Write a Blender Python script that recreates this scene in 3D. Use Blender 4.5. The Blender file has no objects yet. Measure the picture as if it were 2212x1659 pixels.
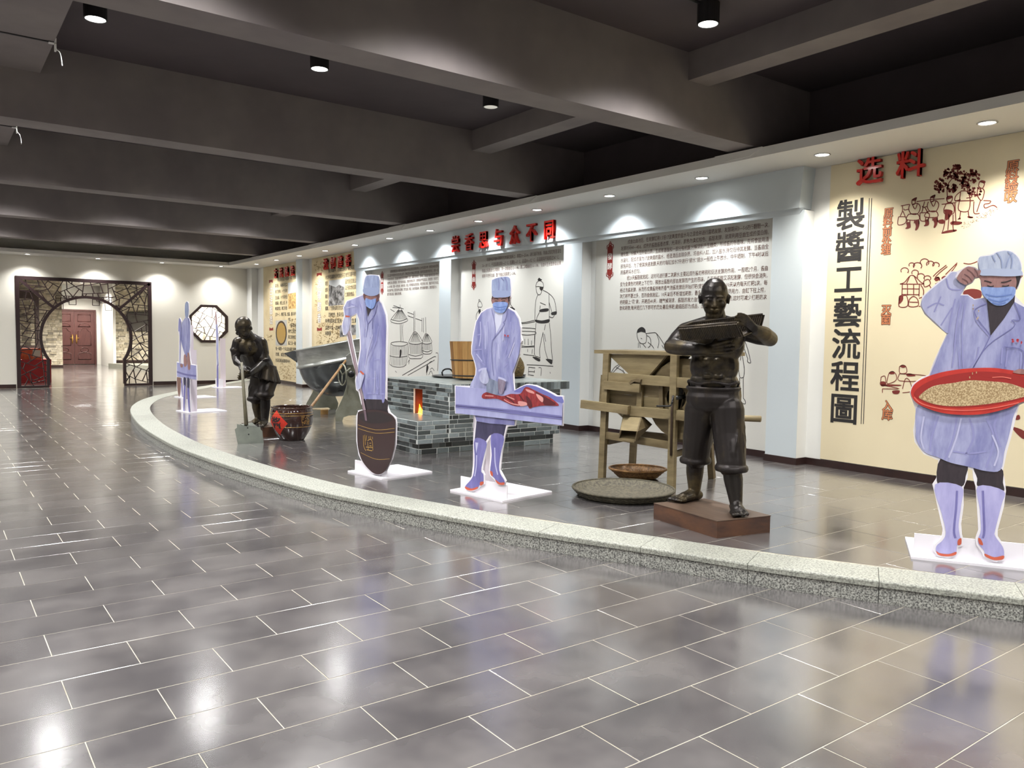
import bpy, bmesh, math, random
from mathutils import Vector, Matrix, noise
random.seed(11)
V = Vector
sc = bpy.context.scene
COL = sc.collection

# ------------------------------------------------------------------ camera
F_PX, TILT, ROLL, YAW, CAM_H = 1718.04, 0.0596226, 0.0145313, 0.6353041, 1.43016
def _to_world(v):
    c, s = math.cos(YAW), math.sin(YAW)
    return V((v[0]*c + v[1]*s, -v[0]*s + v[1]*c, v[2]))
_R = _to_world((1, 0, 0))
FWD = _to_world((0, math.cos(TILT), -math.sin(TILT)))
_U = _to_world((0, math.sin(TILT), math.cos(TILT)))
CX = _R*math.cos(ROLL) + _U*math.sin(ROLL)
CD = _R*math.sin(ROLL) - _U*math.cos(ROLL)
CAM = V((0, 0, CAM_H))
cam = bpy.data.cameras.new('camera')
cam_o = bpy.data.objects.new('camera', cam); COL.objects.link(cam_o)
m = Matrix.Identity(4)
for i in range(3):
    m[i][0], m[i][1], m[i][2], m[i][3] = CX[i], -CD[i], -FWD[i], CAM[i]
cam_o.matrix_world = m
cam.sensor_fit = 'HORIZONTAL'; cam.sensor_width = 36.0
cam.lens = F_PX/2212*36.0
cam.clip_start = 0.05; cam.clip_end = 200
sc.camera = cam_o

# ------------------------------------------------------------------ world, exposure
w = bpy.data.worlds.new('world'); sc.world = w; w.use_nodes = True
w.node_tree.nodes['Background'].inputs[0].default_value = (0.9, 0.92, 1.0, 1)
w.node_tree.nodes['Background'].inputs[1].default_value = 0.02
sc.view_settings.view_transform = 'Standard'
sc.view_settings.look = 'None'
sc.view_settings.gamma = 1.0
sc.view_settings.use_curve_mapping = False
sc.view_settings.exposure = 0.36
sc.cycles.use_denoising = True
sc.cycles.max_bounces = 4
sc.cycles.diffuse_bounces = 2
sc.cycles.glossy_bounces = 2
sc.cycles.transmission_bounces = 1
sc.cycles.caustics_reflective = False
sc.cycles.caustics_refractive = False
sc.cycles.use_adaptive_sampling = True
sc.cycles.adaptive_threshold = 0.08
sc.cycles.sample_clamp_indirect = 6.0
SPOT_WALL, SPOT_ROOM, SPOT_BACK = 118.0, 330.0, 700.0    # watts of the lamp kinds

# ------------------------------------------------------------------ measuring helpers
def ray(px, py):
    return FWD + CX*((px-1106)/F_PX) + CD*((py-829.5)/F_PX)
def at(px, py, **k):
    d = ray(px, py); (n, v), = k.items(); i = 'xyz'.index(n)
    return CAM + d*((v-CAM[i])/d[i])
def at_plane(px, py, p0, n):
    d = ray(px, py)
    return CAM + d*((p0-CAM).dot(n)/d.dot(n))
def proj(p):
    d = V(p)-CAM; z = d.dot(FWD)
    return (1106+F_PX*d.dot(CX)/z, 829.5+F_PX*d.dot(CD)/z, z) if z > .05 else (-9e9, 0, z)
class Stage:
    """places joints of a free-standing figure: image column/row plus a depth step from the figure's own distance"""
    def __init__(s, x, y):
        s.dist = math.hypot(x, y); s.f = V((x, y, 0))/s.dist; s.r = V((s.f.y, -s.f.x, 0)); s.u = V((0, 0, 1))
    def __call__(s, px, py, dd=0.0):
        d = ray(px, py)
        return CAM + d*((s.dist+dd)/d.dot(s.f))
    def off(s, p, x, y, z):
        return p + s.r*x + s.f*y + s.u*z

# ------------------------------------------------------------------ materials
def lin(c):
    return tuple(((x/255)/12.92 if x/255 <= .04045 else ((x/255+.055)/1.055)**2.4) for x in c)
MATS = {}
def mat(name, rgb, rough=.55, metal=0.0, rgb2=None, scale=4.0, stretch=(1, 1, 1), bump=0.0, bscale=None,
        lo=.35, hi=.65, detail=3.0, emit=0.0, spec=.5, per_object=0.0, rough2=None, coat=0.0, coat_rough=.08, tex='noise', world=False):
    if name in MATS: return MATS[name]
    mt = bpy.data.materials.new(name); mt.use_nodes = True; MATS[name] = mt
    nt = mt.node_tree; b = nt.nodes['Principled BSDF']; N = nt.nodes.new; L = nt.links.new
    c1 = (*lin(rgb), 1)
    b.inputs['Base Color'].default_value = c1
    b.inputs['Roughness'].default_value = rough
    b.inputs['Metallic'].default_value = metal
    b.inputs['Specular IOR Level'].default_value = spec
    b.inputs['Coat Weight'].default_value = coat
    b.inputs['Coat Roughness'].default_value = coat_rough
    if emit:
        b.inputs['Emission Color'].default_value = c1
        b.inputs['Emission Strength'].default_value = emit
    if rgb2 or bump or rough2 is not None:
        tc = N('ShaderNodeTexCoord'); mp = N('ShaderNodeMapping'); mp.inputs['Scale'].default_value = stretch
        if world:
            geo = N('ShaderNodeNewGeometry'); L(geo.outputs['Position'], mp.inputs['Vector'])
        else:
            L(tc.outputs['Object'], mp.inputs['Vector'])
        if tex == 'wave':
            nz = N('ShaderNodeTexWave'); nz.inputs['Scale'].default_value = scale
            nz.inputs['Distortion'].default_value = 6; nz.inputs['Detail'].default_value = detail; nz.inputs['Detail Scale'].default_value = 1.5
        elif tex == 'voronoi':
            nz = N('ShaderNodeTexVoronoi'); nz.inputs['Scale'].default_value = scale
        else:
            nz = N('ShaderNodeTexNoise'); nz.inputs['Scale'].default_value = scale; nz.inputs['Detail'].default_value = detail
            nz.inputs['Roughness'].default_value = .6
        L(mp.outputs['Vector'], nz.inputs['Vector'])
        fac = nz.outputs['Distance'] if tex == 'voronoi' else nz.outputs['Fac']
        if rgb2:
            rp = N('ShaderNodeValToRGB'); rp.color_ramp.elements[0].position = lo; rp.color_ramp.elements[1].position = hi
            rp.color_ramp.elements[0].color = c1; rp.color_ramp.elements[1].color = (*lin(rgb2), 1)
            L(fac, rp.inputs['Fac']); outc = rp.outputs['Color']
            if per_object:
                oi = N('ShaderNodeObjectInfo'); hsv = N('ShaderNodeHueSaturation'); mr = N('ShaderNodeMapRange')
                mr.inputs['To Min'].default_value = 1-per_object; mr.inputs['To Max'].default_value = 1+per_object
                L(oi.outputs['Random'], mr.inputs['Value']); L(mr.outputs['Result'], hsv.inputs['Value'])
                L(outc, hsv.inputs['Color']); outc = hsv.outputs['Color']
            L(outc, b.inputs['Base Color'])
            if emit: L(outc, b.inputs['Emission Color'])
        if rough2 is not None:
            mr2 = N('ShaderNodeMapRange'); mr2.inputs['From Min'].default_value = lo; mr2.inputs['From Max'].default_value = hi
            mr2.inputs['To Min'].default_value = rough; mr2.inputs['To Max'].default_value = rough2
            L(fac, mr2.inputs['Value']); L(mr2.outputs['Result'], b.inputs['Roughness'])
        if bump:
            nb = nz
            if bscale:
                nb = N('ShaderNodeTexNoise'); nb.inputs['Scale'].default_value = bscale; nb.inputs['Detail'].default_value = 4
                L(mp.outputs['Vector'], nb.inputs['Vector'])
            bp = N('ShaderNodeBump'); bp.inputs['Strength'].default_value = min(1, bump); bp.inputs['Distance'].default_value = .01
            L(nb.outputs['Distance'] if nb.type == 'TEX_VORONOI' else nb.outputs['Fac'], bp.inputs['Height']); L(bp.outputs['Normal'], b.inputs['Normal'])
    return mt

# ------------------------------------------------------------------ scene-tree helpers
def setp(o, label=None, cat=None, group=None, kind=None):
    if label: o['label'] = label
    if cat: o['category'] = cat
    if group: o['group'] = group
    if kind: o['kind'] = kind
    return o
BASE = {}
def thing(name, loc, label, cat, group=None, kind=None):
    o = bpy.data.objects.new(name, None); COL.objects.link(o); o.location = loc; o.empty_display_size = .1
    BASE[o.name] = V(loc)
    return setp(o, label, cat, group, kind)
def link(name, me, m, parent=None, smooth=False, keep=False):
    """a mesh given in world coordinates becomes an object whose origin sits at its own base"""
    o = bpy.data.objects.new(name, me); COL.objects.link(o)
    if m is not None:
        me.materials.clear(); me.materials.append(m)
    if smooth:
        me.polygons.foreach_set('use_smooth', [True]*len(me.polygons))
    if not keep and len(me.vertices):
        xs = [v.co for v in me.vertices]
        lo = V((min(c.x for c in xs), min(c.y for c in xs), min(c.z for c in xs))); hi = V((max(c.x for c in xs), max(c.y for c in xs), max(c.z for c in xs)))
        c = V(((lo.x+hi.x)/2, (lo.y+hi.y)/2, lo.z))
        me.transform(Matrix.Translation(-c)); o.location = c
    BASE[o.name] = V(o.location)
    if parent is not None:
        o.parent = parent; o.location = o.location - BASE[parent.name]
    return o
def mesh(name, bm, m, parent=None, smooth=False, keep=False, auto=None):
    bmesh.ops.recalc_face_normals(bm, faces=bm.faces) if auto is None else None
    me = bpy.data.meshes.new(name); bm.to_mesh(me); bm.free()
    return link(name, me, m, parent, smooth, keep)
def copy_of(o, name=None, parent=None, loc=None):
    c = o.copy(); COL.objects.link(c)
    if name: c.name = name
    if loc is not None:
        BASE[c.name] = V(loc); c.location = V(loc)-(BASE[parent.name] if parent else V((0, 0, 0)))
    c.parent = parent
    return c

# ------------------------------------------------------------------ shape helpers (add to a bmesh, world coordinates)
def NB(): return bmesh.new()
def obox(bm, o, a, b, c):
    o, a, b, c = V(o), V(a), V(b), V(c)
    vs = [bm.verts.new(o+a*i+b*j+c*k) for k in (0, 1) for j in (0, 1) for i in (0, 1)]
    for q in ((0, 2, 3, 1), (4, 5, 7, 6), (0, 1, 5, 4), (2, 6, 7, 3), (0, 4, 6, 2), (1, 3, 7, 5)):
        bm.faces.new([vs[i] for i in q])
def box(bm, lo, hi):
    obox(bm, lo, (hi[0]-lo[0], 0, 0), (0, hi[1]-lo[1], 0), (0, 0, hi[2]-lo[2]))
def bar(bm, p, q, w, h, up=(0, 0, 1)):
    """rectangular bar from p to q; w across, h along 'up'"""
    p, q = V(p), V(q); d = (q-p).normalized(); u = V(up); s = d.cross(u).normalized(); u = s.cross(d).normalized()
    obox(bm, p-s*w/2-u*h/2, q-p, s*w, u*h)
def prism(bm, pts, vec):
    vec = V(vec); a = [bm.verts.new(V(p)) for p in pts]; b = [bm.verts.new(V(p)+vec) for p in pts]; n = len(pts)
    bm.faces.new(a); bm.faces.new(b[::-1])
    for i in range(n): bm.faces.new((a[i], b[i], b[(i+1) % n], a[(i+1) % n]))
def frame_of(d):
    d = d.normalized(); u = V((0, 0, 1)) if abs(d.z) < .9 else V((1, 0, 0))
    s = d.cross(u).normalized(); return s, s.cross(d).normalized()
def tube(bm, pts, r, n=10, closed=False, caps=True):
    pts = [V(p) for p in pts]; rs = r if isinstance(r, (list, tuple)) else [r]*len(pts); rings = []; N_ = len(pts)
    for i, p in enumerate(pts):
        d = (pts[(i+1) % N_]-pts[i-1]) if closed else (pts[min(i+1, N_-1)]-pts[max(i-1, 0)])
        s, u = frame_of(d)
        rings.append([bm.verts.new(p+(s*math.cos(t)+u*math.sin(t))*rs[i]) for t in [2*math.pi*k/n for k in range(n)]])
    for i in range(N_ if closed else N_-1):
        a, b = rings[i], rings[(i+1) % N_]
        for k in range(n): bm.faces.new((a[k], a[(k+1) % n], b[(k+1) % n], b[k]))
    if caps and not closed:
        bm.faces.new(rings[0][::-1]); bm.faces.new(rings[-1])
def lathe(bm, prof, c=(0, 0, 0), n=40, M=None, sx=1.0, sy=1.0):
    M = M or Matrix.Identity(3); c = V(c); rings = []
    for r, z in prof:
        rings.append([bm.verts.new(c+M@V((sx*r*math.cos(t), sy*r*math.sin(t), z))) for t in [2*math.pi*k/n for k in range(n)]] if r > 1e-5 else [bm.verts.new(c+M@V((0, 0, z)))])
    for a, b in zip(rings, rings[1:]):
        for k in range(n):
            k2 = (k+1) % n
            if len(a) == 1 and len(b) == 1: break
            if len(a) == 1: bm.faces.new((a[0], b[k2], b[k]))
            elif len(b) == 1: bm.faces.new((a[k], a[k2], b[0]))
            else: bm.faces.new((a[k], a[k2], b[k2], b[k]))
def ell(bm, c, r, M=None, n=12):
    M = M or Matrix.Identity(3); k = n//2+1
    lathe(bm, [(math.sin(math.pi*i/k), -math.cos(math.pi*i/k)) for i in range(k+1)], c, n, M@Matrix(((r[0], 0, 0), (0, r[1], 0), (0, 0, r[2]))))
def cone2(bm, p, rp, q, rq, n=12):
    """tapered limb with round ends"""
    p, q = V(p), V(q); d = q-p; L_ = d.length; d = d/L_; s, u = frame_of(d)
    M = Matrix((s, u, d)).transposed(); prof = []
    for i in range(5): a = math.pi/2*(1-i/4); prof.append((rp*math.cos(a), -rp*math.sin(a)))
    for i in range(5): a = math.pi/2*i/4; prof.append((rq*math.cos(a), L_+rq*math.sin(a)))
    lathe(bm, prof, p, n, M)
def limb(bm, pts, rs, n=12):
    for i in range(len(pts)-1): cone2(bm, pts[i], rs[i], pts[i+1], rs[i+1], n)
def fuse(bm, voxel, smooth_it=4, factor=.5):
    """merge overlapping shapes of one body into one continuous surface"""
    me = bpy.data.meshes.new('tmp'); bm.to_mesh(me); bm.free()
    o = bpy.data.objects.new('tmp', me); COL.objects.link(o)
    r = o.modifiers.new('r', 'REMESH'); r.mode = 'VOXEL'; r.voxel_size = voxel; r.adaptivity = 0
    s = o.modifiers.new('s', 'SMOOTH'); s.factor = factor; s.iterations = smooth_it
    dg = bpy.context.evaluated_depsgraph_get(); dg.update()
    out = bpy.data.meshes.new_from_object(o.evaluated_get(dg))
    bpy.data.objects.remove(o); bpy.data.meshes.remove(me)
    return out
def spline(pts, k=6, closed=False):
    pts = [V(p) for p in pts]; n = len(pts); out = []
    rng = range(n if closed else n-1)
    for i in rng:
        g = (lambda j: pts[j % n]) if closed else (lambda j: pts[max(0, min(n-1, j))])
        a, b, c, d = g(i-1), g(i), g(i+1), g(i+2)
        for t in [j/k for j in range(k)]:
            out.append(.5*((2*b)+(c-a)*t+(2*a-5*b+4*c-d)*t*t+(3*b-a-3*c+d)*t**3))
    if not closed: out.append(pts[-1])
    return out
def stroke(bm, pts, wd, nrm, smooth=True):
    """flat inked line on a plane with normal nrm"""
    pts = [V(p) for p in pts]
    if smooth and len(pts) > 2: pts = spline(pts, 4)
    prev = None
    for i, p in enumerate(pts):
        d = pts[min(i+1, len(pts)-1)]-pts[max(i-1, 0)]
        if d.length < 1e-7: continue
        s = nrm.cross(d).normalized()*wd/2
        cur = (bm.verts.new(p+s), bm.verts.new(p-s))
        if prev: bm.faces.new((prev[0], prev[1], cur[1], cur[0]))
        prev = cur
def fill(bm, pts, smooth=False):
    pts = [V(p) for p in pts]
    if smooth: pts = spline(pts, 4, True)
    try: bm.faces.new([bm.verts.new(p) for p in pts])
    except ValueError: pass
def text_mesh(body, size, M, bold=0.0, extrude=0.0, align='LEFT', width=None, line=1.0, res=2, bevel=0.0):
    """lettering in Blender's built-in font, laid on a plane by the matrix M; scaled to 'width' when given"""
    cu = bpy.data.curves.new('t', 'FONT'); cu.body = body; cu.size = size; cu.extrude = extrude
    cu.align_x = align; cu.space_line = line; cu.resolution_u = res; cu.bevel_depth = bevel; cu.bevel_resolution = 0
    o = bpy.data.objects.new('t', cu); COL.objects.link(o)
    dg = bpy.context.evaluated_depsgraph_get(); dg.update()
    me = bpy.data.meshes.new_from_object(o.evaluated_get(dg))
    bpy.data.objects.remove(o); bpy.data.curves.remove(cu)
    if width and len(me.vertices):
        x1 = max(v.co.x for v in me.vertices); x0 = min(v.co.x for v in me.vertices)
        if x1-x0 > 1e-6: me.transform(Matrix.Diagonal((width/(x1-x0), 1, 1, 1)))
    if bold:
        bb = NB(); k = 8 if bold > .04*size else 4
        for i in range(k):
            a = 2*math.pi*(i+.5)/k; t = me.copy(); t.transform(Matrix.Translation((bold*math.cos(a), bold*math.sin(a), 1.2e-4*i))); bb.from_mesh(t); bpy.data.meshes.remove(t)
        bb.to_mesh(me); bb.free()
    me.transform(M)
    return me
def join(meshes):
    bm = NB()
    for x in meshes:
        bm.from_mesh(x); bpy.data.meshes.remove(x)
    return bm
def plane_matrix(o, ax, ay):
    ax, ay = V(ax), V(ay); az = ax.cross(ay); M = Matrix.Identity(4)
    for i in range(3): M[i][0], M[i][1], M[i][2], M[i][3] = ax[i], ay[i], az[i], o[i]
    return M
# ================================================================== THE ROOM
XW, XP, XH = 7.50, 7.33, 7.29          # niche back wall, pilaster front, header front
YF = 22.6                              # far wall
ZP, ZS, ZB, ZC = .125, 3.22, 3.33, 4.02  # platform, soffit, beam underside, ceiling slab
m_tile = mat('slate_tile', (76, 73, 74), .15, rgb2=(98, 94, 93), scale=2.2, per_object=.10, rough2=.23, detail=3, world=True, spec=.7, coat=.85, coat_rough=.17)
m_tile_r = mat('slate_tile_rest', (76, 73, 74), .15, rgb2=(98, 94, 93), scale=2.2, rough2=.23, detail=3, world=True, spec=.7, coat=.85, coat_rough=.17)
m_grout = mat('grout', (196, 188, 166), .8, rgb2=(160, 152, 136), scale=6)
m_white = mat('white_paint', (232, 232, 228), .6)
m_cream = mat('cream_paint', (226, 222, 210), .6)
m_blue = mat('pale_blue_paint', (204, 213, 217), .55)
m_dark = mat('charcoal_paint', (82, 73, 75), .8, rgb2=(74, 66, 68), scale=1.2)
m_beam = mat('grey_beam_paint', (134, 126, 123), .75, rgb2=(120, 112, 111), scale=1.4)
m_base = mat('dark_baseboard', (52, 34, 32), .35, rgb2=(40, 26, 25), scale=8)
m_granite = mat('granite_cap', (168, 169, 158), .5, rgb2=(122, 123, 115), scale=90, detail=3, bump=.12, lo=.42, hi=.6)
m_granite2 = mat('granite_riser', (74, 74, 72), .6, rgb2=(186, 186, 178), scale=110, detail=3, bump=.2, lo=.38, hi=.62)

def clip_poly(poly, region):
    """Sutherland-Hodgman in plan; region is convex and counter-clockwise"""
    out = poly
    for i in range(len(region)):
        a, b = region[i], region[(i+1) % len(region)]; src, out = out, []
        f = lambda p: (b[0]-a[0])*(p[1]-a[1])-(b[1]-a[1])*(p[0]-a[0])
        for j in range(len(src)):
            p, q = src[j], src[(j+1) % len(src)]; fp, fq = f(p), f(q)
            if fp >= 0: out.append(p)
            if (fp >= 0) != (fq >= 0):
                t = fp/(fp-fq); out.append((p[0]+(q[0]-p[0])*t, p[1]+(q[1]-p[1])*t))
        if not out: return []
    return out

# kerb line of the platform (plan)
kerb_pts = [(5.55, -.2), (5.02, .75), (4.505, 1.655), (4.226, 2.128), (3.889, 2.733), (3.61, 3.385), (3.19, 4.333), (2.769, 5.6), (2.58, 6.3),
            (2.42, 7.38), (2.30, 8.7), (2.27, 10.0), (2.38, 12.0), (2.68, 14.2), (3.06, 15.7), (3.56, 16.95), (4.36, 18.3), (5.4, 19.9), (6.5, 21.4), (7.3, 22.45)]
kc = spline([(x, y, 0) for x, y in kerb_pts], 10)
def inward(i):
    d = (kc[min(i+1, len(kc)-1)]-kc[max(i-1, 0)]).normalized(); return V((d.y, -d.x, 0))
KW = .30
kin = [kc[i]+inward(i)*KW for i in range(len(kc))]
inner_region = [(p.x, p.y) for p in reversed(kin)]
inner_region = [(7.62, inner_region[0][1])] + inner_region + [(7.62, inner_region[-1][1])]
outer_region = [(7.62, kc[-1].y)] + [(p.x, p.y) for p in reversed(kc)] + [(7.62, kc[0].y)]
def ccw(r):
    a = sum(r[i][0]*r[(i+1) % len(r)][1]-r[(i+1) % len(r)][0]*r[i][1] for i in range(len(r)))
    return r if a > 0 else r[::-1]
inner_region, outer_region = ccw(inner_region), ccw(outer_region)
def inside(p, region):
    return all((region[(i+1) % len(region)][0]-region[i][0])*(p[1]-region[i][1])-(region[(i+1) % len(region)][1]-region[i][1])*(p[0]-region[i][0]) >= 0 for i in range(len(region)))

def tile_poly(bm, poly, z, th=.008, ch=.0012):
    n = len(poly); cx = sum(p[0] for p in poly)/n; cy = sum(p[1] for p in poly)/n
    low = [bm.verts.new((p[0], p[1], z-th)) for p in poly]
    mid = [bm.verts.new((p[0], p[1], z-ch*.6)) for p in poly]
    top = [bm.verts.new((p[0]+(ch if p[0] < cx else -ch), p[1]+(ch if p[1] < cy else -ch), z)) for p in poly]
    for i in range(n):
        j = (i+1) % n
        bm.faces.new((low[i], low[j], mid[j], mid[i])); bm.faces.new((mid[i], mid[j], top[j], top[i]))
    bm.faces.new(top)
GAP = .0018
def lay_tiles(parent, z, rows, ucols, keepfn, region, u_off, v_off):
    """running bond of 600 x 300 tiles; the 300 that show largest are parts, the rest one part"""
    full = NB(); tile_poly(full, [(-.3+GAP, -.15+GAP), (.3-GAP, -.15+GAP), (.3-GAP, .15-GAP), (-.3+GAP, .15-GAP)], 0)
    bmesh.ops.recalc_face_normals(full, faces=full.faces)
    full_me = bpy.data.meshes.new('tile'); full.to_mesh(full_me); full.free(); full_me.materials.append(m_tile)
    near, rest = [], NB()
    for r in range(*rows):
        y1 = .3*(v_off-r); y0 = y1-.3
        for u in range(*ucols):
            if (u-r) % 2: continue
            x0 = .3*(u-u_off); x1 = x0+.6
            rect = [(x0+GAP, y0+GAP), (x1-GAP, y0+GAP), (x1-GAP, y1-GAP), (x0+GAP, y1-GAP)]
            if not keepfn(rect): continue
            poly = rect
            if region is not None:
                ins = [inside(p, region) for p in rect]
                if not all(ins):
                    poly = clip_poly(rect, region)
                    if len(poly) < 3: continue
                    a = abs(sum(poly[i][0]*poly[(i+1) % len(poly)][1]-poly[(i+1) % len(poly)][0]*poly[i][1] for i in range(len(poly))))/2
                    if a < .004: continue
            c = ((x0+x1)/2, (y0+y1)/2); px, py, zz = proj((c[0], c[1], z))
            score = zz if (zz > .3 and -150 < px < 2362 and 500 < py < 1900) else 1e6
            near.append((score, c, poly, poly is rect))
    near.sort(key=lambda t: t[0])
    for k, (s_, c, poly, is_full) in enumerate(near):
        if k < 298 and s_ < 1e5:
            if is_full:
                o = bpy.data.objects.new('tile', full_me); COL.objects.link(o); o.location = (c[0], c[1], z)
            else:
                b = NB(); tile_poly(b, [(p[0]-c[0], p[1]-c[1]) for p in poly], 0); bmesh.ops.recalc_face_normals(b, faces=b.faces)
                me = bpy.data.meshes.new('tile'); b.to_mesh(me); b.free(); me.materials.append(m_tile)
                o = bpy.data.objects.new('tile', me); COL.objects.link(o); o.location = (c[0], c[1], z)
            o.parent = parent; o.location = o.location-BASE[parent.name]
        else: tile_poly(rest, poly, z)
    if len(rest.faces):
        o = mesh('tile_field', rest, m_tile_r, parent, keep=True); o.location = -BASE[parent.name]; o['kind'] = 'stuff'
    else: rest.free()

b = NB(); box(b, (-6, -4, -.2), (12, 39, -.0012)); floor = setp(mesh('floor', b, m_grout), 'dark slate tiled floor with pale grout lines', 'floor', kind='structure')
lay_tiles(floor, 0.0, (-62, 28), (-22, 34), lambda q: all(-5.9 < p[0] < 9.9 and -3.9 < p[1] < YF-.02 for p in q) and not all(inside(p, outer_region) for p in q), None, -1.37990, 14.11546)
# floor of the room beyond the moon gate: too far to tell the tiles apart
b = NB(); box(b, (0.3, YF+.0, -.0012), (11.9, 38.5, 0)); mesh('far_floor', b, m_tile_r, floor)

# ---- platform
b = NB(); prism(b, [(p[0], p[1], .001) for p in inner_region], (0, 0, ZP-.0022))
plat = setp(mesh('platform_floor', b, m_grout), 'raised display platform paved with dark slate tiles', 'floor', kind='structure')
lay_tiles(plat, ZP, (-62, 16), (6, 28), lambda q: any(inside(p, inner_region) for p in q) and max(p[0] for p in q) < 8.3, inner_region, -1.1, 14.02)

kerb = thing('kerb', (3, 6, 0), 'curved granite kerb along the edge of the display platform', 'kerb', kind='structure')
# cut the kerb line into stones about 0.65 m long
acc, cuts = 0.0, [0]
for i in range(1, len(kc)):
    acc += (kc[i]-kc[i-1]).length
    if acc > .64: cuts.append(i); acc = 0
if cuts[-1] != len(kc)-1: cuts.append(len(kc)-1)
def kerb_piece(i0, i1, o0, o1, z0, z1, rnd):
    b = NB(); prof = [(o0, z0), (o1, z0), (o1, z1)]
    prof += [(o0+rnd, z1), (o0+rnd*.3, z1-rnd*.3), (o0, z1-rnd)] if rnd else [(o0, z1)]
    rings = []
    idx = list(range(i0, i1+1))
    for j, i in enumerate(idx):
        n_ = inward(i); p = V(kc[i])
        t = (kc[min(i+1, len(kc)-1)]-kc[max(i-1, 0)]).normalized()
        if j == 0: p = p+t*.0015
        if j == len(idx)-1: p = p-t*.0015
        rings.append([b.verts.new(p+n_*o+V((0, 0, z))) for o, z in prof])
    for a, c in zip(rings, rings[1:]):
        for k in range(len(prof)): b.faces.new((a[k], a[(k+1) % len(prof)], c[(k+1) % len(prof)], c[k]))
    b.faces.new(rings[0]); b.faces.new(rings[-1][::-1])
    return b
for a, c in zip(cuts, cuts[1:]):
    mesh('kerb_stone', kerb_piece(a, c, .012, .10, 0.0005, ZP-.034, 0), m_granite2, kerb)
    mesh('kerb_cap', kerb_piece(a, c, 0, KW, ZP-.033, ZP+.003, .010), m_granite, kerb)

# ---- display wall with pilasters, header and niches
b = NB(); box(b, (XW, -.5, 0), (XW+.2, YF+.2, ZS+.1)); wall_r = setp(mesh('wall_right', b, m_white), 'white display wall with shallow niches', 'wall', kind='structure')
PIL = [(4.90, 5.28), (8.35, 8.74), (11.76, 12.14), (15.14, 15.52), (18.50, 18.90)]
for y0, y1 in PIL:
    top = 2.78 if y1 < 15.6 else ZS
    b = NB(); box(b, (XP, y0, ZP), (XW, y1, top)); mesh('pilaster', b, m_white, wall_r)
    b = NB(); box(b, (XP-.004, y0, ZP+.07), (XP, y1, top)); mesh('pilaster_face', b, m_blue, wall_r)
b = NB(); box(b, (XP, 22.2, ZP), (XW, YF, ZS)); mesh('pilaster', b, m_white, wall_r)
b = NB(); prism(b, [(XH, 4.90, ZS), (XH, 4.94, 2.80), (XH, 15.53, 2.80), (XH, 15.57, ZS)], (XW-XH, 0, 0)); mesh('header_board', b, m_blue, wall_r)
b = NB(); prism(b, [(XH+.012, 4.90, 2.80), (XH+.012, 15.56, 2.80), (XP-.004, 15.50, 2.74), (XP-.004, 4.96, 2.74)], (.03, 0, 0)); mesh('header_trim', b, m_blue, wall_r)
# baseboard along the display wall, stepping round each pilaster
b = NB(); ys = -.5
for y0, y1 in PIL+[(22.2, YF)]:
    box(b, (XW-.016, ys, ZP), (XW, y0-.012, ZP+.072)); box(b, (XP-.014, y0-.012, ZP), (XW, y1+.012, ZP+.072)); ys = y1+.012
setp(mesh('baseboard_right', b, m_base), 'dark glossy baseboard at the foot of the display wall', 'baseboard', kind='structure')

# ---- far wall with the gate and window openings
GX0, GX1, GZ = 1.76, 4.82, 2.72           # moon gate
OX, OZ, OR_ = 6.28, 1.66, .515            # octagon window
def rect_with_hole(b, x0, x1, z0, z1, hole, y0, th):
    """wall strip with a polygon hole, built as quads fanned from the hole to the rim"""
    n = len(hole); rim = []
    cx = sum(p[0] for p in hole)/n; cz = sum(p[1] for p in hole)/n
    for p in hole:
        dx, dz = p[0]-cx, p[1]-cz
        t = min(((x1-cx)/dx if dx > 1e-6 else (x0-cx)/dx if dx < -1e-6 else 1e9), ((z1-cz)/dz if dz > 1e-6 else (z0-cz)/dz if dz < -1e-6 else 1e9))
        rim.append((cx+dx*t, cz+dz*t))
    ang = lambda p: math.atan2(p[1]-cz, p[0]-cx) % (2*math.pi)
    pts = [(ang(h), h, r) for h, r in zip(hole, rim)]
    for i in range(n):
        h0, r0 = hole[i], rim[i]; h1, r1 = hole[(i+1) % n], rim[(i+1) % n]
        quad = [h0, r0, r1, h1]
        for c in ((x0, z0), (x1, z0), (x1, z1), (x0, z1)):
            a0, a1, ac = ang(r0), ang(r1), ang(c)
            if (ac-a0) % (2*math.pi) < (a1-a0) % (2*math.pi) and (ac-a0) % (2*math.pi) > 1e-6: quad = [h0, r0, c, r1, h1]
        prism(b, [(p[0], y0, p[1]) for p in quad], (0, th, 0))
octo = [(OX+OR_*math.cos(math.pi/8+k*math.pi/4)/math.cos(math.pi/8), OZ+OR_*math.sin(math.pi/8+k*math.pi/4)/math.cos(math.pi/8)) for k in range(8)]
b = NB(); box(b, (-6, YF, ZS+.1), (7.7, YF+.15, ZC)); box(b, (-6, YF, 0), (GX0, YF+.15, ZS+.1)); box(b, (GX0, YF, GZ), (GX1, YF+.15, ZS+.1)); box(b, (GX1, YF, 0), (5.5, YF+.15, ZS+.1)); box(b, (7.06, YF, 0), (7.7, YF+.15, ZS+.1))
box(b, (5.5, YF, 2.5), (7.06, YF+.15, ZS+.1)); box(b, (5.5, YF, 0), (7.06, YF+.15, .9)); rect_with_hole(b, 5.5, 7.06, .9, 2.5, octo, YF, .15)
setp(mesh('wall_far', b, m_cream, auto=1), 'cream end wall with the moon gate and an octagonal window', 'wall', kind='structure')
b = NB(); box(b, (-6, YF-.014, 0), (GX0-.02, YF, .10)); box(b, (GX1+.02, YF-.014, 0), (7.3, YF, .10))
setp(mesh('baseboard_far', b, m_base), 'dark baseboard along the cream end wall', 'baseboard', kind='structure')
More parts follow.
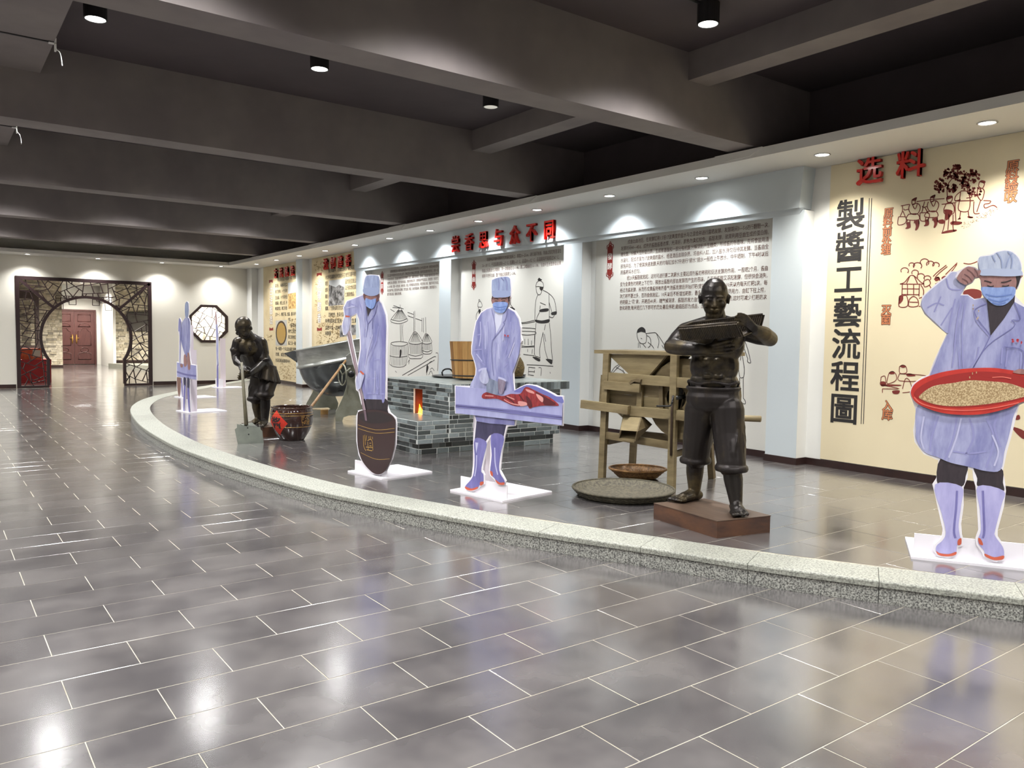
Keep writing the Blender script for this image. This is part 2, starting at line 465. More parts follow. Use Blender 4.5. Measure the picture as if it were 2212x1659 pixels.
b = NB(); box(b, (-6.2, -4.2, 0), (-6, YF, ZC)); setp(mesh('wall_left', b, m_cream), 'plain cream side wall', 'wall', kind='structure')
b = NB(); box(b, (-6, -4.2, 0), (7.7, -4, ZC)); setp(mesh('wall_back', b, m_cream), 'plain cream wall closing the hall', 'wall', kind='structure')
b = NB(); box(b, (XW, -4, 0), (XW+.2, -.5, ZC)); box(b, (XW, -.5, ZS+.1), (XW+.2, YF, ZC)); setp(mesh('wall_upper', b, m_dark), 'charcoal wall above the soffit', 'wall', kind='structure')

# ---- soffit over the display wall and the far wall
m_soffit = mat('soffit_paint', (224, 222, 216), .6)
b = NB(); box(b, (6.60, -.5, ZS), (XW, 21.82, ZS+.085)); box(b, (-6, 21.82, ZS), (XW, YF, ZS+.085))
setp(mesh('ceiling_soffit', b, m_soffit), 'white dropped soffit band along two walls', 'soffit', kind='structure')

# ---- ceiling slab, cross beams and secondary beams
b = NB(); box(b, (-6.2, -4.2, ZC), (7.7, YF+.15, ZC+.1)); ceil_o = setp(mesh('ceiling', b, m_dark), 'charcoal painted concrete ceiling with deep beams', 'ceiling', kind='structure')
BEAM_Y = [(1.40, 1.72), (5.00, 5.32), (8.55, 8.88), (12.15, 12.48), (15.80, 16.12), (19.50, 19.80)]
for y0, y1 in BEAM_Y:
    b = NB(); box(b, (-6, y0, ZB), (XW, y1, ZC)); mesh('beam', b, m_beam, ceil_o)
prev = -4
for y0, y1 in BEAM_Y+[(YF, YF)]:
    for x0, x1 in ((5.62, 5.90), (.08, .90)):
        b = NB(); box(b, (x0, prev, 3.77), (x1, y0, ZC)); mesh('secondary_beam', b, m_beam, ceil_o)
    prev = y1
# plaster stubs where beams land on the soffit
for y0, y1 in BEAM_Y[1:]:
    b = NB(); prism(b, [(6.585, y0-.10, ZS+.088), (6.585, y1+.16, ZS+.088), (6.585, y1+.02, ZS+.02), (6.585, y0+.04, ZS+.02)], (.02, 0, 0)); mesh('beam_stub', b, m_soffit, ceil_o)

# ------------------------------------------------------------------ lamps
m_lens = mat('lamp_lens', (255, 252, 245), .3, emit=14.0)
m_lens_off = mat('lamp_lens_unlit', (225, 222, 210), .3, emit=.35)
m_chrome = mat('lamp_ring', (225, 225, 225), .25, metal=.6)
m_black = mat('black_metal', (28, 26, 27), .5)
def spot(name, p, watts, size, blend, parent, colr=(1, 1, 1), rad=.05, aim=None):
    l = bpy.data.lights.new(name, 'SPOT'); l.energy = watts; l.spot_size = math.radians(size); l.spot_blend = blend; l.color = colr; l.shadow_soft_size = rad
    o = bpy.data.objects.new(name, l); COL.objects.link(o); o.location = V(p)-BASE[parent.name]; o.parent = parent
    if aim is not None: o.rotation_euler = (V(aim)-V(p)).to_track_quat('-Z', 'Y').to_euler()
    return o
proto = {}
def downlight(x, y, z, label, group, watts, size=100, colr=(1, 1, 1), r=.062):
    e = thing('downlight', (x, y, z), label, 'ceiling light', group)
    if 'ring' not in proto:
        b = NB(); lathe(b, [(r, .002), (r+.014, 0), (r+.016, -.006), (r+.004, -.010), (r, -.004), (r, .002)], (x, y, z), 28); ro = mesh('trim_ring', b, m_chrome, e, True)
        b = NB(); lathe(b, [(0, -.003), (r, -.003), (r, .001), (0, .001)], (x, y, z), 28); le = mesh('lens', b, m_lens, e)
        proto['ring'], proto['lens'] = ro, le; proto['ro'], proto['lo'] = V(ro.location), V(le.location)
    else:
        for k, q in (('ring', 'ro'), ('lens', 'lo')):
            c = proto[k].copy(); COL.objects.link(c); c.parent = e; c.location = proto[q]
    spot('lamp_light', (x, y, z-.02), watts, size, .95, e, colr)
    return e
COOL, WARM, NEUT = (.95, .98, 1.0), (1.0, .96, .88), (1.0, .995, .985)
for i in range(15):
    y = 3.02+1.478*(i-1)
    if y > 21.0: break
    cl = WARM if (y < 4.8 or y > 15.6) else COOL
    over = 'the beige process chart' if y < 4.9 else 'the ivory fermentation panel' if y < 8.5 else 'the ivory panel with the koji workers' if y < 11.9 else 'the ivory panel with the wooden steamers' if y < 15.3 else 'the parchment panel beside the kettle' if y < 18.7 else 'the parchment panel in the corner'
    downlight(6.98, y, ZS, 'small round recessed downlight in the soffit above '+over, 'downlights over the display wall', SPOT_WALL*(1.35 if cl is WARM else 1.0), 125, cl)
for i in range(-2, 4):
    xd = 2.0+1.5*i
    downlight(xd, 22.2, ZS, 'small round recessed downlight in the soffit above '+('the moon gate' if 1.7 < xd < 4.9 else 'the octagonal window' if xd > 5 else 'the blank stretch of the end wall'), 'downlights over the end wall', SPOT_WALL, 125, NEUT)
ROOM = [(x, y) for y in (7.1, 14.9, 18.6, 11.0) for x in (-4.4, -2.55, -.7, 1.13, 2.98)] + [(4.9, 14.9), (4.9, 18.6), (4.9, 11.0)] + [(x, 4.2) for x in (4.93, 3.0, 1.1, -.8, -2.7, -4.5)] + [(x, .6) for x in (4.9, 3.0, 1.1, -.8, -2.7)] + [(x, -2.4) for x in (4.0, 1.1, -2.0)]
cyl = {}
def can_lamp(x, y, lit, label, group):
    e = thing('surface_downlight', (x, y, ZC-.16), label, 'ceiling light', group)
    b = NB(); lathe(b, [(.075, 0), (.085, .0), (.085, .158), (0, .158)], (x, y, ZC-.16), 28); lathe(b, [(.075, 0), (.072, .01), (0, .01)], (x, y, ZC-.16), 28); mesh('can_body', b, m_black, e, False)
    b = NB(); lathe(b, [(0, .004), (.072, .004), (.072, .009), (0, .009)], (x, y, ZC-.16), 28); mesh('lens', b, m_lens if lit else m_lens_off, e)
    if lit: spot('lamp_light', (x, y, ZC-.17), SPOT_ROOM, 142, .80, e, NEUT, .12)
for x, y in ROOM:
    where = 'in one row with the unlit lamp' if y == 7.1 else 'on the near side of the beam above the basket statue' if y == 4.2 else 'over the hall entrance' if y < 4 else 'in the bay nearest the end wall' if y > 18 else 'in the bay over the parchment panel by the kettle' if y > 14 else 'in the bay over the koji panel'
    can_lamp(x, y, True, 'lit black cylindrical ceiling lamp '+where, 'lit cylindrical ceiling lamps')
can_lamp(4.9, 7.1, False, 'unlit black cylindrical downlight between two ceiling beams', None)
# cable conduits feeding the lamps
for y, x0, x1 in ((7.12, -4.4, 4.9), (4.22, -4.4, 4.9)):
    b = NB(); tube(b, [(x0, y, ZC-.012), (x1, y, ZC-.012)], .011, 8)
    setp(mesh('cable_conduit', b, m_black), 'thin black conduit on the ceiling feeding ' + ('the row with the unlit lamp' if y > 6 else 'the lamp row nearer the hall entrance'), 'conduit')
# seams and loose cable ends on the broad side beam
for px, py, q in ((121, 92, 0), (46, 276, 1)):
    p = at(px, py, z=3.77); b = NB(); box(b, (.09, p.y-.008, 3.762), (.90, p.y+.008, 3.7695)); mesh('beam_seam', b, m_black, ceil_o)
    e = thing('cable_end', (.905, p.y, 3.66), 'white cable clip and loose wire on the side beam ' + ('by the lit lamps' if q == 0 else 'past the second cross beam'), 'cable')
    b = NB(); box(b, (.901, p.y-.02, 3.70), (.915, p.y+.02, 3.80)); box(b, (.86, p.y-.02, 3.755), (.915, p.y+.02, 3.7615)); mesh('clip', b, m_white, e)
    b = NB(); tube(b, spline([(.90, p.y-.03, 3.75), (.905, p.y-.06, 3.70), (.93, p.y-.10, 3.66), (.94, p.y-.12, 3.56)], 4), .004, 6); mesh('loose_wire', b, m_white, e, True)
# ================================================================== DISPLAY PANELS AND LETTERING
XPN = XW-.012                           # face of the panels
NX = V((-1, 0, 0))
def PW(px, py, lift=.0015):             # a point of the photo traced onto the panel plane
    return at(px, py, x=XPN-lift)
def crop(ox, oy, s):
    return lambda pts: [(ox+x*s, oy+y*s) for x, y in pts]
m_ink = mat('black_ink', (40, 38, 38), .6)
m_brown = mat('brown_ink', (98, 62, 54), .6)
m_maroon = mat('maroon_ink', (118, 44, 38), .6)
m_red3d = mat('red_acrylic', (212, 38, 30), .25, coat=.4)
m_red_side = mat('red_acrylic_edge', (150, 22, 20), .35)
m_badge = mat('badge_red', (140, 44, 38), .5)
m_wtext = mat('white_print', (240, 236, 228), .5)
m_orange = mat('orange_print', (205, 128, 84), .55)
m_pbeige = mat('beige_print', (232, 219, 186), .5, rgb2=(226, 213, 180), scale=.8)
m_pcream = mat('ivory_print', (222, 220, 212), .5)
m_pparch = mat('parchment_print', (222, 206, 168), .55, rgb2=(200, 180, 138), scale=1.6, lo=.45, hi=.75, detail=6)
TX, TY = V((0, -1, 0)), V((0, 0, 1))

def panel(name, y0, y1, z0, z1, m_, label):
    e = thing('display_panel', (XW, (y0+y1)/2, z0), label, 'display panel')
    b = NB(); box(b, (XPN, y0, z0), (XW-.0005, y1, z1)); mesh('board', b, m_, e)
    return e
def put_text(e, body, y_left, z, size, m_, width=None, bold=0.0, lift=.0015, name='lettering', res=2):
    return [text_mesh(body, size, plane_matrix(V((XPN-lift, y_left, z)), TX, TY), bold, width=width, res=res)]
def lines(e, rows, m_, size, bold=0.0, name='lettering'):
    ms = []
    for body, y0, z, wd in rows:
        ms.append(text_mesh(body, size, plane_matrix(V((XPN-.0015, y0, z)), TX, TY), bold, width=wd, res=1))
    me_bm = join(ms)
    return setp(mesh(name, me_bm, m_, e, auto=1), kind='stuff')
def vertical(e, chars, px0, py0, px1, py1, size_px, m_, bold, name='lettering', lift=.0015, wscale=1.0):
    """column of characters; centres run from (px0,py0) to (px1,py1) in the photo, size in photo pixels"""
    ms = []; n = len(chars)
    for i, ch in enumerate(chars):
        t = i/max(1, n-1); c = PW(px0+(px1-px0)*t, py0+(py1-py0)*t, lift)
        top = PW(px0+(px1-px0)*t, py0+(py1-py0)*t-size_px/2, lift); h = (top.z-c.z)*2
        o = V((c.x, c.y+h*.5*wscale, c.z-h*.40))
        M = plane_matrix(o, TX*wscale, TY); ms.append(text_mesh(ch, h*1.05, M, bold*h, res=2))
    return setp(mesh(name, join(ms), m_, e, auto=1), kind='stuff')
def sign(label, chars, px0, py0, px1, py1, size_px, depth, xface, stretch=1.0):
    """row of raised letters, each a part"""
    c0 = at(px0, py0, x=xface); c1 = at(px1, py1, x=xface)
    e = thing('sign_lettering', (xface, (c0.y+c1.y)/2, min(c0.z, c1.z)-.1), label, 'sign')
    n = len(chars)
    h = (at(px0, py0-size_px/2, x=xface).z-c0.z)*2
    zc = (c0.z+c1.z)/2
    for i, ch in enumerate(chars):
        y = c0.y+(c1.y-c0.y)*i/(n-1)
        M = plane_matrix(V((xface-depth/2-.001, y+h*.5*stretch, zc-h*.40)), TX*stretch, TY)
        me = text_mesh(ch, h*1.05, M, bold=.022*h, extrude=depth/2, res=3)
        link('letter', me, m_red3d, e)
    return e
def drawing(e, name, m_, strokes, fills=(), wd=.007, lift=.0015, smooth=True):
    b = NB()
    for s in strokes: stroke(b, [PW(x, y, lift) for x, y in s], wd, NX, smooth)
    for f_ in fills: fill(b, [PW(x, y, lift) for x, y in f_], True)
    return setp(mesh(name, b, m_, e, auto=1), kind='stuff')

# ---------- A: beige process chart beside the near pilaster
eA = panel('A', .6, 4.72, ZP+.08, ZS-.002, m_pbeige, 'beige process chart panel with maroon drawings of soy sauce making')
vertical(eA, '製醬工藝流程圖', 1836, 463, 1821, 882, 66, m_ink, .026, 'title_lettering')
b = NB()
for dx in (-2, 3): stroke(b, [PW(1880+dx, 428), PW(1862+dx, 916)], .007, NX, False)
mesh('rule_lines', b, m_ink, eA, auto=1)
for chars, a, c, s in (('原料验收', (2187, 358), (2182, 425), 22), ('原料前处理', (1919, 459), (1913, 540), 18), ('灭菌', (1914, 669), (1913, 690), 19), ('入库', (1917, 876), (1916, 896), 20)):
    vertical(eA, chars, *a, *c, s*1.18, m_brown, .055, 'caption_outline', .0012)
    vertical(eA, chars, *a, *c, s*1.18, m_orange, .012, 'caption', .0020)
c6 = crop(1780, 300, .20493)
def man(ox, oy):
    S = [[(925, 660), (935, 640), (975, 620), (962, 655), (958, 685), (930, 690), (925, 660)], [(905, 690), (893, 740), (920, 790), (985, 790), (1015, 722), (985, 680), (930, 690)],
         [(930, 690), (960, 740), (985, 680)], [(890, 795), (868, 850), (998, 852), (986, 792), (890, 795)], [(880, 852), (868, 900)], [(905, 852), (905, 900)], [(955, 852), (950, 890)], [(1000, 852), (1000, 900)], [(893, 740), (850, 750), (840, 735)]]
    Fl = [[(925, 650), (935, 632), (978, 615), (965, 650)], [(872, 885), (905, 878), (912, 930), (880, 948), (856, 945), (872, 925)], [(955, 870), (1000, 862), (1002, 915), (980, 960), (960, 962), (968, 920)]]
    return [[(x+ox, y+oy) for x, y in s] for s in S], [[(x+ox, y+oy) for x, y in s] for s in Fl]
S, Fl = man(0, 0); s2, f2 = man(195, -28); S += s2; Fl += f2
S += [[(810, 706), (900, 690)], [(975, 662), (1110, 642), (1270, 630)], [(785, 822), (862, 826), (855, 888), (780, 905), (785, 822)], [(800, 820), (826, 760), (826, 705)], [(858, 824), (832, 762)],
      [(1012, 780), (1105, 785), (1095, 855), (1020, 862), (1012, 780)], [(1030, 780), (1050, 700), (1060, 660)], [(1100, 785), (1060, 720)],
      [(1292, 640), (1300, 610), (1350, 606), (1346, 655), (1310, 670), (1292, 640)], [(1290, 680), (1265, 740), (1275, 790), (1360, 790), (1372, 720), (1340, 672), (1290, 680)], [(1280, 790), (1270, 900), (1248, 985)], [(1320, 800), (1305, 960)],
      [(1360, 800), (1362, 960), (1385, 965)], [(1240, 690), (1395, 672)], [(1380, 680), (1390, 870)], [(1350, 870), (1450, 880), (1420, 900), (1340, 900)],
      [(1440, 555), (1390, 600), (1380, 650), (1440, 640)], [(1440, 555), (1430, 640), (1420, 750), (1520, 760), (1540, 640), (1510, 555), (1440, 550)], [(1510, 560), (1560, 610), (1500, 625)], [(1440, 760), (1430, 830), (1410, 850)], [(1520, 760), (1530, 820), (1570, 830)],
      [(1640, 450), (1690, 470), (1670, 520), (1630, 500), (1640, 450)], [(1625, 510), (1615, 590), (1660, 650), (1690, 560), (1670, 520)], [(1540, 490), (1530, 560), (1600, 560)], [(1580, 660), (1580, 780), (1640, 785)], [(1650, 650), (1620, 740), (1610, 770)],
      [(1680, 650), (1755, 655), (1740, 680), (1690, 690), (1700, 730), (1780, 700), (1825, 725)], [(1380, 655), (1580, 650)], [(1300, 610), (1300, 500), (1340, 430), (1380, 400)], [(1520, 580), (1510, 480), (1540, 400)]]
Fl += [[(1293, 640), (1298, 605), (1352, 600), (1345, 625)], [(1245, 985), (1300, 965), (1390, 955), (1385, 975), (1250, 998)], [(1645, 450), (1660, 436), (1700, 445), (1692, 470)], [(1345, 872), (1450, 876), (1420, 900), (1340, 902)], [(1272, 745), (1350, 755), (1345, 800), (1290, 860), (1280, 800)],
       [(1200, 860), (1260, 850), (1265, 890), (1215, 890)], [(1415, 840), (1440, 830), (1435, 850)], [(1515, 815), (1570, 822), (1565, 835), (1520, 832)]]
rt = random.Random(5); blobs = []
for cx_, cy_, rx, ry, n in ((1225, 490, 65, 75, 60), (1320, 370, 70, 60, 50), (1440, 400, 70, 70, 50), (1400, 300, 45, 30, 22), (1560, 390, 75, 70, 48), (1350, 520, 60, 40, 34), (1480, 490, 50, 40, 26), (1590, 560, 80, 45, 26)):
    for _ in range(n):
        a, q = rt.random()*6.28, math.sqrt(rt.random()); x, y = cx_+rx*q*math.cos(a), cy_+ry*q*math.sin(a); r_ = rt.uniform(7, 17)
        blobs.append([(x+r_*math.cos(t)*rt.uniform(.6, 1.2), y+r_*math.sin(t)*rt.uniform(.6, 1.2)) for t in (0, 1.05, 2.1, 3.14, 4.2, 5.2)])
for _ in range(110):
    t = rt.random(); x, y = 1450+380*t+rt.uniform(-30, 30), 925-190*t+rt.uniform(-26, 22); blobs.append([(x, y), (x+5, y+1), (x+5, y+5), (x, y+5)])
drawing(eA, 'carriers_drawing', m_maroon, [c6(s) for s in S], [c6(s) for s in Fl+blobs], .008)
# steaming house
S = []
for cx_, cy_, r_ in ((850, 1390, 40), (925, 1330, 30), (985, 1340, 45), (1060, 1300, 45), (1120, 1320, 40), (1180, 1330, 35), (960, 1410, 35), (1020, 1450, 38), (1090, 1470, 35)):
    S.append([(cx_+r_*math.cos(t), cy_+r_*.8*math.sin(t)) for t in [2.6+k*.55 for k in range(9)]])
S += [[(800, 1530), (850, 1510), (905, 1445), (950, 1445), (1020, 1510), (1040, 1530), (800, 1530)], [(905, 1445), (870, 1525)], [(950, 1445), (985, 1525)], [(825, 1535), (820, 1660)], [(1005, 1535), (1000, 1660)], [(825, 1580), (1005, 1582)], [(880, 1535), (880, 1650)], [(945, 1535), (945, 1650)], [(822, 1640), (1000, 1642)],
      [(1150, 1450), (1200, 1400), (1290, 1330)], [(1170, 1460), (1220, 1410), (1300, 1345)], [(1280, 1430), (1340, 1370), (1405, 1305)], [(1300, 1440), (1360, 1380), (1400, 1320)], [(1050, 1500), (1100, 1480), (1120, 1530), (1060, 1560), (1050, 1500)], [(1020, 1540), (1050, 1600), (1040, 1680)], [(1110, 1540), (1130, 1600), (1090, 1680)],
      [(1160, 1480), (1200, 1460), (1220, 1500), (1170, 1530)], [(1180, 1530), (1220, 1600)], [(800, 1660), (870, 1655), (880, 1760), (790, 1765), (800, 1660)], [(900, 1690), (940, 1660), (985, 1690), (990, 1760), (895, 1765), (900, 1690)], [(900, 1720), (988, 1722)], [(1000, 1680), (1080, 1660), (1120, 1700), (1100, 1765), (1000, 1765)], [(1470, 1310), (1540, 1318), (1620, 1290)]]
Fl = [[(1165, 1470), (1205, 1452), (1222, 1480), (1180, 1500)], [(1240, 1460), (1280, 1442), (1300, 1470), (1250, 1490)], [(790, 1660), (830, 1650), (830, 1700), (790, 1740)], [(1480, 1600), (1560, 1580), (1650, 1600), (1660, 1660), (1600, 1720), (1540, 1680), (1470, 1640)]]
drawing(eA, 'steaming_drawing', m_maroon, [c6(s) for s in S], [c6(s) for s in Fl], .008)
c7 = crop(1700, 280, .43390)
S = [[(468, 1232), (488, 1228), (490, 1270), (468, 1272), (468, 1232)], [(500, 1240), (510, 1210), (530, 1205), (545, 1225), (540, 1250), (500, 1265), (500, 1240)], [(560, 1180), (575, 1172), (592, 1180), (595, 1210), (562, 1212), (560, 1180)], [(560, 1215), (690, 1225), (680, 1250), (560, 1250), (560, 1215)], [(475, 1290), (560, 1290), (475, 1272)], [(475, 1290), (475, 1310)], [(575, 1290), (590, 1240), (610, 1250), (620, 1300), (575, 1310)]]
Fl = [[(508, 1210), (528, 1202), (535, 1215), (515, 1218)], [(562, 1178), (578, 1170), (592, 1180), (578, 1186)], [(595, 1215), (620, 1215), (640, 1226), (600, 1228)], [(525, 1300), (560, 1298), (555, 1315), (530, 1315)], [(465, 1255), (488, 1255), (488, 1272), (465, 1272)], [(475, 1268), (560, 1270), (560, 1276), (475, 1276)],
      [(1135, 1430), (1155, 1420), (1160, 1440), (1140, 1445)], [(1120, 1480), (1180, 1500), (1180, 1540), (1150, 1520)]]
drawing(eA, 'storing_drawing', m_maroon, [c7(s) for s in S], [c7(s) for s in Fl], .007)
sign('two raised red characters at the head of the beige process chart', '选料', 1880, 371, 1969, 352, 58, .04, XPN-.01)

# ---------- badges and long texts on the ivory panels
def badge(e, chars, px, py0, py1, wpx):
    top, bot = PW(px, py0, .002), PW(px, py1, .002); h = top.z-bot.z; wd = wpx; hw = wd/2
    b = NB(); yc = (top.y+bot.y)/2
    q = lambda dy, z: V((XPN-.002, yc-dy, bot.z+z*h))
    fill(b, [q(-hw, .14), q(hw, .14), q(hw, .86), q(-hw, .86)])
    for s in (0, 1):
        g = lambda z: 1-z if s else z
        for pts in ([(-hw, .86), (-hw*1.2, .89), (-hw*.5, .92), (0, .99), (hw*.5, .92), (hw*1.2, .89), (hw, .86)], [(-hw*.55, .87), (0, .95), (hw*.55, .87)], [(-hw*1.15, .80), (-hw*1.3, .84), (-hw*1.1, .89)], [(hw*1.15, .80), (hw*1.3, .84), (hw*1.1, .89)]):
            stroke(b, [q(a, g(z)) for a, z in pts], .010, NX)
        fill(b, [q(-hw*.7, g(.86)), q(hw*.7, g(.86)), q(0, g(.92))])
    bo = mesh('title_badge', b, m_badge, e, auto=1)
    sz = hw*1.7; ms = []
    for i, ch in enumerate(chars):
        z = bot.z+h*(.60-.25*i); ms.append(text_mesh(ch, sz*1.05, plane_matrix(V((XPN-.0026, yc+sz*.53, z-sz*.35)), TX, TY), .02*sz, res=2))
    setp(mesh('badge_lettering', join(ms), m_wtext, bo, auto=1), kind='stuff')

def paragraph(e, rows, pl, pr, plast, m_, size, indent=0.0):
    """rows: (text, width fraction, indented); pl/pr = photo points at the left/right ends of the first baseline, plast = left end of the last baseline"""
    a, c, l_ = PW(*pl), PW(*pr), PW(*plast); n = len(rows); W = a.y-c.y; out = []
    z0 = (a.z+c.z)/2; dz = (z0-l_.z)/(n-1)
    for i, (t, fr, ind) in enumerate(rows):
        y0 = a.y-(size*2 if ind else 0)
        out.append((t, y0, z0-dz*i, (W*fr)-(size*2 if ind else 0)))
    lines(e, out, m_, size, 0)
eB = panel('B', 5.29, 8.24, ZP+.075, 2.785, m_pcream, 'ivory panel about fermentation with two long brown paragraphs and ink figures')
c8 = crop(1240, 420, .30132)
badge(eB, '發酵', 1317.5, 521, 605, .105)
rowsB = [('成曲出曲池后，在发酵缸用1.5倍17波美度的盐水与之混合并进行露晒发酵。发酵期间3—5d进行翻醅一次，', 1, 1), ('发酵时间40—45d。成熟的酱醅酱香浓厚，光泽好，颜色为淡红棕色。酱醅发酵，就是利用豆曲生成的蛋白酶。', 1, 0),
         ('糖化酶，分解大豆的蛋白质，生成氨基酸和一部分有机酸,分解淀粉产生糖类，形成酱的色香味。先将食盐用清', 1, 0), ('水溶化，配成浓度为17波美度的盐水，经澄清后去除杂质。将曲料入缸，加入盐水,拌匀后待其发酵。当酱曲全', 1, 0),
         ('部泡开后，为了使其快速发酵,天热时每缸加水7升进行“搋水”搋水一般在上午放水，中午晒制，下午4时以后', 1, 0), ('用酱耙将水打匀。', .16, 0),
         ('经20天酱醅就发起，这时可进行第二次搋水,主要起调剂酱的稀稠和促进发酵的作用。一般晒2个月，酱曲', 1, 1), ('变为金黄色时用耙上下打匀，释放出酱醅内部由发酵而产生的恶味，几天后酱醅又浮起发酵，但很快会消失。', 1, 0),
         ('经过泡酱发酵，从而形成黄酱特有的香气泡酱发酵后开始打耙(搅拌)，每天一次。10天以内每天打耙2次，每', 1, 0), ('次打耙不要过多，否则会倒发缸，10天以后不断增加耙数，最多增至四次，打耙时须用力，由缸下往上挖，', .99, 0),
         ('把耙翻上“花”来。开耙后40天，随气候渐凉，酱醅的发力自然减弱，酱醅逐渐成熟,这时可减少打耙的次', 1, 0), ('数和耙数,每天轻打几下即可农历处暑后停耙,磨细后即为成品，出品率高质量好。', .76, 0)]
paragraph(eB, rowsB, c8([(337, 352)])[0], c8([(1398, 240)])[0], c8([(325, 828)])[0], m_brown, .062)
S = [[(450, 990), (455, 1030), (470, 1060), (490, 1070), (515, 1060), (520, 1010), (510, 988)], [(462, 1060), (460, 1100)], [(470, 1062), (475, 1098)], [(515, 998), (560, 992), (590, 996), (630, 1050), (660, 1105)], [(520, 1010), (545, 1030), (550, 1075), (530, 1100)], [(590, 996), (608, 1050), (600, 1102)], [(530, 1060), (560, 1085), (572, 1104)], [(630, 1080), (642, 1104)], [(495, 1075), (515, 1098)], [(478, 1030), (488, 1036)],
     [(1220, 1040), (1245, 1110), (1262, 1180), (1266, 1208), (1244, 1200), (1245, 1180)], [(1204, 1060), (1225, 1120), (1246, 1180)], [(1176, 1150), (1180, 1250), (1190, 1312), (1216, 1310)], [(1205, 1150), (1221, 1250), (1216, 1310)], [(1186, 1315), (1190, 1400), (1196, 1472)], [(1213, 1315), (1213, 1400), (1214, 1462)], [(1190, 1462), (1202, 1492), (1226, 1502), (1228, 1482), (1213, 1460)], [(1180, 1150), (1195, 1160), (1192, 1190)],
     [(262, 1285), (290, 1240), (330, 1215)], [(268, 1290), (300, 1255), (330, 1225)], [(300, 1240), (340, 1260), (370, 1288)], [(350, 1255), (360, 1288)]]
Fl = [[(452, 992), (458, 966), (485, 950), (508, 964), (511, 990), (480, 985)]]
drawing(eB, 'ink_drawing', m_ink, [c8(s) for s in S], [c8(s) for s in Fl], .008)

eC = panel('C', 8.75, 11.66, ZP+.075, 2.785, m_pcream, 'ivory panel about koji making with ink workers beside vats, under the raised red letters')
cC = crop(740, 440, .27125)
badge(eC, '制曲', 1023.5, 561, 627, .105)
rowsC = [('将接种后的曲料薄薄均匀地铺在曲床上，厚度20—25cm，进行通风制曲。制曲过程控制室温在', 1, 1), ('26—28° C，干湿温差前期1—2° C，后期2—3° C，品温30—32° C，品温最高不能超过36° C。', .98, 0), ('制曲过程要进行2次翻曲，第一次翻曲在12—14h，第二次翻曲在16—18h，当曲料生长至表面呈黄', 1, 0), ('绿孢子时便可出曲，整个制曲过程需要22—24h。', .46, 0)]
paragraph(eC, rowsC, cC([(1112, 462)])[0], cC([(1740, 388)])[0], cC([(1108, 590)])[0], m_brown, .066)
b8 = crop(980, 580, .20492)
S = [[(865, 192), (875, 150), (905, 130), (940, 150), (945, 195), (900, 190), (865, 192)], [(868, 195), (872, 240), (890, 275), (915, 270), (930, 232)], [(890, 275), (868, 330), (858, 430), (855, 545)], [(940, 228), (1005, 265), (1060, 330), (1083, 455)], [(1005, 265), (1005, 350), (1008, 430), (1006, 560)], [(1005, 355), (1036, 462)], [(905, 460), (880, 510), (868, 560)], [(912, 360), (970, 385)], [(912, 390), (908, 430)], [(1005, 505), (1040, 520), (1062, 492)],
     [(868, 575), (855, 750), (852, 905), (890, 932), (912, 945)], [(942, 672), (915, 800), (905, 870), (912, 945)], [(940, 672), (962, 850), (992, 955)], [(955, 690), (970, 770)], [(1008, 575), (1022, 700), (1030, 850), (1042, 972)], [(968, 590), (955, 650)], [(705, 572), (760, 567), (852, 546)], [(715, 582), (770, 578), (856, 560)],
     [(705, 625), (800, 628), (862, 636)], [(705, 660), (850, 666), (862, 690), (780, 702), (705, 695)], [(852, 700), (850, 905)], [(700, 812), (770, 822), (850, 815)], [(700, 830), (850, 826)], [(720, 720), (722, 800)], [(750, 740), (750, 800)], [(785, 740), (785, 808)], [(820, 760), (820, 808)], [(735, 905), (850, 920)], [(780, 850), (780, 880)], [(830, 850), (825, 900)],
     [(770, 1015), (900, 1020), (1050, 1030)], [(788, 1040), (860, 1048)], [(792, 1040), (785, 1130)], [(790, 1085), (855, 1090)], [(850, 1070), (850, 1100)], [(895, 1045), (922, 1052), (918, 1132)], [(790, 1120), (845, 1128)], [(1015, 1090), (1018, 1108)],
     [(255, 405), (256, 370), (275, 345), (296, 370), (296, 405), (255, 405)], [(262, 405), (262, 435), (285, 450)], [(240, 560), (238, 490), (265, 440)], [(300, 440), (320, 480)], [(262, 345), (268, 325), (280, 345)], [(590, 330), (600, 380), (640, 430)]]
Fl = [[(885, 122), (900, 97), (915, 108), (932, 120), (905, 132)], [(905, 200), (945, 195), (938, 225), (918, 232)], [(913, 432), (992, 420), (993, 450), (910, 458)], [(860, 540), (930, 548), (1006, 535), (1003, 568), (930, 580), (868, 566)], [(1030, 465), (1083, 452), (1080, 485), (1034, 490)], [(830, 935), (862, 932), (910, 955), (905, 980), (868, 966)], [(970, 955), (1036, 962), (1034, 1008), (1008, 995)], [(262, 440), (282, 430), (284, 500), (268, 480)], [(598, 405), (640, 420), (640, 440), (600, 425)], [(585, 310), (602, 305), (602, 370), (590, 375)]]
drawing(eC, 'ink_drawing', m_ink, [b8(s) for s in S], [b8(s) for s in Fl], .010)

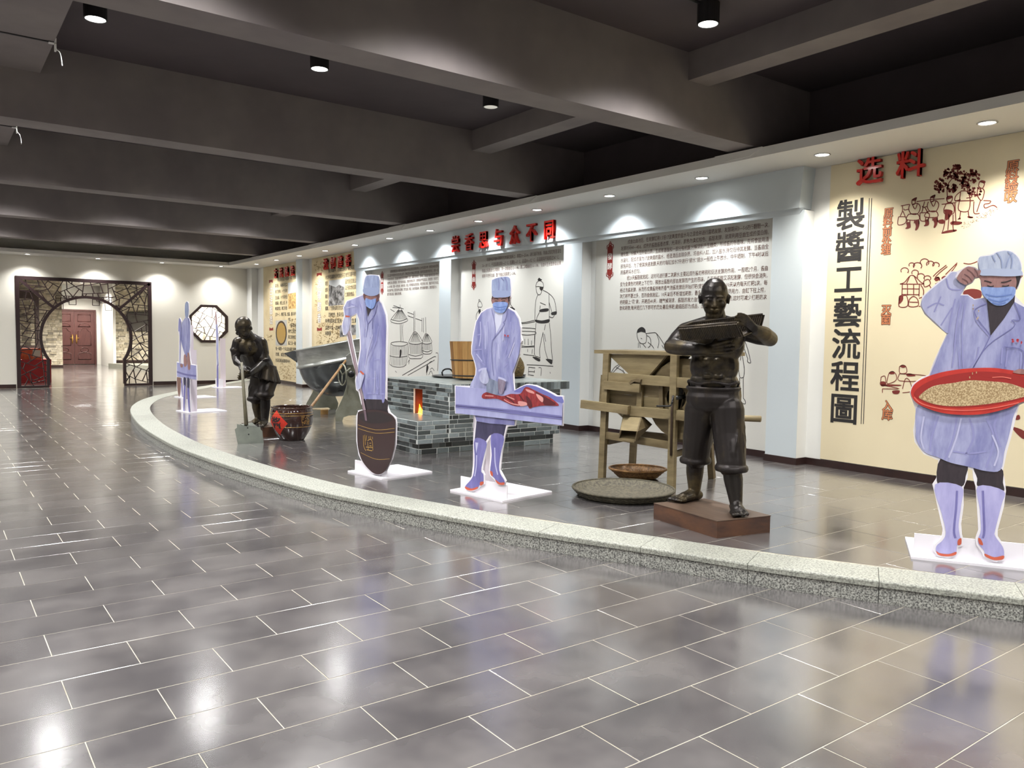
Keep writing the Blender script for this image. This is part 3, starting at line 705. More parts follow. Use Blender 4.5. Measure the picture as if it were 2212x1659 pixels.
eD = panel('D', 12.16, 15.06, ZP+.075, 2.785, m_pcream, 'ivory panel about steaming beans with an ink drawing of wooden steamers')
badge(eD, '蒸豆', 825.5, 585, 637, .105)
rowsD = [('将泡好的黄豆放入木甑中以旺火蒸煮4小时左右,蒸至豆粒熟透为止,上大汽后蒸2小时，改用文火继续蒸煮。', 1, 1), ('蒸豆过程中需要随时添加热水防止烧干，停火后闷30分钟以上即可出锅，蒸好的豆粒要求熟而不烂，用手一捻。', 1, 0),
         ('17%左右的水分，豆粒吸水膨胀至原来的两倍，压力，温度达到均匀，蒸料时，先将蒸汽管中的冷凝水排出。', 1, 0), ('再把黄豆投入蒸料锅内，待蒸汽冒出料面后，加盖密封继续蒸料，蒸煮时间与气压成反比，蒸煮透彻，色泽均匀。', 1, 0),
         ('25—30分钟，蒸好一次性出锅，散热冷却，降温，蒸熟程度以豆粒柔软，手捏无硬心为好，保证不夹生为标准。', 1, 0), ('熟豆含有气味，蒸豆的颜色呈黄褐，即可出锅，降温，及时拌面接种，拌匀后摊开散热，豆粒表面无水。', .97, 0), ('整个蒸煮过程，需要反复查看。', .30, 0)]
paragraph(eD, rowsD, cC([(357, 560)])[0], cC([(766, 497)])[0], cC([(357, 732)])[0], m_brown, .060)
s3 = crop(700, 560, .30151)
S = [[(478, 605), (488, 596), (540, 590), (592, 597), (598, 608), (560, 622), (500, 618), (478, 605)], [(478, 605), (475, 690), (470, 752)], [(598, 610), (596, 690), (590, 752)], [(470, 692), (530, 702), (596, 694)], [(470, 752), (500, 770), (560, 772), (590, 755)],
     [(545, 345), (520, 378), (480, 430), (484, 450), (540, 462), (596, 442), (592, 422), (562, 372), (545, 345)], [(482, 432), (540, 444), (596, 426)], [(545, 325), (547, 345)], [(545, 465), (548, 588)], [(553, 465), (553, 588)], [(565, 465), (562, 510), (566, 590)],
     [(650, 370), (650, 525)], [(642, 375), (642, 525)], [(640, 525), (664, 525), (700, 580), (700, 600), (655, 610), (610, 600), (612, 578), (640, 525)], [(610, 600), (606, 700), (650, 712), (706, 700), (702, 600)], [(606, 682), (655, 694), (705, 682)],
     [(728, 415), (730, 530)], [(725, 534), (745, 540), (768, 580), (768, 600), (735, 608), (706, 600), (708, 575), (725, 534)], [(706, 600), (704, 668), (740, 680), (772, 666), (768, 600)], [(704, 655), (740, 664), (770, 652)],
     [(475, 358), (505, 376)], [(497, 332), (570, 356)], [(490, 345), (540, 350)], [(598, 380), (640, 395)], [(600, 405), (640, 420)], [(655, 425), (700, 440)], [(701, 420), (701, 520)], [(712, 420), (712, 525)], [(560, 832), (680, 762), (780, 702), (802, 700)], [(600, 832), (700, 775), (792, 722)], [(800, 672), (818, 684), (812, 800)], [(770, 730), (740, 760), (735, 830)], [(760, 790), (775, 780), (790, 800)], [(750, 830), (765, 800), (780, 830)], [(510, 800), (520, 812)], [(600, 740), (612, 720), (606, 752)]]
for x in range(488, 592, 11): S.append([(x, 622), (x-1, 690)]); S.append([(x-2, 700), (x-4, 762)])
for x in range(618, 700, 9): S.append([(x, 606), (x-1, 680)])
for x in range(498, 590, 10): S.append([(545+(x-545)*.25, 365), (x, 432)])
for x in range(620, 698, 10): S.append([(652+(x-652)*.3, 530), (x, 596)])
for x in range(714, 766, 9): S.append([(x, 606), (x, 652)]); S.append([(735+(x-735)*.3, 540), (x, 594)])
drawing(eD, 'ink_drawing', m_ink, [s3(s) for s in S], [s3([(545, 650), (556, 655), (552, 690), (540, 708)]), s3([(735, 760), (748, 770), (742, 800), (732, 815)])], .012)

# ---------- parchment panels with heading letters, text and pictures
m_ph1 = mat('photo_jars', (150, 110, 60), .4, rgb2=(225, 190, 120), scale=16, lo=.4, hi=.6)
m_ph2 = mat('photo_grey', (52, 52, 54), .4, rgb2=(170, 170, 172), scale=9, lo=.4, hi=.65)
m_sky = mat('photo_sky', (205, 210, 215), .4)
m_soy = mat('photo_beans', (205, 172, 96), .4, rgb2=(150, 112, 50), scale=60, lo=.4, hi=.6)
m_jarph = mat('photo_jar_dark', (70, 56, 44), .4)
m_wash = mat('ink_wash', (150, 128, 90), .6, rgb2=(176, 152, 108), scale=12)
c2 = crop(540, 530, .19288)
def pane(e, name, m_, pts, lift=.0018):
    b = NB(); fill(b, [PW(x, y, lift) for x, y in pts]); mesh(name, b, m_, e, auto=1)
def bracket(e, pts_list):
    b = NB()
    for pts in pts_list: fill(b, [PW(x, y, .0018) for x, y in pts])
    setp(mesh('bracket_mark', b, m_badge, e, auto=1), kind='stuff')
def wash(e, seed, region, n):
    rr = random.Random(seed); b = NB()
    for _ in range(n):
        x, y = rr.uniform(region[0], region[2]), rr.uniform(region[1], region[3])
        k = [(x, y)]
        for _ in range(rr.randint(2, 4)): x += rr.uniform(-14, 14); y += rr.uniform(-14, 14); k.append((x, y))
        stroke(b, [PW(*p, .0012) for p in c2(k)], rr.uniform(.006, .02), NX)
    setp(mesh('landscape_wash', b, m_wash, e, auto=1), kind='stuff')
eE = panel('E', 15.60, 18.30, ZP+.075, ZS-.002, m_pparch, 'parchment coloured panel with jar photographs and a white vertical title, beside the tilting kettle')
vertical(eE, '浓郁醇香', 540+775*.19288, 530+430*.19288, 540+775*.19288, 530+815*.19288, 21, m_brown, .05, 'title_outline', .0016)
vertical(eE, '浓郁醇香', 540+775*.19288, 530+430*.19288, 540+775*.19288, 530+815*.19288, 21, m_wtext, .02, 'title_lettering', .0024)
bracket(eE, [c2([(747, 312), (803, 305), (805, 342), (775, 332), (748, 350)]), c2([(750, 918), (778, 930), (806, 916), (806, 955), (750, 958)])])
wash(eE, 3, (735, 180, 830, 300), 34); wash(eE, 4, (740, 780, 1000, 1100), 130); wash(eE, 8, (735, 400, 760, 700), 16)
def rows2(e, spec, size):
    out = []
    for t, a, c in spec:
        p, q = PW(*c2([a])[0]), PW(*c2([c])[0]); out.append((t, p.y, (p.z+q.z)/2, p.y-q.y))
    lines(e, out, m_ink, size, .012*size)
rows2(eE, [('据记载最早，汉代史王族生产第三坛豆', (878, 305), (1168, 262)), ('1972年在湖南长沙发掘的马王堆西汉墓中发现', (842, 378), (1196, 338)), ('现豆', (842, 448), (870, 446)), ('豉等', (842, 520), (870, 518)), ('遗迹', (842, 590), (870, 588)), ('化豆', (842, 660), (870, 658)), ('品包括豆豉,这', (1066, 428), (1196, 412)), ('公元前2世纪豆豉', (1066, 495), (1196, 484)), ('仁喜爱的食品，下', (1066, 572), (1196, 560)), ('福建、广西等省常见的古老', (842, 728), (1050, 716)), ('豆豉特色，色泽光润', (878, 800), (1050, 788)), ('特殊滋味宏,含有一定量维生素', (842, 868), (1196, 860)), ('豆豉中以一品种', (842, 945), (1000, 940)), ('味香鲜美', (842, 1005), (905, 1003))], .105)
pane(eE, 'photo_print', m_ph2, c2([(882, 430), (1058, 410), (1055, 665), (880, 680)])); pane(eE, 'photo_sky', m_sky, c2([(884, 395), (1058, 372), (1058, 470), (1000, 440), (960, 470), (884, 440)]), .0022)
pane(eE, 'photo_print', m_ph2, c2([(1005, 895), (1190, 890), (1190, 1000), (1005, 1028)]))
sign('four raised red characters heading the parchment panel beside the tilting kettle', '浓郁醇香', 540+862*.19288, 530+212*.19288, 540+1112*.19288, 530+168*.19288, 25, .05, XPN-.01, .85)
eF = panel('F', 18.91, 21.7, ZP+.075, ZS-.002, m_pparch, 'parchment coloured panel with a round bean picture, in the corner by the end wall')
vertical(eF, '古法酿造', 540+236*.19288, 530+510*.19288, 540+236*.19288, 530+835*.19288, 19, m_brown, .05, 'title_outline', .0016)
vertical(eF, '古法酿造', 540+236*.19288, 530+510*.19288, 540+236*.19288, 530+835*.19288, 19, m_wtext, .02, 'title_lettering', .0024)
bracket(eF, [c2([(212, 390), (255, 384), (256, 420), (234, 410), (213, 425)]), c2([(217, 918), (238, 930), (260, 918), (260, 952), (217, 955)])])
wash(eF, 5, (300, 1320, 520, 1500), 70); wash(eF, 6, (440, 820, 525, 960), 30); wash(eF, 7, (190, 1010, 280, 1080), 10)
rows2(eF, [('将豆豉在缸中发酵一年，豆豉味', (308, 402), (535, 372)), ('甚香，味鲜可口', (282, 470), (415, 458)), ('有它独特，一个月时', (282, 538), (418, 524)), ('豆由曲，十个月时豆', (282, 605), (418, 592)), ('豉酱香，晒至上浓，待', (282, 668), (415, 655)), ('味道甚佳，鲜口有香', (282, 728), (415, 716)), ('五年一八，晒晾下雨，加盖，翻天新不晒', (282, 795), (532, 780)), ('不同。', (427, 850), (455, 848)), ('据记载传承至', (455, 918), (530, 908)), ('明代江南西部', (428, 985), (530, 974)), ('和江南地区制', (428, 1050), (530, 1040)), ('酱之法一脉传', (428, 1118), (530, 1108)), ('有一味而一个天,缸豉酱缸晒数月', (287, 1185), (532, 1172)), ('浓厚，咸甜适口，豆香浓郁', (287, 1248), (532, 1240)), ('色泽红褐油润醇香味长', (287, 1310), (450, 1308))], .105)
pane(eF, 'photo_print', m_ph1, c2([(426, 540), (535, 525), (532, 705), (430, 712)])); pane(eF, 'photo_sky', m_sky, c2([(424, 420), (535, 405), (535, 520), (426, 545)]), .0018)
pane(eF, 'photo_print', mat('photo_grey_light', (190, 190, 186), .4), c2([(287, 842), (413, 835), (415, 1122), (287, 1122)]))
el = lambda rx, ry: [(350+rx*math.cos(t), 982+ry*math.sin(t)) for t in [k*.35 for k in range(18)]]
pane(eF, 'photo_jar', m_jarph, c2(el(62, 138)), .0022); pane(eF, 'photo_beans', m_soy, c2(el(50, 116)), .0026)
sign('four raised red characters heading the parchment panel in the corner', '古法酿造', 540+303*.19288, 530+318*.19288, 540+488*.19288, 530+280*.19288, 21, .05, XPN-.01, .85)
sign('row of seven raised red characters on the pale blue header board', '尝香思与众不同', 987, 529, 1190, 494, 36, .05, XH, .85)
# ================================================================== CARDBOARD STANDEES (flat printed boards on white feet)
m_board = mat('foam_board', (238, 234, 240), .5)
m_edge = mat('foam_board_back', (222, 212, 222), .6)
def cloth(name, c1, c2, sc_=3.0, st=(3, 3, .8)):
    return mat(name, c1, .6, rgb2=c2, scale=sc_, stretch=st, detail=5, lo=.36, hi=.66)
P = dict(
    coat=cloth('coat_print', (180, 182, 216), (122, 124, 176)), coat_d=cloth('coat_shade_print', (150, 150, 198), (118, 116, 170)),
    coat_l=cloth('coat_light_print', (196, 198, 224), (150, 152, 196)), cap=cloth('cap_print', (168, 180, 210), (136, 148, 186), 9), cap_l=cloth('cap_light_print', (196, 204, 222), (160, 170, 200), 8),
    brim=mat('brim_print', (150, 162, 198), .6), brim_l=mat('brim_light_print', (178, 188, 214), .6), mask=cloth('mask_print', (150, 172, 220), (118, 142, 200), 12), mask_d=mat('mask_fold_print', (104, 128, 188), .6),
    skin=cloth('skin_print', (168, 126, 120), (140, 102, 100), 14), skin_d=mat('skin_shade_print', (110, 76, 76), .6), black=cloth('black_print', (58, 48, 54), (42, 36, 42), 8), hair=mat('hair_print', (44, 36, 38), .6),
    boot=cloth('boot_print', (186, 182, 226), (160, 156, 208), 5), boot_d=cloth('boot_shade_print', (128, 124, 184), (104, 100, 160), 5), sole=mat('sole_print', (196, 92, 66), .6),
    tray=cloth('red_tray_print', (204, 56, 44), (182, 44, 38), 4), tray_d=mat('red_tray_inner_print', (158, 38, 34), .6), tray_h=mat('tray_gloss_print', (226, 110, 96), .6),
    beans=mat('beans_print', (212, 190, 148), .6, rgb2=(158, 130, 92), scale=120, lo=.42, hi=.56), glove=cloth('glove_print', (196, 200, 224), (166, 166, 200), 12), glove_d=cloth('glove_shade_print', (150, 140, 160), (120, 104, 124), 12),
    steel=cloth('cleaver_print', (98, 106, 130), (140, 148, 170), 9), table=cloth('steel_table_print', (172, 174, 214), (146, 146, 194), 2), table_d=mat('table_shade_print', (112, 110, 164), .6), meat=cloth('meat_print', (166, 56, 58), (118, 34, 40), 14), meat_l=mat('meat_fat_print', (214, 150, 146), .6), meat_d=mat('meat_dark_print', (86, 26, 34), .6),
    pants=cloth('trousers_print', (74, 70, 100), (54, 50, 76), 6), jar=mat('jar_print', (58, 40, 42), .35), jar_in=mat('jar_inside_print', (44, 36, 40), .35), gold=mat('gold_print', (176, 140, 72), .5), wood=mat('pole_print', (168, 148, 156), .6), wood_d=mat('pole_shade_print', (110, 90, 100), .6), logo=mat('logo_print', (190, 60, 70), .6), white=mat('undershirt_print', (210, 212, 232), .6), blue_d=mat('backdrop_print', (110, 112, 176), .6), brown=mat('jar_brown_print', (128, 96, 84), .6), line=mat('seam_print', (116, 116, 168), .6), fold=mat('crease_print', (148, 148, 196), .6), foldl=mat('crease_light_print', (190, 190, 222), .6))
def offset_poly(pts, d):
    n = len(pts); a = sum(pts[i][0]*pts[(i+1) % n][1]-pts[(i+1) % n][0]*pts[i][1] for i in range(n)); s = 1 if a > 0 else -1; out = []
    for i in range(n):
        p, q, r = pts[i-1], pts[i], pts[(i+1) % n]
        e1 = V((q[0]-p[0], q[1]-p[1])); e2 = V((r[0]-q[0], r[1]-q[1]))
        n1 = V((e1.y, -e1.x)).normalized() if e1.length > 1e-6 else V((0, 0)); n2 = V((e2.y, -e2.x)).normalized() if e2.length > 1e-6 else n1
        k = (n1+n2); k = k.normalized() if k.length > 1e-3 else n1
        out.append((q[0]+k.x*d*s, q[1]+k.y*d*s))
    return out
SUB = {'mask_folds': 'mask', 'cap_brim': 'cap_crown', 'cap_creases': 'cap_crown', 'boot_shading': 'boots', 'boot_gloss': 'boots', 'soles': 'boots', 'tray_inside': 'red_tray', 'soybeans': 'red_tray', 'tray_gloss': 'red_tray', 'finger_lines': 'raised_hand', 'eyes_and_brows': 'face', 'nose_bridge': 'face',
       'table_edge': 'steel_table', 'table_backdrop': 'steel_table', 'jar_bands': 'printed_jar', 'jar_emblem': 'printed_jar', 'jar_opening': 'printed_jar', 'meat_shade': 'meat', 'meat_fat': 'meat', 'pole_shade': 'pole', 'pole_end': 'pole'}
class Standee:
    def __init__(s, p0, p1, back, label, base_w, extra_front=0.04):
        """p0,p1: plan points of the front edge of the foot (left to right as one faces it); back: plan vector to the rear"""
        s.p0 = V((p0[0], p0[1], ZP)); s.d = (V((p1[0], p1[1], ZP))-s.p0).normalized(); s.bk = V((-s.d.y, s.d.x, 0))
        if s.bk.dot(V((back[0], back[1], 0))) < 0: s.bk = -s.bk
        s.n = -s.bk; s.depth = math.hypot(*back); s.w = base_w
        s.plane = s.p0+s.bk*extra_front; s.e = thing('cutout_standee', s.p0+s.d*base_w/2+s.bk*s.depth/2, label, 'cutout standee', 'cardboard workers on the platform')
        s.lift = 0; s.parts = {}
    def pt(s, px, py, lift=0.0): return at_plane(px, py, s.plane+s.n*lift, s.n)
    def uv(s, p): q = p-s.plane; return (q.dot(s.d), q.z)
    def xyz(s, u, z, lift=0.0): return s.plane+s.n*lift+s.d*u+V((0, 0, z))
    def board(s, pts, border=.006, th=.012, back=0.0):
        uv = [s.uv(s.pt(*p)) for p in pts]; uv = offset_poly(uv, border)
        b = NB(); prism(b, [s.xyz(u, z, -back) for u, z in uv], s.bk*(th-2*back)); mesh('board', b, m_board, s.e)
    def part(s, name, key, polys, smooth=True, strokes=(), wd=.004):
        s.lift += .0009; b = NB()
        for q in polys: fill(b, [s.pt(x, y, s.lift) for x, y in q], smooth)
        for q in strokes: stroke(b, [s.pt(x, y, s.lift) for x, y in q], wd, s.n)
        o = mesh(name, b, P[key], s.parts.get(SUB.get(name), s.e), auto=1); s.parts[name] = o
        if len(polys)+len(strokes) > 1: o['kind'] = 'stuff'
        return o
    def foot(s, strip_h=.11, strip=(0.02, .95), fin=(.35, .9, .9), fin_d=.22):
        b = NB(); obox(b, s.p0, s.d*s.w, s.bk*s.depth, V((0, 0, .014))); mesh('foot_board', b, m_board, s.e)
        b = NB(); obox(b, s.plane+s.d*s.w*strip[0]+s.bk*.0125+V((0, 0, .014)), s.d*s.w*(strip[1]-strip[0]), s.bk*.010, V((0, 0, strip_h))); mesh('front_strip', b, m_board, s.e)
        for f_, h, dd in fin if isinstance(fin[0], tuple) else (fin,):
            b = NB(); obox(b, s.plane+s.d*s.w*f_+s.bk*.023+V((0, 0, .014)), s.d*.012, s.bk*min(fin_d, s.depth-.1), V((0, 0, h))); mesh('back_strut', b, m_edge, s.e)
def mix(*parts):
    out = []
    for f_, pts in parts: out += f_(pts)
    return out
W7, W6, B4, G8, S3 = crop(1960, 520, .24115), crop(1880, 520, .44624), crop(940, 560, .32553), crop(980, 580, .20492), crop(700, 560, .30151)

# ---- worker with the red tray of beans
s = Standee((4.76, 2.37), (5.06, 1.87), (.46, .27), 'cardboard cutout of a masked worker in white boots holding a red tray of soybeans', .82, .05)
s.board(mix((W7, [(666, 420), (656, 318), (640, 296), (632, 170), (655, 138), (755, 122), (800, 97), (880, 82), (945, 97), (1000, 145), (1025, 210), (1022, 265), (1040, 295), (1025, 325), (1015, 370), (990, 425), (968, 440), (968, 500), (1050, 585), (1140, 650), (1270, 750), (1310, 950), (1310, 1250), (1310, 1410), (1045, 1450), (1000, 1470)]),
    (W6, [(705, 850), (680, 950), (660, 1020), (640, 1115), (650, 1165), (655, 1210), (645, 1285), (615, 1400), (615, 1430), (650, 1480), (657, 1515), (648, 1548), (600, 1553), (550, 1530), (540, 1505), (515, 1472), (512, 1440), (525, 1400), (520, 1300), (512, 1190), (500, 1150), (497, 1110), (470, 1100), (470, 1145), (450, 1195), (450, 1280), (438, 1370), (442, 1420), (450, 1450), (448, 1475), (425, 1482), (420, 1520), (380, 1535), (330, 1528), (308, 1502), (312, 1472), (340, 1447), (355, 1410), (335, 1320), (303, 1180), (322, 1150), (332, 1062), (260, 1032), (217, 975), (210, 920), (225, 830)]),
    (W7, [(25, 1365), (50, 1285), (140, 1222), (195, 1205), (240, 1085), (352, 840), (395, 600), (425, 520), (470, 484), (540, 484), (600, 524), (690, 510), (672, 475)])), .002)
s.board(W7([(355, 835), (240, 735), (155, 655), (118, 578), (140, 495), (255, 390), (345, 322), (390, 277), (440, 277), (485, 258), (545, 224), (605, 238), (632, 258), (668, 262), (660, 300), (640, 332), (605, 338), (585, 376), (530, 402), (505, 445), (455, 560), (438, 640), (408, 765)]), .002, back=.0015)
s.part('trousers', 'black', [W6([(340, 1055), (330, 1190), (440, 1192), (462, 1140), (464, 1080)]), W6([(505, 1090), (518, 1150), (525, 1192), (640, 1215), (642, 1170), (632, 1100)])])
s.part('boots', 'boot', [W6([(313, 1180), (442, 1190), (440, 1280), (428, 1370), (432, 1420), (440, 1450), (440, 1470), (420, 1475), (415, 1515), (380, 1527), (335, 1520), (318, 1500), (322, 1475), (350, 1450), (365, 1410), (345, 1320)]), W6([(520, 1188), (645, 1210), (635, 1280), (605, 1400), (605, 1430), (640, 1480), (648, 1515), (640, 1540), (600, 1545), (560, 1525), (550, 1500), (525, 1470), (522, 1440), (535, 1400), (530, 1300)])])
s.part('boot_shading', 'boot_d', [], strokes=[W6([(420, 1210), (415, 1300), (405, 1400), (412, 1440)]), W6([(545, 1210), (548, 1300), (552, 1400), (545, 1440)])], wd=.012)
s.part('soles', 'sole', [W6([(318, 1500), (335, 1512), (380, 1517), (415, 1506), (413, 1520), (378, 1528), (332, 1522)]), W6([(555, 1515), (600, 1532), (645, 1524), (642, 1542), (600, 1546), (560, 1530)]), W6([(424, 1450), (440, 1440), (440, 1468), (424, 1473)]), W6([(522, 1440), (535, 1445), (546, 1472), (528, 1468)])])
s.part('lower_coat', 'coat', [W6([(235, 790), (220, 920), (225, 970), (265, 1025), (330, 1050), (390, 1075), (480, 1095), (560, 1115), (630, 1110), (650, 1020), (670, 950), (690, 860), (705, 780), (540, 800), (400, 800)])])
s.part('coat_creases', 'fold', [], strokes=[W6(q) for q in ([(330, 850), (295, 960), (290, 1020)], [(420, 850), (400, 960), (360, 1060)], [(480, 860), (500, 950), (460, 1040)], [(560, 860), (600, 960), (560, 1100)], [(400, 1020), (480, 1030), (560, 1020)], [(620, 850), (600, 900), (630, 1000)])], wd=.011)
s.part('coat_lights', 'foldl', [], strokes=[W6(q) for q in ([(440, 860), (415, 960), (380, 1050)], [(590, 940), (620, 1020), (600, 1090)], [(260, 850), (245, 950), (260, 1010)])], wd=.009)
s.part('upper_coat', 'coat', [W7([(365, 830), (400, 600), (430, 520), (470, 490), (540, 490), (600, 530), (690, 515), (715, 560), (745, 850), (870, 690), (955, 545), (1045, 595), (1140, 660), (1290, 780), (1300, 1000), (1280, 1230), (990, 1190), (740, 1160), (500, 1160), (330, 1190), (200, 1210), (250, 1090), (300, 960)])], False)
s.part('raised_sleeve', 'coat_l', [W7([(445, 285), (395, 285), (350, 330), (260, 400), (150, 500), (128, 575), (165, 650), (250, 730), (360, 830), (400, 760), (430, 640), (445, 560), (500, 440), (525, 395), (470, 370), (430, 330)])])
s.part('coat_creases', 'fold', [], strokes=[W7(q) for q in ([(430, 520), (400, 640), (370, 820)], [(480, 560), (440, 760), (420, 1000), (400, 1140)], [(520, 560), (490, 800), (500, 1130)], [(600, 600), (620, 720), (740, 860)], [(640, 950), (620, 1050), (560, 1130)], [(350, 340), (380, 430), (480, 440)], [(300, 500), (240, 640)], [(300, 760), (400, 600)], [(850, 960), (840, 1100)], [(900, 960), (880, 1130)], [(1020, 1000), (1010, 1160)], [(460, 1000), (470, 1140)], [(180, 600), (260, 560), (330, 580)])], wd=.008)
s.part('lapel_seams', 'line', [], strokes=[W7(q) for q in ([(745, 850), (680, 980), (590, 1135)], [(955, 545), (1015, 700), (935, 712), (955, 770), (720, 940), (590, 1140)], [(715, 560), (600, 640), (745, 850)], [(870, 950), (1035, 985), (1030, 1150)])], wd=.005)
s.part('sweater', 'black', [W7([(708, 500), (965, 490), (960, 548), (870, 692), (746, 850), (725, 640)])], False)
s.part('face', 'skin', [W7([(660, 305), (1012, 305), (1005, 350), (985, 420), (955, 440), (700, 440), (672, 420), (660, 360)])])
s.part('hair', 'hair', [W7([(972, 312), (1014, 312), (1006, 365), (990, 410), (972, 428), (980, 370)])])
s.part('eyes_and_brows', 'hair', [], strokes=[W7(q) for q in ([(690, 358), (722, 365), (756, 376)], [(840, 374), (885, 368), (932, 352)], [(716, 402), (745, 410), (775, 405)], [(850, 405), (885, 408), (912, 398)])], wd=.006)
s.part('mask', 'mask', [W7([(668, 415), (810, 420), (960, 415), (960, 490), (920, 540), (870, 575), (820, 582), (770, 570), (710, 520), (672, 470)])])
s.part('mask_folds', 'mask_d', [], strokes=[W7(q) for q in ([(700, 480), (800, 500), (940, 480)], [(720, 520), (820, 545), (910, 520)], [(760, 555), (820, 568), (880, 552)])], wd=.008)
s.part('cap_crown', 'cap_l', [W7([(640, 170), (660, 145), (760, 130), (800, 105), (880, 90), (940, 105), (990, 150), (1015, 210), (1012, 275), (900, 262), (760, 258), (655, 268)])])
s.part('cap_brim', 'brim_l', [W7([(652, 262), (760, 250), (900, 252), (1012, 265), (1032, 295), (1020, 312), (900, 320), (760, 314), (665, 312), (645, 290)])])
s.part('cap_creases', 'brim', [], strokes=[W7(q) for q in ([(800, 108), (840, 160), (850, 245)], [(900, 95), (940, 160), (930, 245)], [(760, 130), (790, 190)], [(940, 110), (905, 170), (885, 240)])], wd=.006)
s.part('raised_hand', 'skin', [W7([(445, 330), (490, 265), (545, 232), (600, 245), (625, 265), (660, 268), (635, 325), (600, 330), (580, 370), (540, 385), (520, 395), (470, 370)])])
s.part('finger_lines', 'skin_d', [], strokes=[W7(q) for q in ([(535, 258), (575, 285), (605, 325)], [(510, 300), (550, 325), (580, 365)], [(490, 340), (530, 360), (545, 385)], [(600, 250), (625, 290), (632, 322)])], wd=.006)
s.part('red_tray', 'tray', [W7([(32, 1360), (60, 1290), (150, 1230), (300, 1180), (500, 1148), (740, 1138), (900, 1155), (1060, 1185), (1300, 1240), (1300, 1400), (1045, 1440), (900, 1500), (700, 1550), (500, 1560), (300, 1540), (130, 1480), (60, 1430)])])
s.part('tray_inside', 'tray_d', [W7([(60, 1372), (110, 1310), (220, 1250), (400, 1200), (640, 1172), (860, 1185), (1060, 1225), (1230, 1290), (1180, 1380), (1000, 1425), (800, 1465), (600, 1490), (400, 1495), (220, 1470), (110, 1425)])])
s.part('soybeans', 'beans', [W7([(105, 1395), (180, 1330), (260, 1295), (400, 1275), (560, 1250), (720, 1258), (900, 1275), (1040, 1320), (1150, 1360), (1000, 1410), (820, 1448), (600, 1475), (400, 1482), (250, 1465), (140, 1428)])])
s.part('tray_gloss', 'tray_h', [], strokes=[W7([(60, 1400), (130, 1460), (300, 1505), (520, 1520), (760, 1500), (1000, 1450)]), W7([(760, 1225), (850, 1220), (930, 1235)])], wd=.006)
s.part('falling_beans', 'beans', [W7([(x, y), (x+8, y), (x+8, y+18), (x, y+18)]) for x, y in ((585, 570), (635, 620), (630, 680), (585, 600), (580, 1180), (615, 1170), (555, 1215), (620, 690))], False)
s.part('holding_hand', 'skin', [W7([(945, 1178), (975, 1158), (1015, 1148), (1060, 1160), (1065, 1192), (1000, 1192)])])
s.part('chest_embroidery', 'logo', [], strokes=[W7(q) for q in ([(932, 885), (955, 890)], [(942, 878), (946, 912)], [(935, 905), (958, 902)], [(975, 888), (1000, 892)], [(985, 878), (992, 910)], [(978, 902), (998, 882)], [(1015, 908), (1030, 912)], [(1022, 900), (1020, 925)])], wd=.006)
s.foot(.13, (.02, .99), ((.22, .8, 1), (.50, .8, 1)), .13)

# ---- worker chopping meat
s = Standee((3.52, 5.63), (3.62, 5.03), (.58, .12), 'cardboard cutout of a masked worker chopping red meat on a steel table with a cleaver', .62, .05)
s.board(mix((G8, [(395, 130), (415, 108), (480, 88), (565, 80), (600, 105), (605, 160), (600, 300), (590, 350), (572, 408), (645, 452), (690, 525), (708, 620), (705, 700), (720, 760), (705, 790), (695, 900), (655, 1020), (628, 1100), (632, 1200), (640, 1285), (700, 1250), (770, 1220), (865, 1232), (1005, 1295), (1083, 1338), (1156, 1345), (1148, 1658)]), (B4, [(535, 1065), (530, 1105), (478, 1110), (460, 1175), (440, 1290), (430, 1400), (468, 1470), (460, 1500), (415, 1497), (390, 1460), (365, 1435), (358, 1400), (367, 1300), (366, 1180), (345, 1215), (330, 1300), (312, 1400), (326, 1430), (324, 1492), (300, 1505), (280, 1527), (240, 1541), (200, 1530), (192, 1505), (243, 1440), (256, 1330), (254, 1190), (268, 1075), (256, 1028)]),
    (G8, [(15, 1528), (12, 1235), (150, 1238), (172, 1240), (228, 1120), (232, 1060), (222, 1000), (186, 900), (186, 820), (206, 680), (232, 560), (282, 465), (345, 422), (412, 402), (402, 300)])), .002)
s.part('trousers', 'pants', [B4([(275, 1068), (262, 1195), (330, 1218), (360, 1172), (380, 1160), (455, 1175), (472, 1100)])], False)
s.part('boots', 'boot_d', [B4([(262, 1192), (340, 1212), (325, 1300), (305, 1400), (320, 1430), (318, 1490), (295, 1500), (280, 1520), (240, 1533), (205, 1525), (200, 1505), (250, 1440), (262, 1330)]), B4([(372, 1165), (455, 1175), (435, 1290), (425, 1400), (460, 1470), (455, 1495), (415, 1490), (395, 1455), (370, 1430), (365, 1400), (375, 1300)])])
s.part('boot_gloss', 'foldl', [B4([(266, 1215), (286, 1218), (272, 1290)])], False, [B4([(275, 1300), (272, 1380), (262, 1440)]), B4([(395, 1250), (398, 1350), (415, 1430)])], .012)
s.part('soles', 'sole', [B4([(200, 1508), (240, 1522), (280, 1510), (280, 1522), (240, 1535), (205, 1527)]), B4([(298, 1480), (320, 1476), (318, 1492), (300, 1502)]), B4([(398, 1462), (430, 1482), (458, 1480), (455, 1497), (418, 1492)]), B4([(364, 1405), (380, 1412), (382, 1438), (370, 1432)])])
s.part('coat_hem', 'coat_d', [B4([(258, 1020), (275, 1075), (365, 1090), (525, 1102), (530, 1050)])], False)
s.part('coat_torso', 'coat', [G8([(420, 410), (350, 430), (290, 470), (240, 560), (215, 680), (195, 820), (195, 900), (230, 1000), (240, 1060), (235, 1120), (180, 1210), (170, 1255), (640, 1295), (625, 1200), (620, 1100), (650, 1020), (690, 900), (705, 790), (700, 620), (680, 530), (640, 460), (570, 420), (530, 462), (470, 470), (430, 440)])], False)
s.part('undershirt', 'white', [G8([(438, 455), (520, 465), (500, 580), (445, 690), (432, 560)])], False)
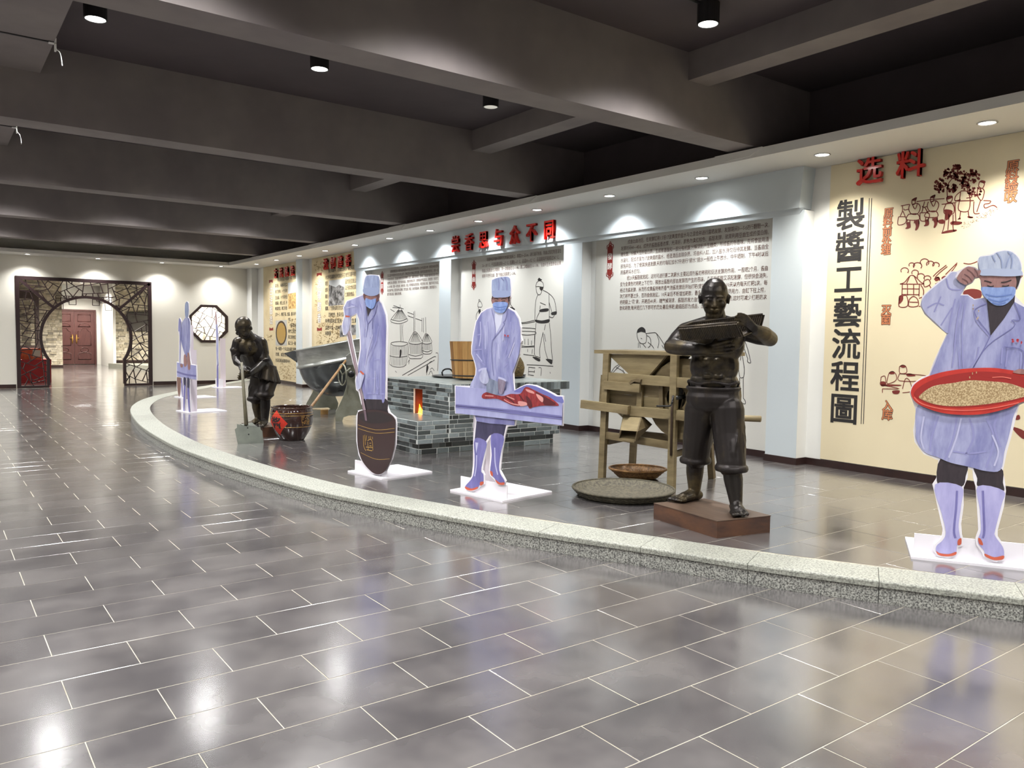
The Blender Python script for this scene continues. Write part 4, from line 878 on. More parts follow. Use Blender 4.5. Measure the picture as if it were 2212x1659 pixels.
s.part('coat_creases', 'fold', [], strokes=[G8(q) for q in ([(300, 560), (310, 700), (300, 850), (330, 1000)], [(250, 700), (300, 690)], [(210, 860), (300, 850)], [(360, 560), (370, 800), (360, 1000)], [(600, 560), (590, 720), (540, 900)], [(640, 720), (600, 850), (540, 960)], [(570, 1000), (520, 1050)], [(260, 960), (330, 1020)], [(450, 780), (440, 1000), (460, 1150)], [(400, 900), (380, 1080)], [(640, 560), (630, 680)], [(560, 1080), (600, 1200)], [(530, 1100), (560, 1130)], [(245, 1060), (320, 1050)])], wd=.010)
s.part('coat_lights', 'foldl', [], strokes=[G8(q) for q in ([(280, 560), (285, 700), (270, 820)], [(470, 800), (480, 950)], [(240, 900), (300, 980)], [(640, 780), (580, 940)], [(530, 600), (520, 760)], [(330, 600), (335, 850)])], wd=.009)
s.part('lapel_seams', 'line', [], strokes=[G8(q) for q in ([(400, 430), (430, 560), (440, 690), (410, 760)], [(570, 425), (545, 540), (520, 570), (530, 600), (405, 760)], [(405, 760), (400, 900), (420, 1130)], [(530, 720), (590, 730)])], wd=.006)
s.part('face', 'skin', [G8([(410, 295), (588, 292), (582, 350), (560, 385), (420, 385)])])
s.part('eyes_and_brows', 'hair', [G8([(575, 295), (592, 292), (585, 345), (572, 355)]), G8([(404, 290), (414, 292), (414, 330), (406, 320)])], False, [G8([(425, 322), (450, 318), (470, 325)]), G8([(500, 325), (530, 318), (555, 322)]), G8([(430, 342), (465, 345)]), G8([(505, 345), (545, 342)])], .006)
s.part('mask', 'mask', [G8([(412, 370), (470, 352), (562, 358), (565, 400), (530, 460), (470, 468), (430, 440)])])
s.part('mask_folds', 'mask_d', [], strokes=[G8([(425, 400), (480, 410), (560, 398)]), G8([(430, 425), (490, 438), (545, 425)])], wd=.008)
s.part('cap_crown', 'cap', [G8([(403, 135), (420, 115), (480, 95), (560, 88), (590, 105), (595, 150), (594, 258), (500, 242), (420, 242), (404, 258)])])
s.part('cap_brim', 'brim', [G8([(405, 248), (420, 235), (500, 233), (592, 245), (592, 290), (560, 302), (500, 306), (430, 306), (410, 288)])])
s.part('cap_creases', 'line', [], strokes=[G8(q) for q in ([(470, 100), (480, 160), (475, 230)], [(540, 92), (560, 150), (560, 232)], [(500, 95), (530, 130)])], wd=.006)
s.part('chest_embroidery', 'logo', [], strokes=[G8(q) for q in ([(532, 702), (550, 706)], [(540, 695), (544, 718)], [(562, 712), (580, 708)], [(570, 700), (574, 722)])], wd=.008)
s.part('steel_table', 'table', [G8([(20, 1240), (20, 1525), (640, 1595), (1140, 1652), (1148, 1352), (1080, 1346), (1000, 1302), (860, 1240), (770, 1228), (700, 1256), (636, 1292), (170, 1256)])], False)
s.part('table_backdrop', 'blue_d', [G8([(636, 1294), (700, 1258), (770, 1230), (860, 1242), (1000, 1304), (1080, 1350), (1140, 1356), (1140, 1420), (900, 1330), (700, 1310)])])
s.part('table_edge', 'table_d', [], strokes=[G8([(20, 1455), (300, 1480), (700, 1530), (1140, 1580)]), G8([(20, 1440), (600, 1500), (1140, 1566)])], wd=.018)
s.part('meat', 'meat', [G8([(305, 1325), (370, 1300), (450, 1330), (520, 1345), (600, 1322), (700, 1320), (760, 1248), (850, 1282), (930, 1322), (1020, 1362), (1110, 1440), (1040, 1446), (930, 1446), (840, 1462), (800, 1475), (770, 1442), (690, 1452), (620, 1442), (530, 1402), (450, 1372), (310, 1370)])])
s.part('meat_shade', 'meat_d', [G8([(860, 1300), (960, 1350), (1080, 1430), (960, 1440), (930, 1380)]), G8([(760, 1350), (800, 1370), (830, 1450), (790, 1460)])], True, [G8([(540, 1350), (620, 1400), (640, 1430)]), G8([(690, 1330), (740, 1400)])], .012)
s.part('meat_fat', 'meat_l', [G8([(760, 1270), (830, 1290), (850, 1320), (780, 1300)]), G8([(870, 1320), (940, 1360), (935, 1410), (890, 1370)]), G8([(680, 1400), (760, 1410), (770, 1440), (700, 1450)])], True, [G8([(530, 1380), (600, 1420), (690, 1440)]), G8([(330, 1340), (420, 1345)]), G8([(560, 1345), (640, 1380)])], .008)
s.part('cleaver', 'steel', [G8([(345, 1145), (472, 1195), (466, 1338), (345, 1302)])], False)
s.part('gloves', 'glove', [G8([(300, 1070), (340, 1060), (365, 1130), (370, 1180), (345, 1215), (300, 1205), (270, 1150)])])
s.part('gripping_glove', 'glove_d', [G8([(480, 1160), (545, 1180), (540, 1240), (520, 1312), (478, 1312), (466, 1200)])])
s.part('cuffs', 'foldl', [], strokes=[G8([(262, 1080), (300, 1060), (345, 1055)]), G8([(470, 1150), (520, 1165), (552, 1185)])], wd=.016)
s.foot(.115, (.10, .98), ((.55, .80, 1), (.32, .80, 1)), .13)

# ---- worker stirring a jar
s = Standee((3.19, 6.93), (3.27, 6.42), (.58, .10), 'cardboard cutout of a masked worker stirring a dark jar with a long pole', .54, .05)
s.board(S3([(280, 180), (295, 120), (330, 110), (388, 114), (400, 150), (394, 255), (390, 285), (418, 318), (446, 400), (452, 480), (446, 700), (446, 860), (438, 1005), (460, 1075), (470, 1098), (512, 1135), (517, 1180), (512, 1330), (486, 1432), (445, 1515), (400, 1548), (345, 1537), (283, 1475), (248, 1402), (231, 1300), (233, 1120), (245, 1085), (285, 1075), (284, 1000), (262, 900), (240, 810), (240, 760), (258, 640), (255, 560), (245, 435), (232, 392), (182, 418), (142, 405), (136, 345), (160, 298), (210, 278), (280, 250)]), .002)
s.board(S3([(142, 400), (190, 410), (188, 480), (186, 512), (255, 850), (305, 1090), (290, 1095), (275, 1075), (245, 950), (228, 935), (222, 870), (228, 815), (205, 740), (158, 540), (135, 542), (125, 480)]), .002, back=.0015)
s.part('trousers', 'black', [S3([(285, 1000), (442, 1000), (455, 1080), (448, 1115), (290, 1100)])])
s.part('coat', 'coat', [S3([(285, 255), (215, 283), (165, 303), (143, 345), (148, 402), (182, 412), (235, 386), (252, 430), (262, 560), (265, 640), (245, 760), (245, 812), (290, 1002), (430, 1006), (440, 860), (440, 700), (446, 480), (440, 400), (412, 320), (385, 288), (350, 340), (320, 380), (300, 330)])], False)
s.part('coat_shade', 'coat_d', [S3([(425, 400), (440, 480), (438, 700), (436, 990), (412, 1000), (415, 700), (410, 520)]), S3([(285, 830), (300, 990), (292, 1000), (262, 880)])])
s.part('coat_creases', 'fold', [], strokes=[S3(q) for q in ([(250, 300), (285, 420), (290, 560)], [(330, 560), (350, 600), (300, 720)], [(390, 480), (370, 600), (320, 740)], [(300, 640), (290, 760)], [(340, 800), (345, 990)], [(395, 760), (390, 990)], [(190, 320), (240, 340)], [(360, 720), (400, 720)], [(300, 860), (380, 850)], [(370, 900), (400, 950)], [(310, 960), (430, 965)])], wd=.012)
s.part('coat_lights', 'foldl', [], strokes=[S3(q) for q in ([(270, 320), (295, 500)], [(350, 540), (320, 640), (290, 780)], [(365, 800), (360, 960)], [(160, 350), (220, 335)])], wd=.010)
s.part('lapel_seams', 'line', [], strokes=[S3(q) for q in ([(385, 292), (370, 370), (355, 410), (310, 470)], [(300, 335), (302, 420), (312, 470), (300, 560)], [(350, 400), (345, 500)])], wd=.008)
s.part('collar_gap', 'black', [S3([(304, 338), (338, 352), (312, 410)])], False)
s.part('face', 'skin_d', [S3([(286, 240), (388, 240), (384, 300), (300, 305)])])
s.part('nose_bridge', 'skin', [S3([(300, 262), (372, 265), (368, 290), (305, 288)])])
s.part('mask', 'mask', [S3([(297, 280), (335, 290), (372, 282), (362, 335), (338, 356), (302, 332)])])
s.part('cap_crown', 'cap', [S3([(285, 180), (300, 125), (330, 115), (385, 120), (395, 150), (391, 220), (340, 215), (286, 220)])])
s.part('cap_brim', 'brim', [S3([(282, 210), (335, 203), (391, 208), (389, 250), (335, 264), (286, 246)])])
s.part('pole', 'wood', [S3([(163, 520), (184, 514), (250, 850), (300, 1090), (308, 1155), (292, 1155), (262, 980), (210, 740)])], False)
s.part('pole_shade', 'wood_d', [], strokes=[S3([(172, 540), (230, 810), (290, 1100)])], wd=.008)
s.part('glove', 'glove', [S3([(150, 412), (186, 415), (182, 480), (166, 532), (142, 536), (132, 480)])])
s.part('glove', 'glove', [S3([(250, 812), (288, 822), (272, 890), (262, 922), (236, 932), (228, 868)])])
s.part('wrists', 'sole', [S3([(152, 402), (184, 406), (182, 416), (152, 414)]), S3([(262, 796), (288, 820), (280, 830), (256, 808)])], False)
s.part('printed_jar', 'jar', [S3([(240, 1125), (250, 1092), (300, 1080), (380, 1080), (460, 1100), (505, 1140), (511, 1180), (505, 1330), (480, 1430), (440, 1510), (400, 1540), (350, 1530), (290, 1470), (255, 1400), (238, 1300)])])
s.part('jar_opening', 'jar_in', [S3([(258, 1112), (310, 1096), (400, 1096), (470, 1122), (492, 1152), (430, 1172), (330, 1176), (262, 1150)])])
s.part('jar_bands', 'gold', [], strokes=[S3([(242, 1186), (370, 1222), (505, 1212)]), S3([(244, 1212), (370, 1246), (505, 1238)]), S3([(262, 1385), (370, 1432), (470, 1430)])], wd=.004)
em = [S3(q) for q in ([(282, 1262), (285, 1340), (300, 1372)], [(292, 1258), (296, 1330)], [(305, 1262), (300, 1300)], [(312, 1300), (330, 1290), (345, 1305), (350, 1370)], [(312, 1310), (318, 1370)], [(325, 1318), (338, 1318)], [(326, 1335), (340, 1338)], [(300, 1345), (350, 1350)], [(322, 1268), (322, 1285)], [(334, 1268), (334, 1288)], [(346, 1272), (348, 1290)], [(305, 1365), (345, 1372)])]
s.part('jar_emblem', 'gold', [], strokes=em, wd=.007)
s.part('pole_end', 'wood_d', [S3([(283, 1080), (300, 1088), (309, 1158), (294, 1156)])], False)
s.foot(.10, (.05, .98), ((.62, 1.0, 1), (.30, 1.0, 1)), .13)

# ---- three standees at the far end of the platform, seen nearly edge-on
L5 = crop(360, 620, .16878)
s = Standee((3.29, 13.77), (3.35, 13.30), (.62, .17), 'cardboard cutout of a worker behind a steel table by the rounded kerb end', .50, .05)
s.board(mix((L5, [(230, 270), (236, 208), (258, 184), (278, 205), (284, 290), (274, 385), (300, 440), (304, 700), (294, 820), (300, 930), (312, 990), (380, 1002), (384, 1190), (300, 1178), (292, 1280), (300, 1560), (296, 1600), (280, 1600), (268, 1380), (255, 1180), (240, 1180), (240, 1300), (228, 1590), (212, 1580), (218, 1300), (205, 1165), (128, 1148), (128, 960), (160, 968), (162, 640), (146, 560), (152, 415), (170, 394), (188, 445), (204, 440), (238, 388)])), .004)
s.part('coat', 'coat', [L5([(205, 445), (240, 392), (272, 392), (298, 445), (300, 700), (288, 830), (265, 885), (240, 885), (190, 720), (175, 620), (190, 475)])])
s.part('coat_creases', 'fold', [], strokes=[L5(q) for q in ([(220, 480), (225, 700), (240, 860)], [(250, 420), (262, 700)], [(280, 480), (282, 700)], [(200, 520), (205, 680)])], wd=.03)
s.part('head_print', 'cap', [L5([(234, 290), (240, 212), (258, 190), (274, 208), (280, 290), (272, 385), (240, 385)])])
s.part('raised_arm', 'coat_d', [L5([(150, 560), (156, 420), (170, 402), (184, 445), (182, 560), (172, 960), (164, 960), (166, 600)])])
s.part('steel_table', 'table', [L5([(132, 965), (215, 985), (375, 1006), (378, 1186), (132, 1146)])], False)
s.part('table_edge', 'table_d', [], strokes=[L5([(132, 1085), (240, 1120), (378, 1140)])], wd=.03)
s.part('hands', 'skin', [L5([(220, 880), (245, 870), (260, 980), (240, 1020), (220, 1000)]), L5([(262, 870), (285, 850), (302, 1020), (290, 1060), (272, 1040)]), L5([(172, 985), (205, 990), (205, 1025), (180, 1025)])])
s.part('trousers', 'pants', [L5([(215, 1165), (245, 1168), (242, 1280), (218, 1275)]), L5([(262, 1172), (288, 1175), (288, 1310), (264, 1300)])])
s.part('boots', 'boot_d', [L5([(218, 1275), (242, 1280), (236, 1400), (226, 1585), (214, 1578)]), L5([(264, 1300), (288, 1310), (292, 1440), (298, 1590), (284, 1598), (272, 1480)])])
s.foot(.20, (.12, .95), ((.70, 1.0, 1), (.45, 1.4, 1)), .13)
s = Standee((3.96, 16.72), (4.04, 16.25), (.62, .16), 'cardboard cutout of a worker holding a brown paddle, mostly hidden behind the steel table cutout', .50, .05)
s.board(mix((L5, [(150, 440), (170, 396), (186, 450), (184, 700), (200, 900), (205, 1200), (212, 1380), (205, 1415), (195, 1400), (184, 1240), (172, 1405), (155, 1408), (130, 1290), (128, 1140), (155, 1000), (160, 640)])), .003)
s.part('coat', 'coat_d', [L5([(155, 450), (170, 405), (182, 455), (180, 700), (194, 900), (196, 1200), (165, 1150), (165, 640)])])
s.part('paddle', 'brown', [L5([(134, 1145), (180, 1150), (178, 1300), (166, 1395), (155, 1398), (136, 1290)])])
s.part('boots', 'boot_d', [L5([(186, 1200), (200, 1200), (206, 1375), (202, 1410), (192, 1330)])])
s.foot(.20, (.12, .95), ((.70, .9, 1),), .13)
s = Standee((5.42, 19.31), (5.49, 18.86), (.58, .15), 'cardboard cutout of a worker, seen edge on, standing before the octagonal window', .48, .05)
s.board(mix((L5, [(622, 320), (628, 300), (636, 340), (650, 480), (662, 620), (664, 900), (668, 1010), (664, 1060), (662, 1290), (640, 1290), (636, 900), (630, 640), (620, 430)])), .003)
s.part('coat', 'coat', [L5([(632, 480), (650, 500), (660, 640), (660, 900), (664, 1000), (650, 1010), (640, 900), (634, 640)])])
s.part('head_print', 'skin', [L5([(624, 330), (630, 312), (638, 400), (640, 470), (630, 470)])])
s.part('trousers', 'boot_d', [L5([(642, 1020), (660, 1020), (658, 1280), (644, 1280)])])
s.foot(.20, (.12, .95), ((.6, 1.15, 1),), .13)
# ================================================================== BRONZE STATUES
m_bronze = mat('bronze', (42, 38, 36), .36, metal=.6, rgb2=(104, 90, 60), scale=5.5, bump=.25, bscale=34, lo=.48, hi=.78, detail=7, rough2=.55)
m_bronze2 = mat('bronze_cloth', (42, 37, 36), .42, metal=.6, rgb2=(86, 74, 52), scale=4.5, stretch=(1, 1, .5), bump=.35, bscale=16, lo=.5, hi=.8, detail=7)
m_rust = mat('rusty_plinth', (96, 64, 44), .55, rgb2=(64, 44, 36), scale=3.5, stretch=(1, 1, 3), bump=.1, bscale=20, detail=6)
m_bbask = mat('bronze_basket', (44, 38, 34), .45, metal=.5, rgb2=(70, 60, 46), scale=14, bump=.2)
def hand(bm, wrist, palm_dir, across, normal, r=1.0, curl=.6, thumb_side=1):
    """palm, four jointed fingers of unequal length and a thumb leaving the side of the palm"""
    pd, ac, nm = palm_dir.normalized(), across.normalized(), normal.normalized()
    L = .095*r
    for k in range(4):                                 # palm
        b0 = wrist+ac*(k-1.5)*.014*r; b1 = wrist+pd*L+ac*(k-1.5)*.021*r
        cone2(bm, b0, .017*r, b1, .0135*r, 8)
    for k, ln in enumerate((.068, .080, .076, .060)):
        p = wrist+pd*L+ac*(k-1.5)*.0225*r; d = pd.copy(); rr = .0098*r
        for seg in range(3):
            a = curl*(.5+.5*seg); d2 = (d*math.cos(a)+nm*math.sin(a)).normalized()
            q = p+d2*ln*r*(.45, .32, .23)[seg]; cone2(bm, p, rr, q, rr*.9, 8); p, d, rr = q, d2, rr*.9
    p = wrist+pd*L*.35+ac*thumb_side*.030*r; d = (pd*.6+ac*thumb_side*.75+nm*.3).normalized()
    q = p+d*.045*r; cone2(bm, p, .0135*r, q, .0115*r, 8); d = (pd*.85+ac*thumb_side*.1+nm*.5).normalized(); cone2(bm, q, .0115*r, q+d*.035*r, .009*r, 8)
def foot_(bm, ankle, toe, up, r=1.0, side=None):
    d = toe-ankle; d.z = 0; L = d.length; d.normalize(); s = V((-d.y, d.x, 0)); zf = toe.z
    heel = V((ankle.x, ankle.y, zf))-d*.035*r
    cone2(bm, heel+V((0, 0, .030*r)), .033*r, heel+d*L*.75+V((0, 0, .026*r)), .036*r, 10)
    cone2(bm, ankle, .036*r, heel+d*L*.7+V((0, 0, .035*r)), .026*r, 10)
    for k in range(3): cone2(bm, heel+d*L*.45+s*(k-1)*.018*r+V((0, 0, .032*r)), .024*r, heel+d*(L*.93)+s*(k-1)*.028*r+V((0, 0, .020*r)), .020*r, 8)
    for k in range(5):
        ln = (.055, .050, .045, .038, .030)[k]*r; o = (k-2)*.0215*r
        cone2(bm, heel+d*(L*.93)+s*o+V((0, 0, .018*r)), .0125*r if k else .0145*r, heel+d*(L*.93+ln)+s*o+V((0, 0, .014*r)), .0105*r if k else .0135*r, 8)
def head_(bm, c, r, f, u, h, w):
    """c centre, r right, f facing, u up, h height, w width"""
    M = Matrix((r, f, u)).transposed(); q = lambda x, y, z: c+r*x*w+f*y*w+u*z*h
    ell(bm, q(0, -.08, .12), (w*.50, w*.60, h*.40), M, 18)         # skull
    ell(bm, q(0, .12, -.10), (w*.43, w*.46, h*.36), M, 18)        # face
    ell(bm, q(0, .30, -.40), (w*.20, w*.18, h*.10), M, 12)        # chin
    for s in (-1, 1):
        cone2(bm, q(s*.40, .02, -.12), w*.06, q(s*.18, .32, -.40), w*.09, 10)   # jaw
        ell(bm, q(s*.25, .42, -.10), (w*.16, w*.12, h*.10), M, 12)    # cheek
        cone2(bm, q(s*.08, .515, .105), w*.032, q(s*.36, .41, .095), w*.028, 10)   # brow
        ell(bm, q(s*.19, .475, .025), (w*.105, w*.075, h*.038), M, 12)  # closed lid
        cone2(bm, q(s*.10, .54, -.005), w*.018, q(s*.29, .46, -.010), w*.018, 8)  # lower lash line
        ell(bm, q(s*.52, -.04, -.02), (w*.055, w*.13, h*.135), M, 12)  # ear
        ell(bm, q(s*.55, -.02, .05), (w*.05, w*.09, h*.05), M, 10)
        ell(bm, q(s*.075, .60, -.13), (w*.055, w*.06, h*.030), M, 10)  # nostril
    cone2(bm, q(0, .52, .06), w*.045, q(0, .64, -.115), w*.075, 10)   # nose
    ell(bm, q(0, .535, -.225), (w*.17, w*.075, h*.022), M, 12)        # lips
    ell(bm, q(0, .520, -.280), (w*.14, w*.075, h*.026), M, 12)

# ---- standing statue with the winnowing basket
T = Stage(4.47, 3.65); r_, f_, u_ = T.r, -T.f, V((0, 0, 1))
e = thing('bronze_statue', (4.47, 3.65, .24), 'bronze statue of a smiling bare-chested worker holding a winnowing basket', 'statue')
b = NB()
hc = T(1543, 645, -.06)
fd = (f_*.97+r_*.05-u_*.22).normalized(); ud = (u_-fd*u_.dot(fd)).normalized(); rd = ud.cross(fd)*-1
head_(b, hc, rd, fd, ud, .272, .185)
cone2(b, T(1545, 676, .00), .068, T(1547, 706, .03), .078, 14)
sh_l, sh_r = T(1482, 718, .05), T(1614, 716, .02)
limb(b, [sh_l, T(1547, 702, .05), sh_r], [.072, .085, .072], 14)                    # shoulder girdle
Mx = Matrix((r_, f_, u_)).transposed()
ell(b, T(1546, 745, .04), (.20, .125, .155), Mx, 20)                               # chest
ell(b, T(1518, 738, -.04), (.095, .055, .07), Mx, 14); ell(b, T(1578, 736, -.04), (.095, .055, .07), Mx, 14)
ell(b, T(1543, 790, .04), (.172, .118, .16), Mx, 20)
ell(b, T(1541, 828, .04), (.168, .118, .12), Mx, 18)
for dx in (-1, 1):
    for j in range(3): ell(b, T(1541+dx*11, 779+j*17, -.055), (.042, .028, .026), Mx, 10)     # stomach muscles
    for j in range(3): cone2(b, T(1541+dx*24, 772+j*11, -.045), .012, T(1541+dx*45, 766+j*12, .03), .012, 8)
el_l = T(1451, 748, -.02); wr_l = T(1528, 755, -.19)
limb(b, [sh_l, T(1465, 735, .03), el_l], [.072, .068, .054], 14); limb(b, [el_l, T(1478, 752, -.09), wr_l], [.056, .055, .034], 14)
hd = T(1575, 748, -.16)-wr_l; hand(b, wr_l, hd, u_, -f_, 1.1, .12, 1)
el_r = T(1663, 732, -.02); wr_r = T(1628, 710, -.26)
limb(b, [sh_r, T(1640, 726, .0), el_r], [.070, .062, .052], 14); limb(b, [el_r, T(1650, 722, -.13), wr_r], [.054, .054, .034], 14)
hand(b, wr_r, T(1606, 689, -.36)-wr_r, (f_*.5+u_*.75), (-r_*.8-u_*.3), 1.12, .35, -1)
# lower legs and feet
kn_l, kn_r = T(1503, 985, .16), T(1579, 998, -.10)
an_l, an_r = T(1500, 1062, .20), T(1590, 1086, -.15)
limb(b, [kn_l, T(1501, 1020, .20), an_l], [.066, .064, .043], 14); limb(b, [kn_r, T(1584, 1036, -.11), an_r], [.066, .066, .044], 14)
hl, hr_ = T(1500, 1074, .20), T(1590, 1100, -.15)
zt = .246
fl = at(1458, 1085, z=zt); foot_(b, V((an_l.x, an_l.y, an_l.z)), V((fl.x, fl.y, zt)), u_, 1.12)
fr = at(1600, 1117, z=zt); foot_(b, an_r, V((fr.x, fr.y, zt)), u_, 1.15)
link('body', fuse(b, .0055, 3), m_bronze, e, True)
# trousers with rolled cuffs, belt
b = NB(); hipc = T(1540, 862, .03)
ell(b, T(1541, 850, .035), (.180, .135, .10), Mx, 20); ell(b, hipc, (.190, .14, .12), Mx, 20)
hip_l, hip_r = T(1514, 885, .06), T(1571, 886, .0)
limb(b, [hip_l, T(1509, 930, .09), T(1503, 984, .15)], [.115, .105, .098], 18); limb(b, [hip_r, T(1574, 940, -.04), T(1580, 1002, -.10)], [.118, .108, .098], 18)
for c, k in ((T(1502, 993, .16), 0), (T(1580, 1010, -.10), 1)):
    lathe(b, [(.085, -.022), (.108, -.026), (.116, -.005), (.108, .018), (.09, .022)], c, 22)
    lathe(b, [(.0, -.022), (.085, -.022), (.09, .022), (.0, .022)], c, 22)
rr = random.Random(3)
for k in range(40):                                                     # folds of the cloth
    a = rr.uniform(0, 6.28); leg = k % 2; A, B_ = ((hip_l, T(1503, 984, .15)), (hip_r, T(1580, 1002, -.10)))[leg]
    t = rr.uniform(.0, .55); tw = rr.uniform(-.5, .5); R_ = lambda k_: A.lerp(B_, t+.42*k_)+(r_*math.cos(a+tw*k_)+f_*math.sin(a+tw*k_))*(.108-.014*(t+.42*k_))
    limb(b, [R_(0), R_(.5), R_(1)], [.006, .013, .005], 8)
tube(b, [T(1541, 838, .035)+(r_*.178*math.cos(t)+f_*.132*math.sin(t)) for t in [k*2*math.pi/28 for k in range(28)]], .014, 8, True)
tube(b, [T(1541, 826, .035)+(r_*.172*math.cos(t)+f_*.126*math.sin(t))+u_*.008*math.sin(5*t) for t in [k*2*math.pi/28 for k in range(28)]], .013, 8, True)
link('trousers', fuse(b, .0065, 2), m_bronze2, e, True)
e2 = thing('plinth', (4.40, 3.55, ZP), 'rusty brown rectangular plinth under the basket-holding statue', 'plinth')
pa, pb, pc = V((4.225, 3.975, ZP)), V((4.155, 3.345, ZP)), V((4.60, 3.255, ZP))
b = NB(); obox(b, pb, pa-pb, pc-pb, V((0, 0, .112))); o = mesh('plinth_block', b, m_rust, e2)
b = NB(); obox(b, pb-V((.003, .003, -.112)), (pa-pb)*1.008, (pc-pb)*1.012, V((0, 0, .004))); mesh('top_sheet', b, mat('plinth_top', (92, 74, 60), .5, rgb2=(74, 58, 48), scale=5, stretch=(8, 1, 1)), e2)
# winnowing basket held in both arms
e3 = thing('winnowing_basket', T(1545, 735, -.30), 'ribbed bronze winnowing basket in the arms of the standing statue', 'basket')
FT = [T(1466, 708, -.40), T(1592, 697, -.46)]; FB = [T(1474, 735, -.33), T(1607, 727, -.38)]
BT = [T(1497, 697, -.17), T(1648, 680, -.20)]; BB = [T(1492, 728, -.16), T(1640, 712, -.20)]
def slab(p, q, r, s, th, name, par):
    n = (q-p).cross(r-p).normalized(); b = NB(); prism(b, [p, q, r, s], n*th); return mesh(name, b, m_bbask, par)
slab(FT[0], FT[1], FB[1], FB[0], .008, 'front_wall', e3); slab(BT[0], BT[1], BB[1], BB[0], .008, 'back_wall', e3); slab(FT[0], BT[0], BB[0], FB[0], .008, 'end_wall', e3); slab(FB[0], FB[1], BB[1], BB[0], .006, 'basket_floor', e3)
b = NB()
for k in range(34):
    t = (k+.5)/34; p, q = FT[0].lerp(FT[1], t), FB[0].lerp(FB[1], t*.97+.01); p = p-u_*.008
    mid = p.lerp(q, .5)+f_*.012
    tube(b, [p+f_*.014, mid+f_*.006, q+f_*.014], .0056, 6)
    p, q = BT[0].lerp(BT[1], t), BB[0].lerp(BB[1], t); tube(b, [p+f_*.016-u_*.006, q+f_*.016], .0055, 6)
setp(mesh('weave_ribs', b, m_bbask, e3), kind='stuff')
b = NB(); tube(b, [FT[1], FT[0], BT[0], BT[1]], .011, 8); mesh('rim', b, m_bbask, e3, True)
slab(BT[1], T(1650, 680, -.21), T(1642, 712, -.21), BB[1], .008, 'lip_board', e3)

# ---- bending statue with the shovel
T = Stage(3.41, 10.08); r_, f_ = T.r, -T.f; Mx = Matrix((r_, f_, u_)).transposed()
e = thing('bronze_statue', (3.41, 10.08, .25), 'bronze statue of a bending worker in a short jacket gripping a shovel', 'statue')
b = NB()
hc = T(526, 708, -.34); fd = (f_*.62-r_*.42-u_*.66).normalized(); ud = (u_*.75+f_*.6-r_*.35); ud = (ud-fd*ud.dot(fd)).normalized(); rd = ud.cross(fd)*-1
head_(b, hc, rd, fd, ud, .255, .190)
cone2(b, T(532, 719, -.24), .066, T(543, 735, -.12), .075, 12)
sR, sL = T(516, 741, -.14), T(562, 743, -.04)
limb(b, [sR, T(542, 738, -.08), sL], [.080, .105, .088], 14)
limb(b, [T(541, 748, -.06), T(550, 774, .04), T(562, 798, .12)], [.165, .160, .150], 18)    # trunk
ell(b, T(535, 750, -.16), (.13, .10, .12), Mx, 16)
eR, wR = T(509, 772, -.18), T(521, 789, -.40)
limb(b, [sR, T(510, 757, -.16), eR], [.080, .068, .050], 12); limb(b, [eR, T(512, 782, -.30), wR], [.050, .048, .034], 12)
hand(b, wR, T(525, 798, -.47)-wR, r_*.9+u_*.1, (r_*.6-f_*.3), 1.0, .95, 1)
eL, wL = T(567, 783, -.12), T(538, 808, -.44)
limb(b, [sL, T(567, 762, -.06), eL], [.092, .082, .055], 12); limb(b, [eL, T(553, 797, -.30), wL], [.052, .050, .034], 12)
hand(b, wL, T(525, 812, -.50)-wL, u_*.9+f_*.2, (-r_*.5+f_*.4), 1.0, .95, 1)
lathe(b, [(.0, -.02), (.078, -.02), (.088, 0), (.078, .02), (0, .02)], T(569, 777, -.09), 16)                # sleeve rolls
lathe(b, [(.0, -.02), (.068, -.02), (.076, 0), (.068, .02), (0, .02)], T(510, 756, -.16), 16)
kL, kR = T(573, 850, .0), T(553, 858, .12)
aL, aR = T(572, 911, .03), T(558, 903, .17)
limb(b, [kL, T(573, 880, .05), aL], [.066, .064, .042], 12); limb(b, [kR, T(555, 880, .17), aR], [.066, .062, .042], 12)
z2 = .2565
tl = at(558, 924, z=z2); foot_(b, aL, V((tl.x, tl.y, z2)), u_, 1.05); tr = at(541, 916, z=z2); foot_(b, aR, V((tr.x, tr.y, z2)), u_, 1.05)
link('body', fuse(b, .006, 3), m_bronze, e, True)
b = NB(); limb(b, [T(572, 806, .12), T(580, 825, .07), kL], [.12, .112, .100], 16); limb(b, [T(560, 808, .14), T(557, 830, .14), kR], [.11, .105, .096], 16)
for c in (T(572, 853, .0), T(553, 862, .12)):
    lathe(b, [(.0, -.03), (.095, -.03), (.118, -.01), (.112, .02), (.09, .03), (0, .03)], c, 20)
rr = random.Random(8)
for k in range(14):
    A, B_ = ((T(578, 815, .08), kL), (T(558, 818, .14), kR))[k % 2]; a = rr.uniform(0, 6.28); t = rr.uniform(.0, .6)
    R_ = lambda k_: A.lerp(B_, t+.4*k_)+(r_*math.cos(a+.3*k_)+f_*math.sin(a+.3*k_))*(.108-.012*(t+.4*k_))
    limb(b, [R_(0), R_(.5), R_(1)], [.006, .014, .006], 8)
link('trousers', fuse(b, .009, 3), m_bronze2, e, True)
b = NB()                                                                # jacket skirt flaring at the hips
limb(b, [T(540, 748, -.06), T(551, 774, .03), T(563, 795, .12)], [.170, .172, .168], 18)
tilt = Matrix.Rotation(math.radians(-16), 3, f_)
lathe(b, [(.0, .10), (.155, .10), (.185, .03), (.245, -.08), (.258, -.10), (.22, -.09), (.0, -.03)], T(567, 800, .12), 24, tilt, 1.0, .9)
for k in range(16):
    a = k*.39+.1; c = T(567, 800, .12)
    cone2(b, c+tilt@V((.17*math.cos(a), .155*math.sin(a), .05)), .012, c+tilt@V((.25*math.cos(a), .22*math.sin(a), -.095)), .020, 8)
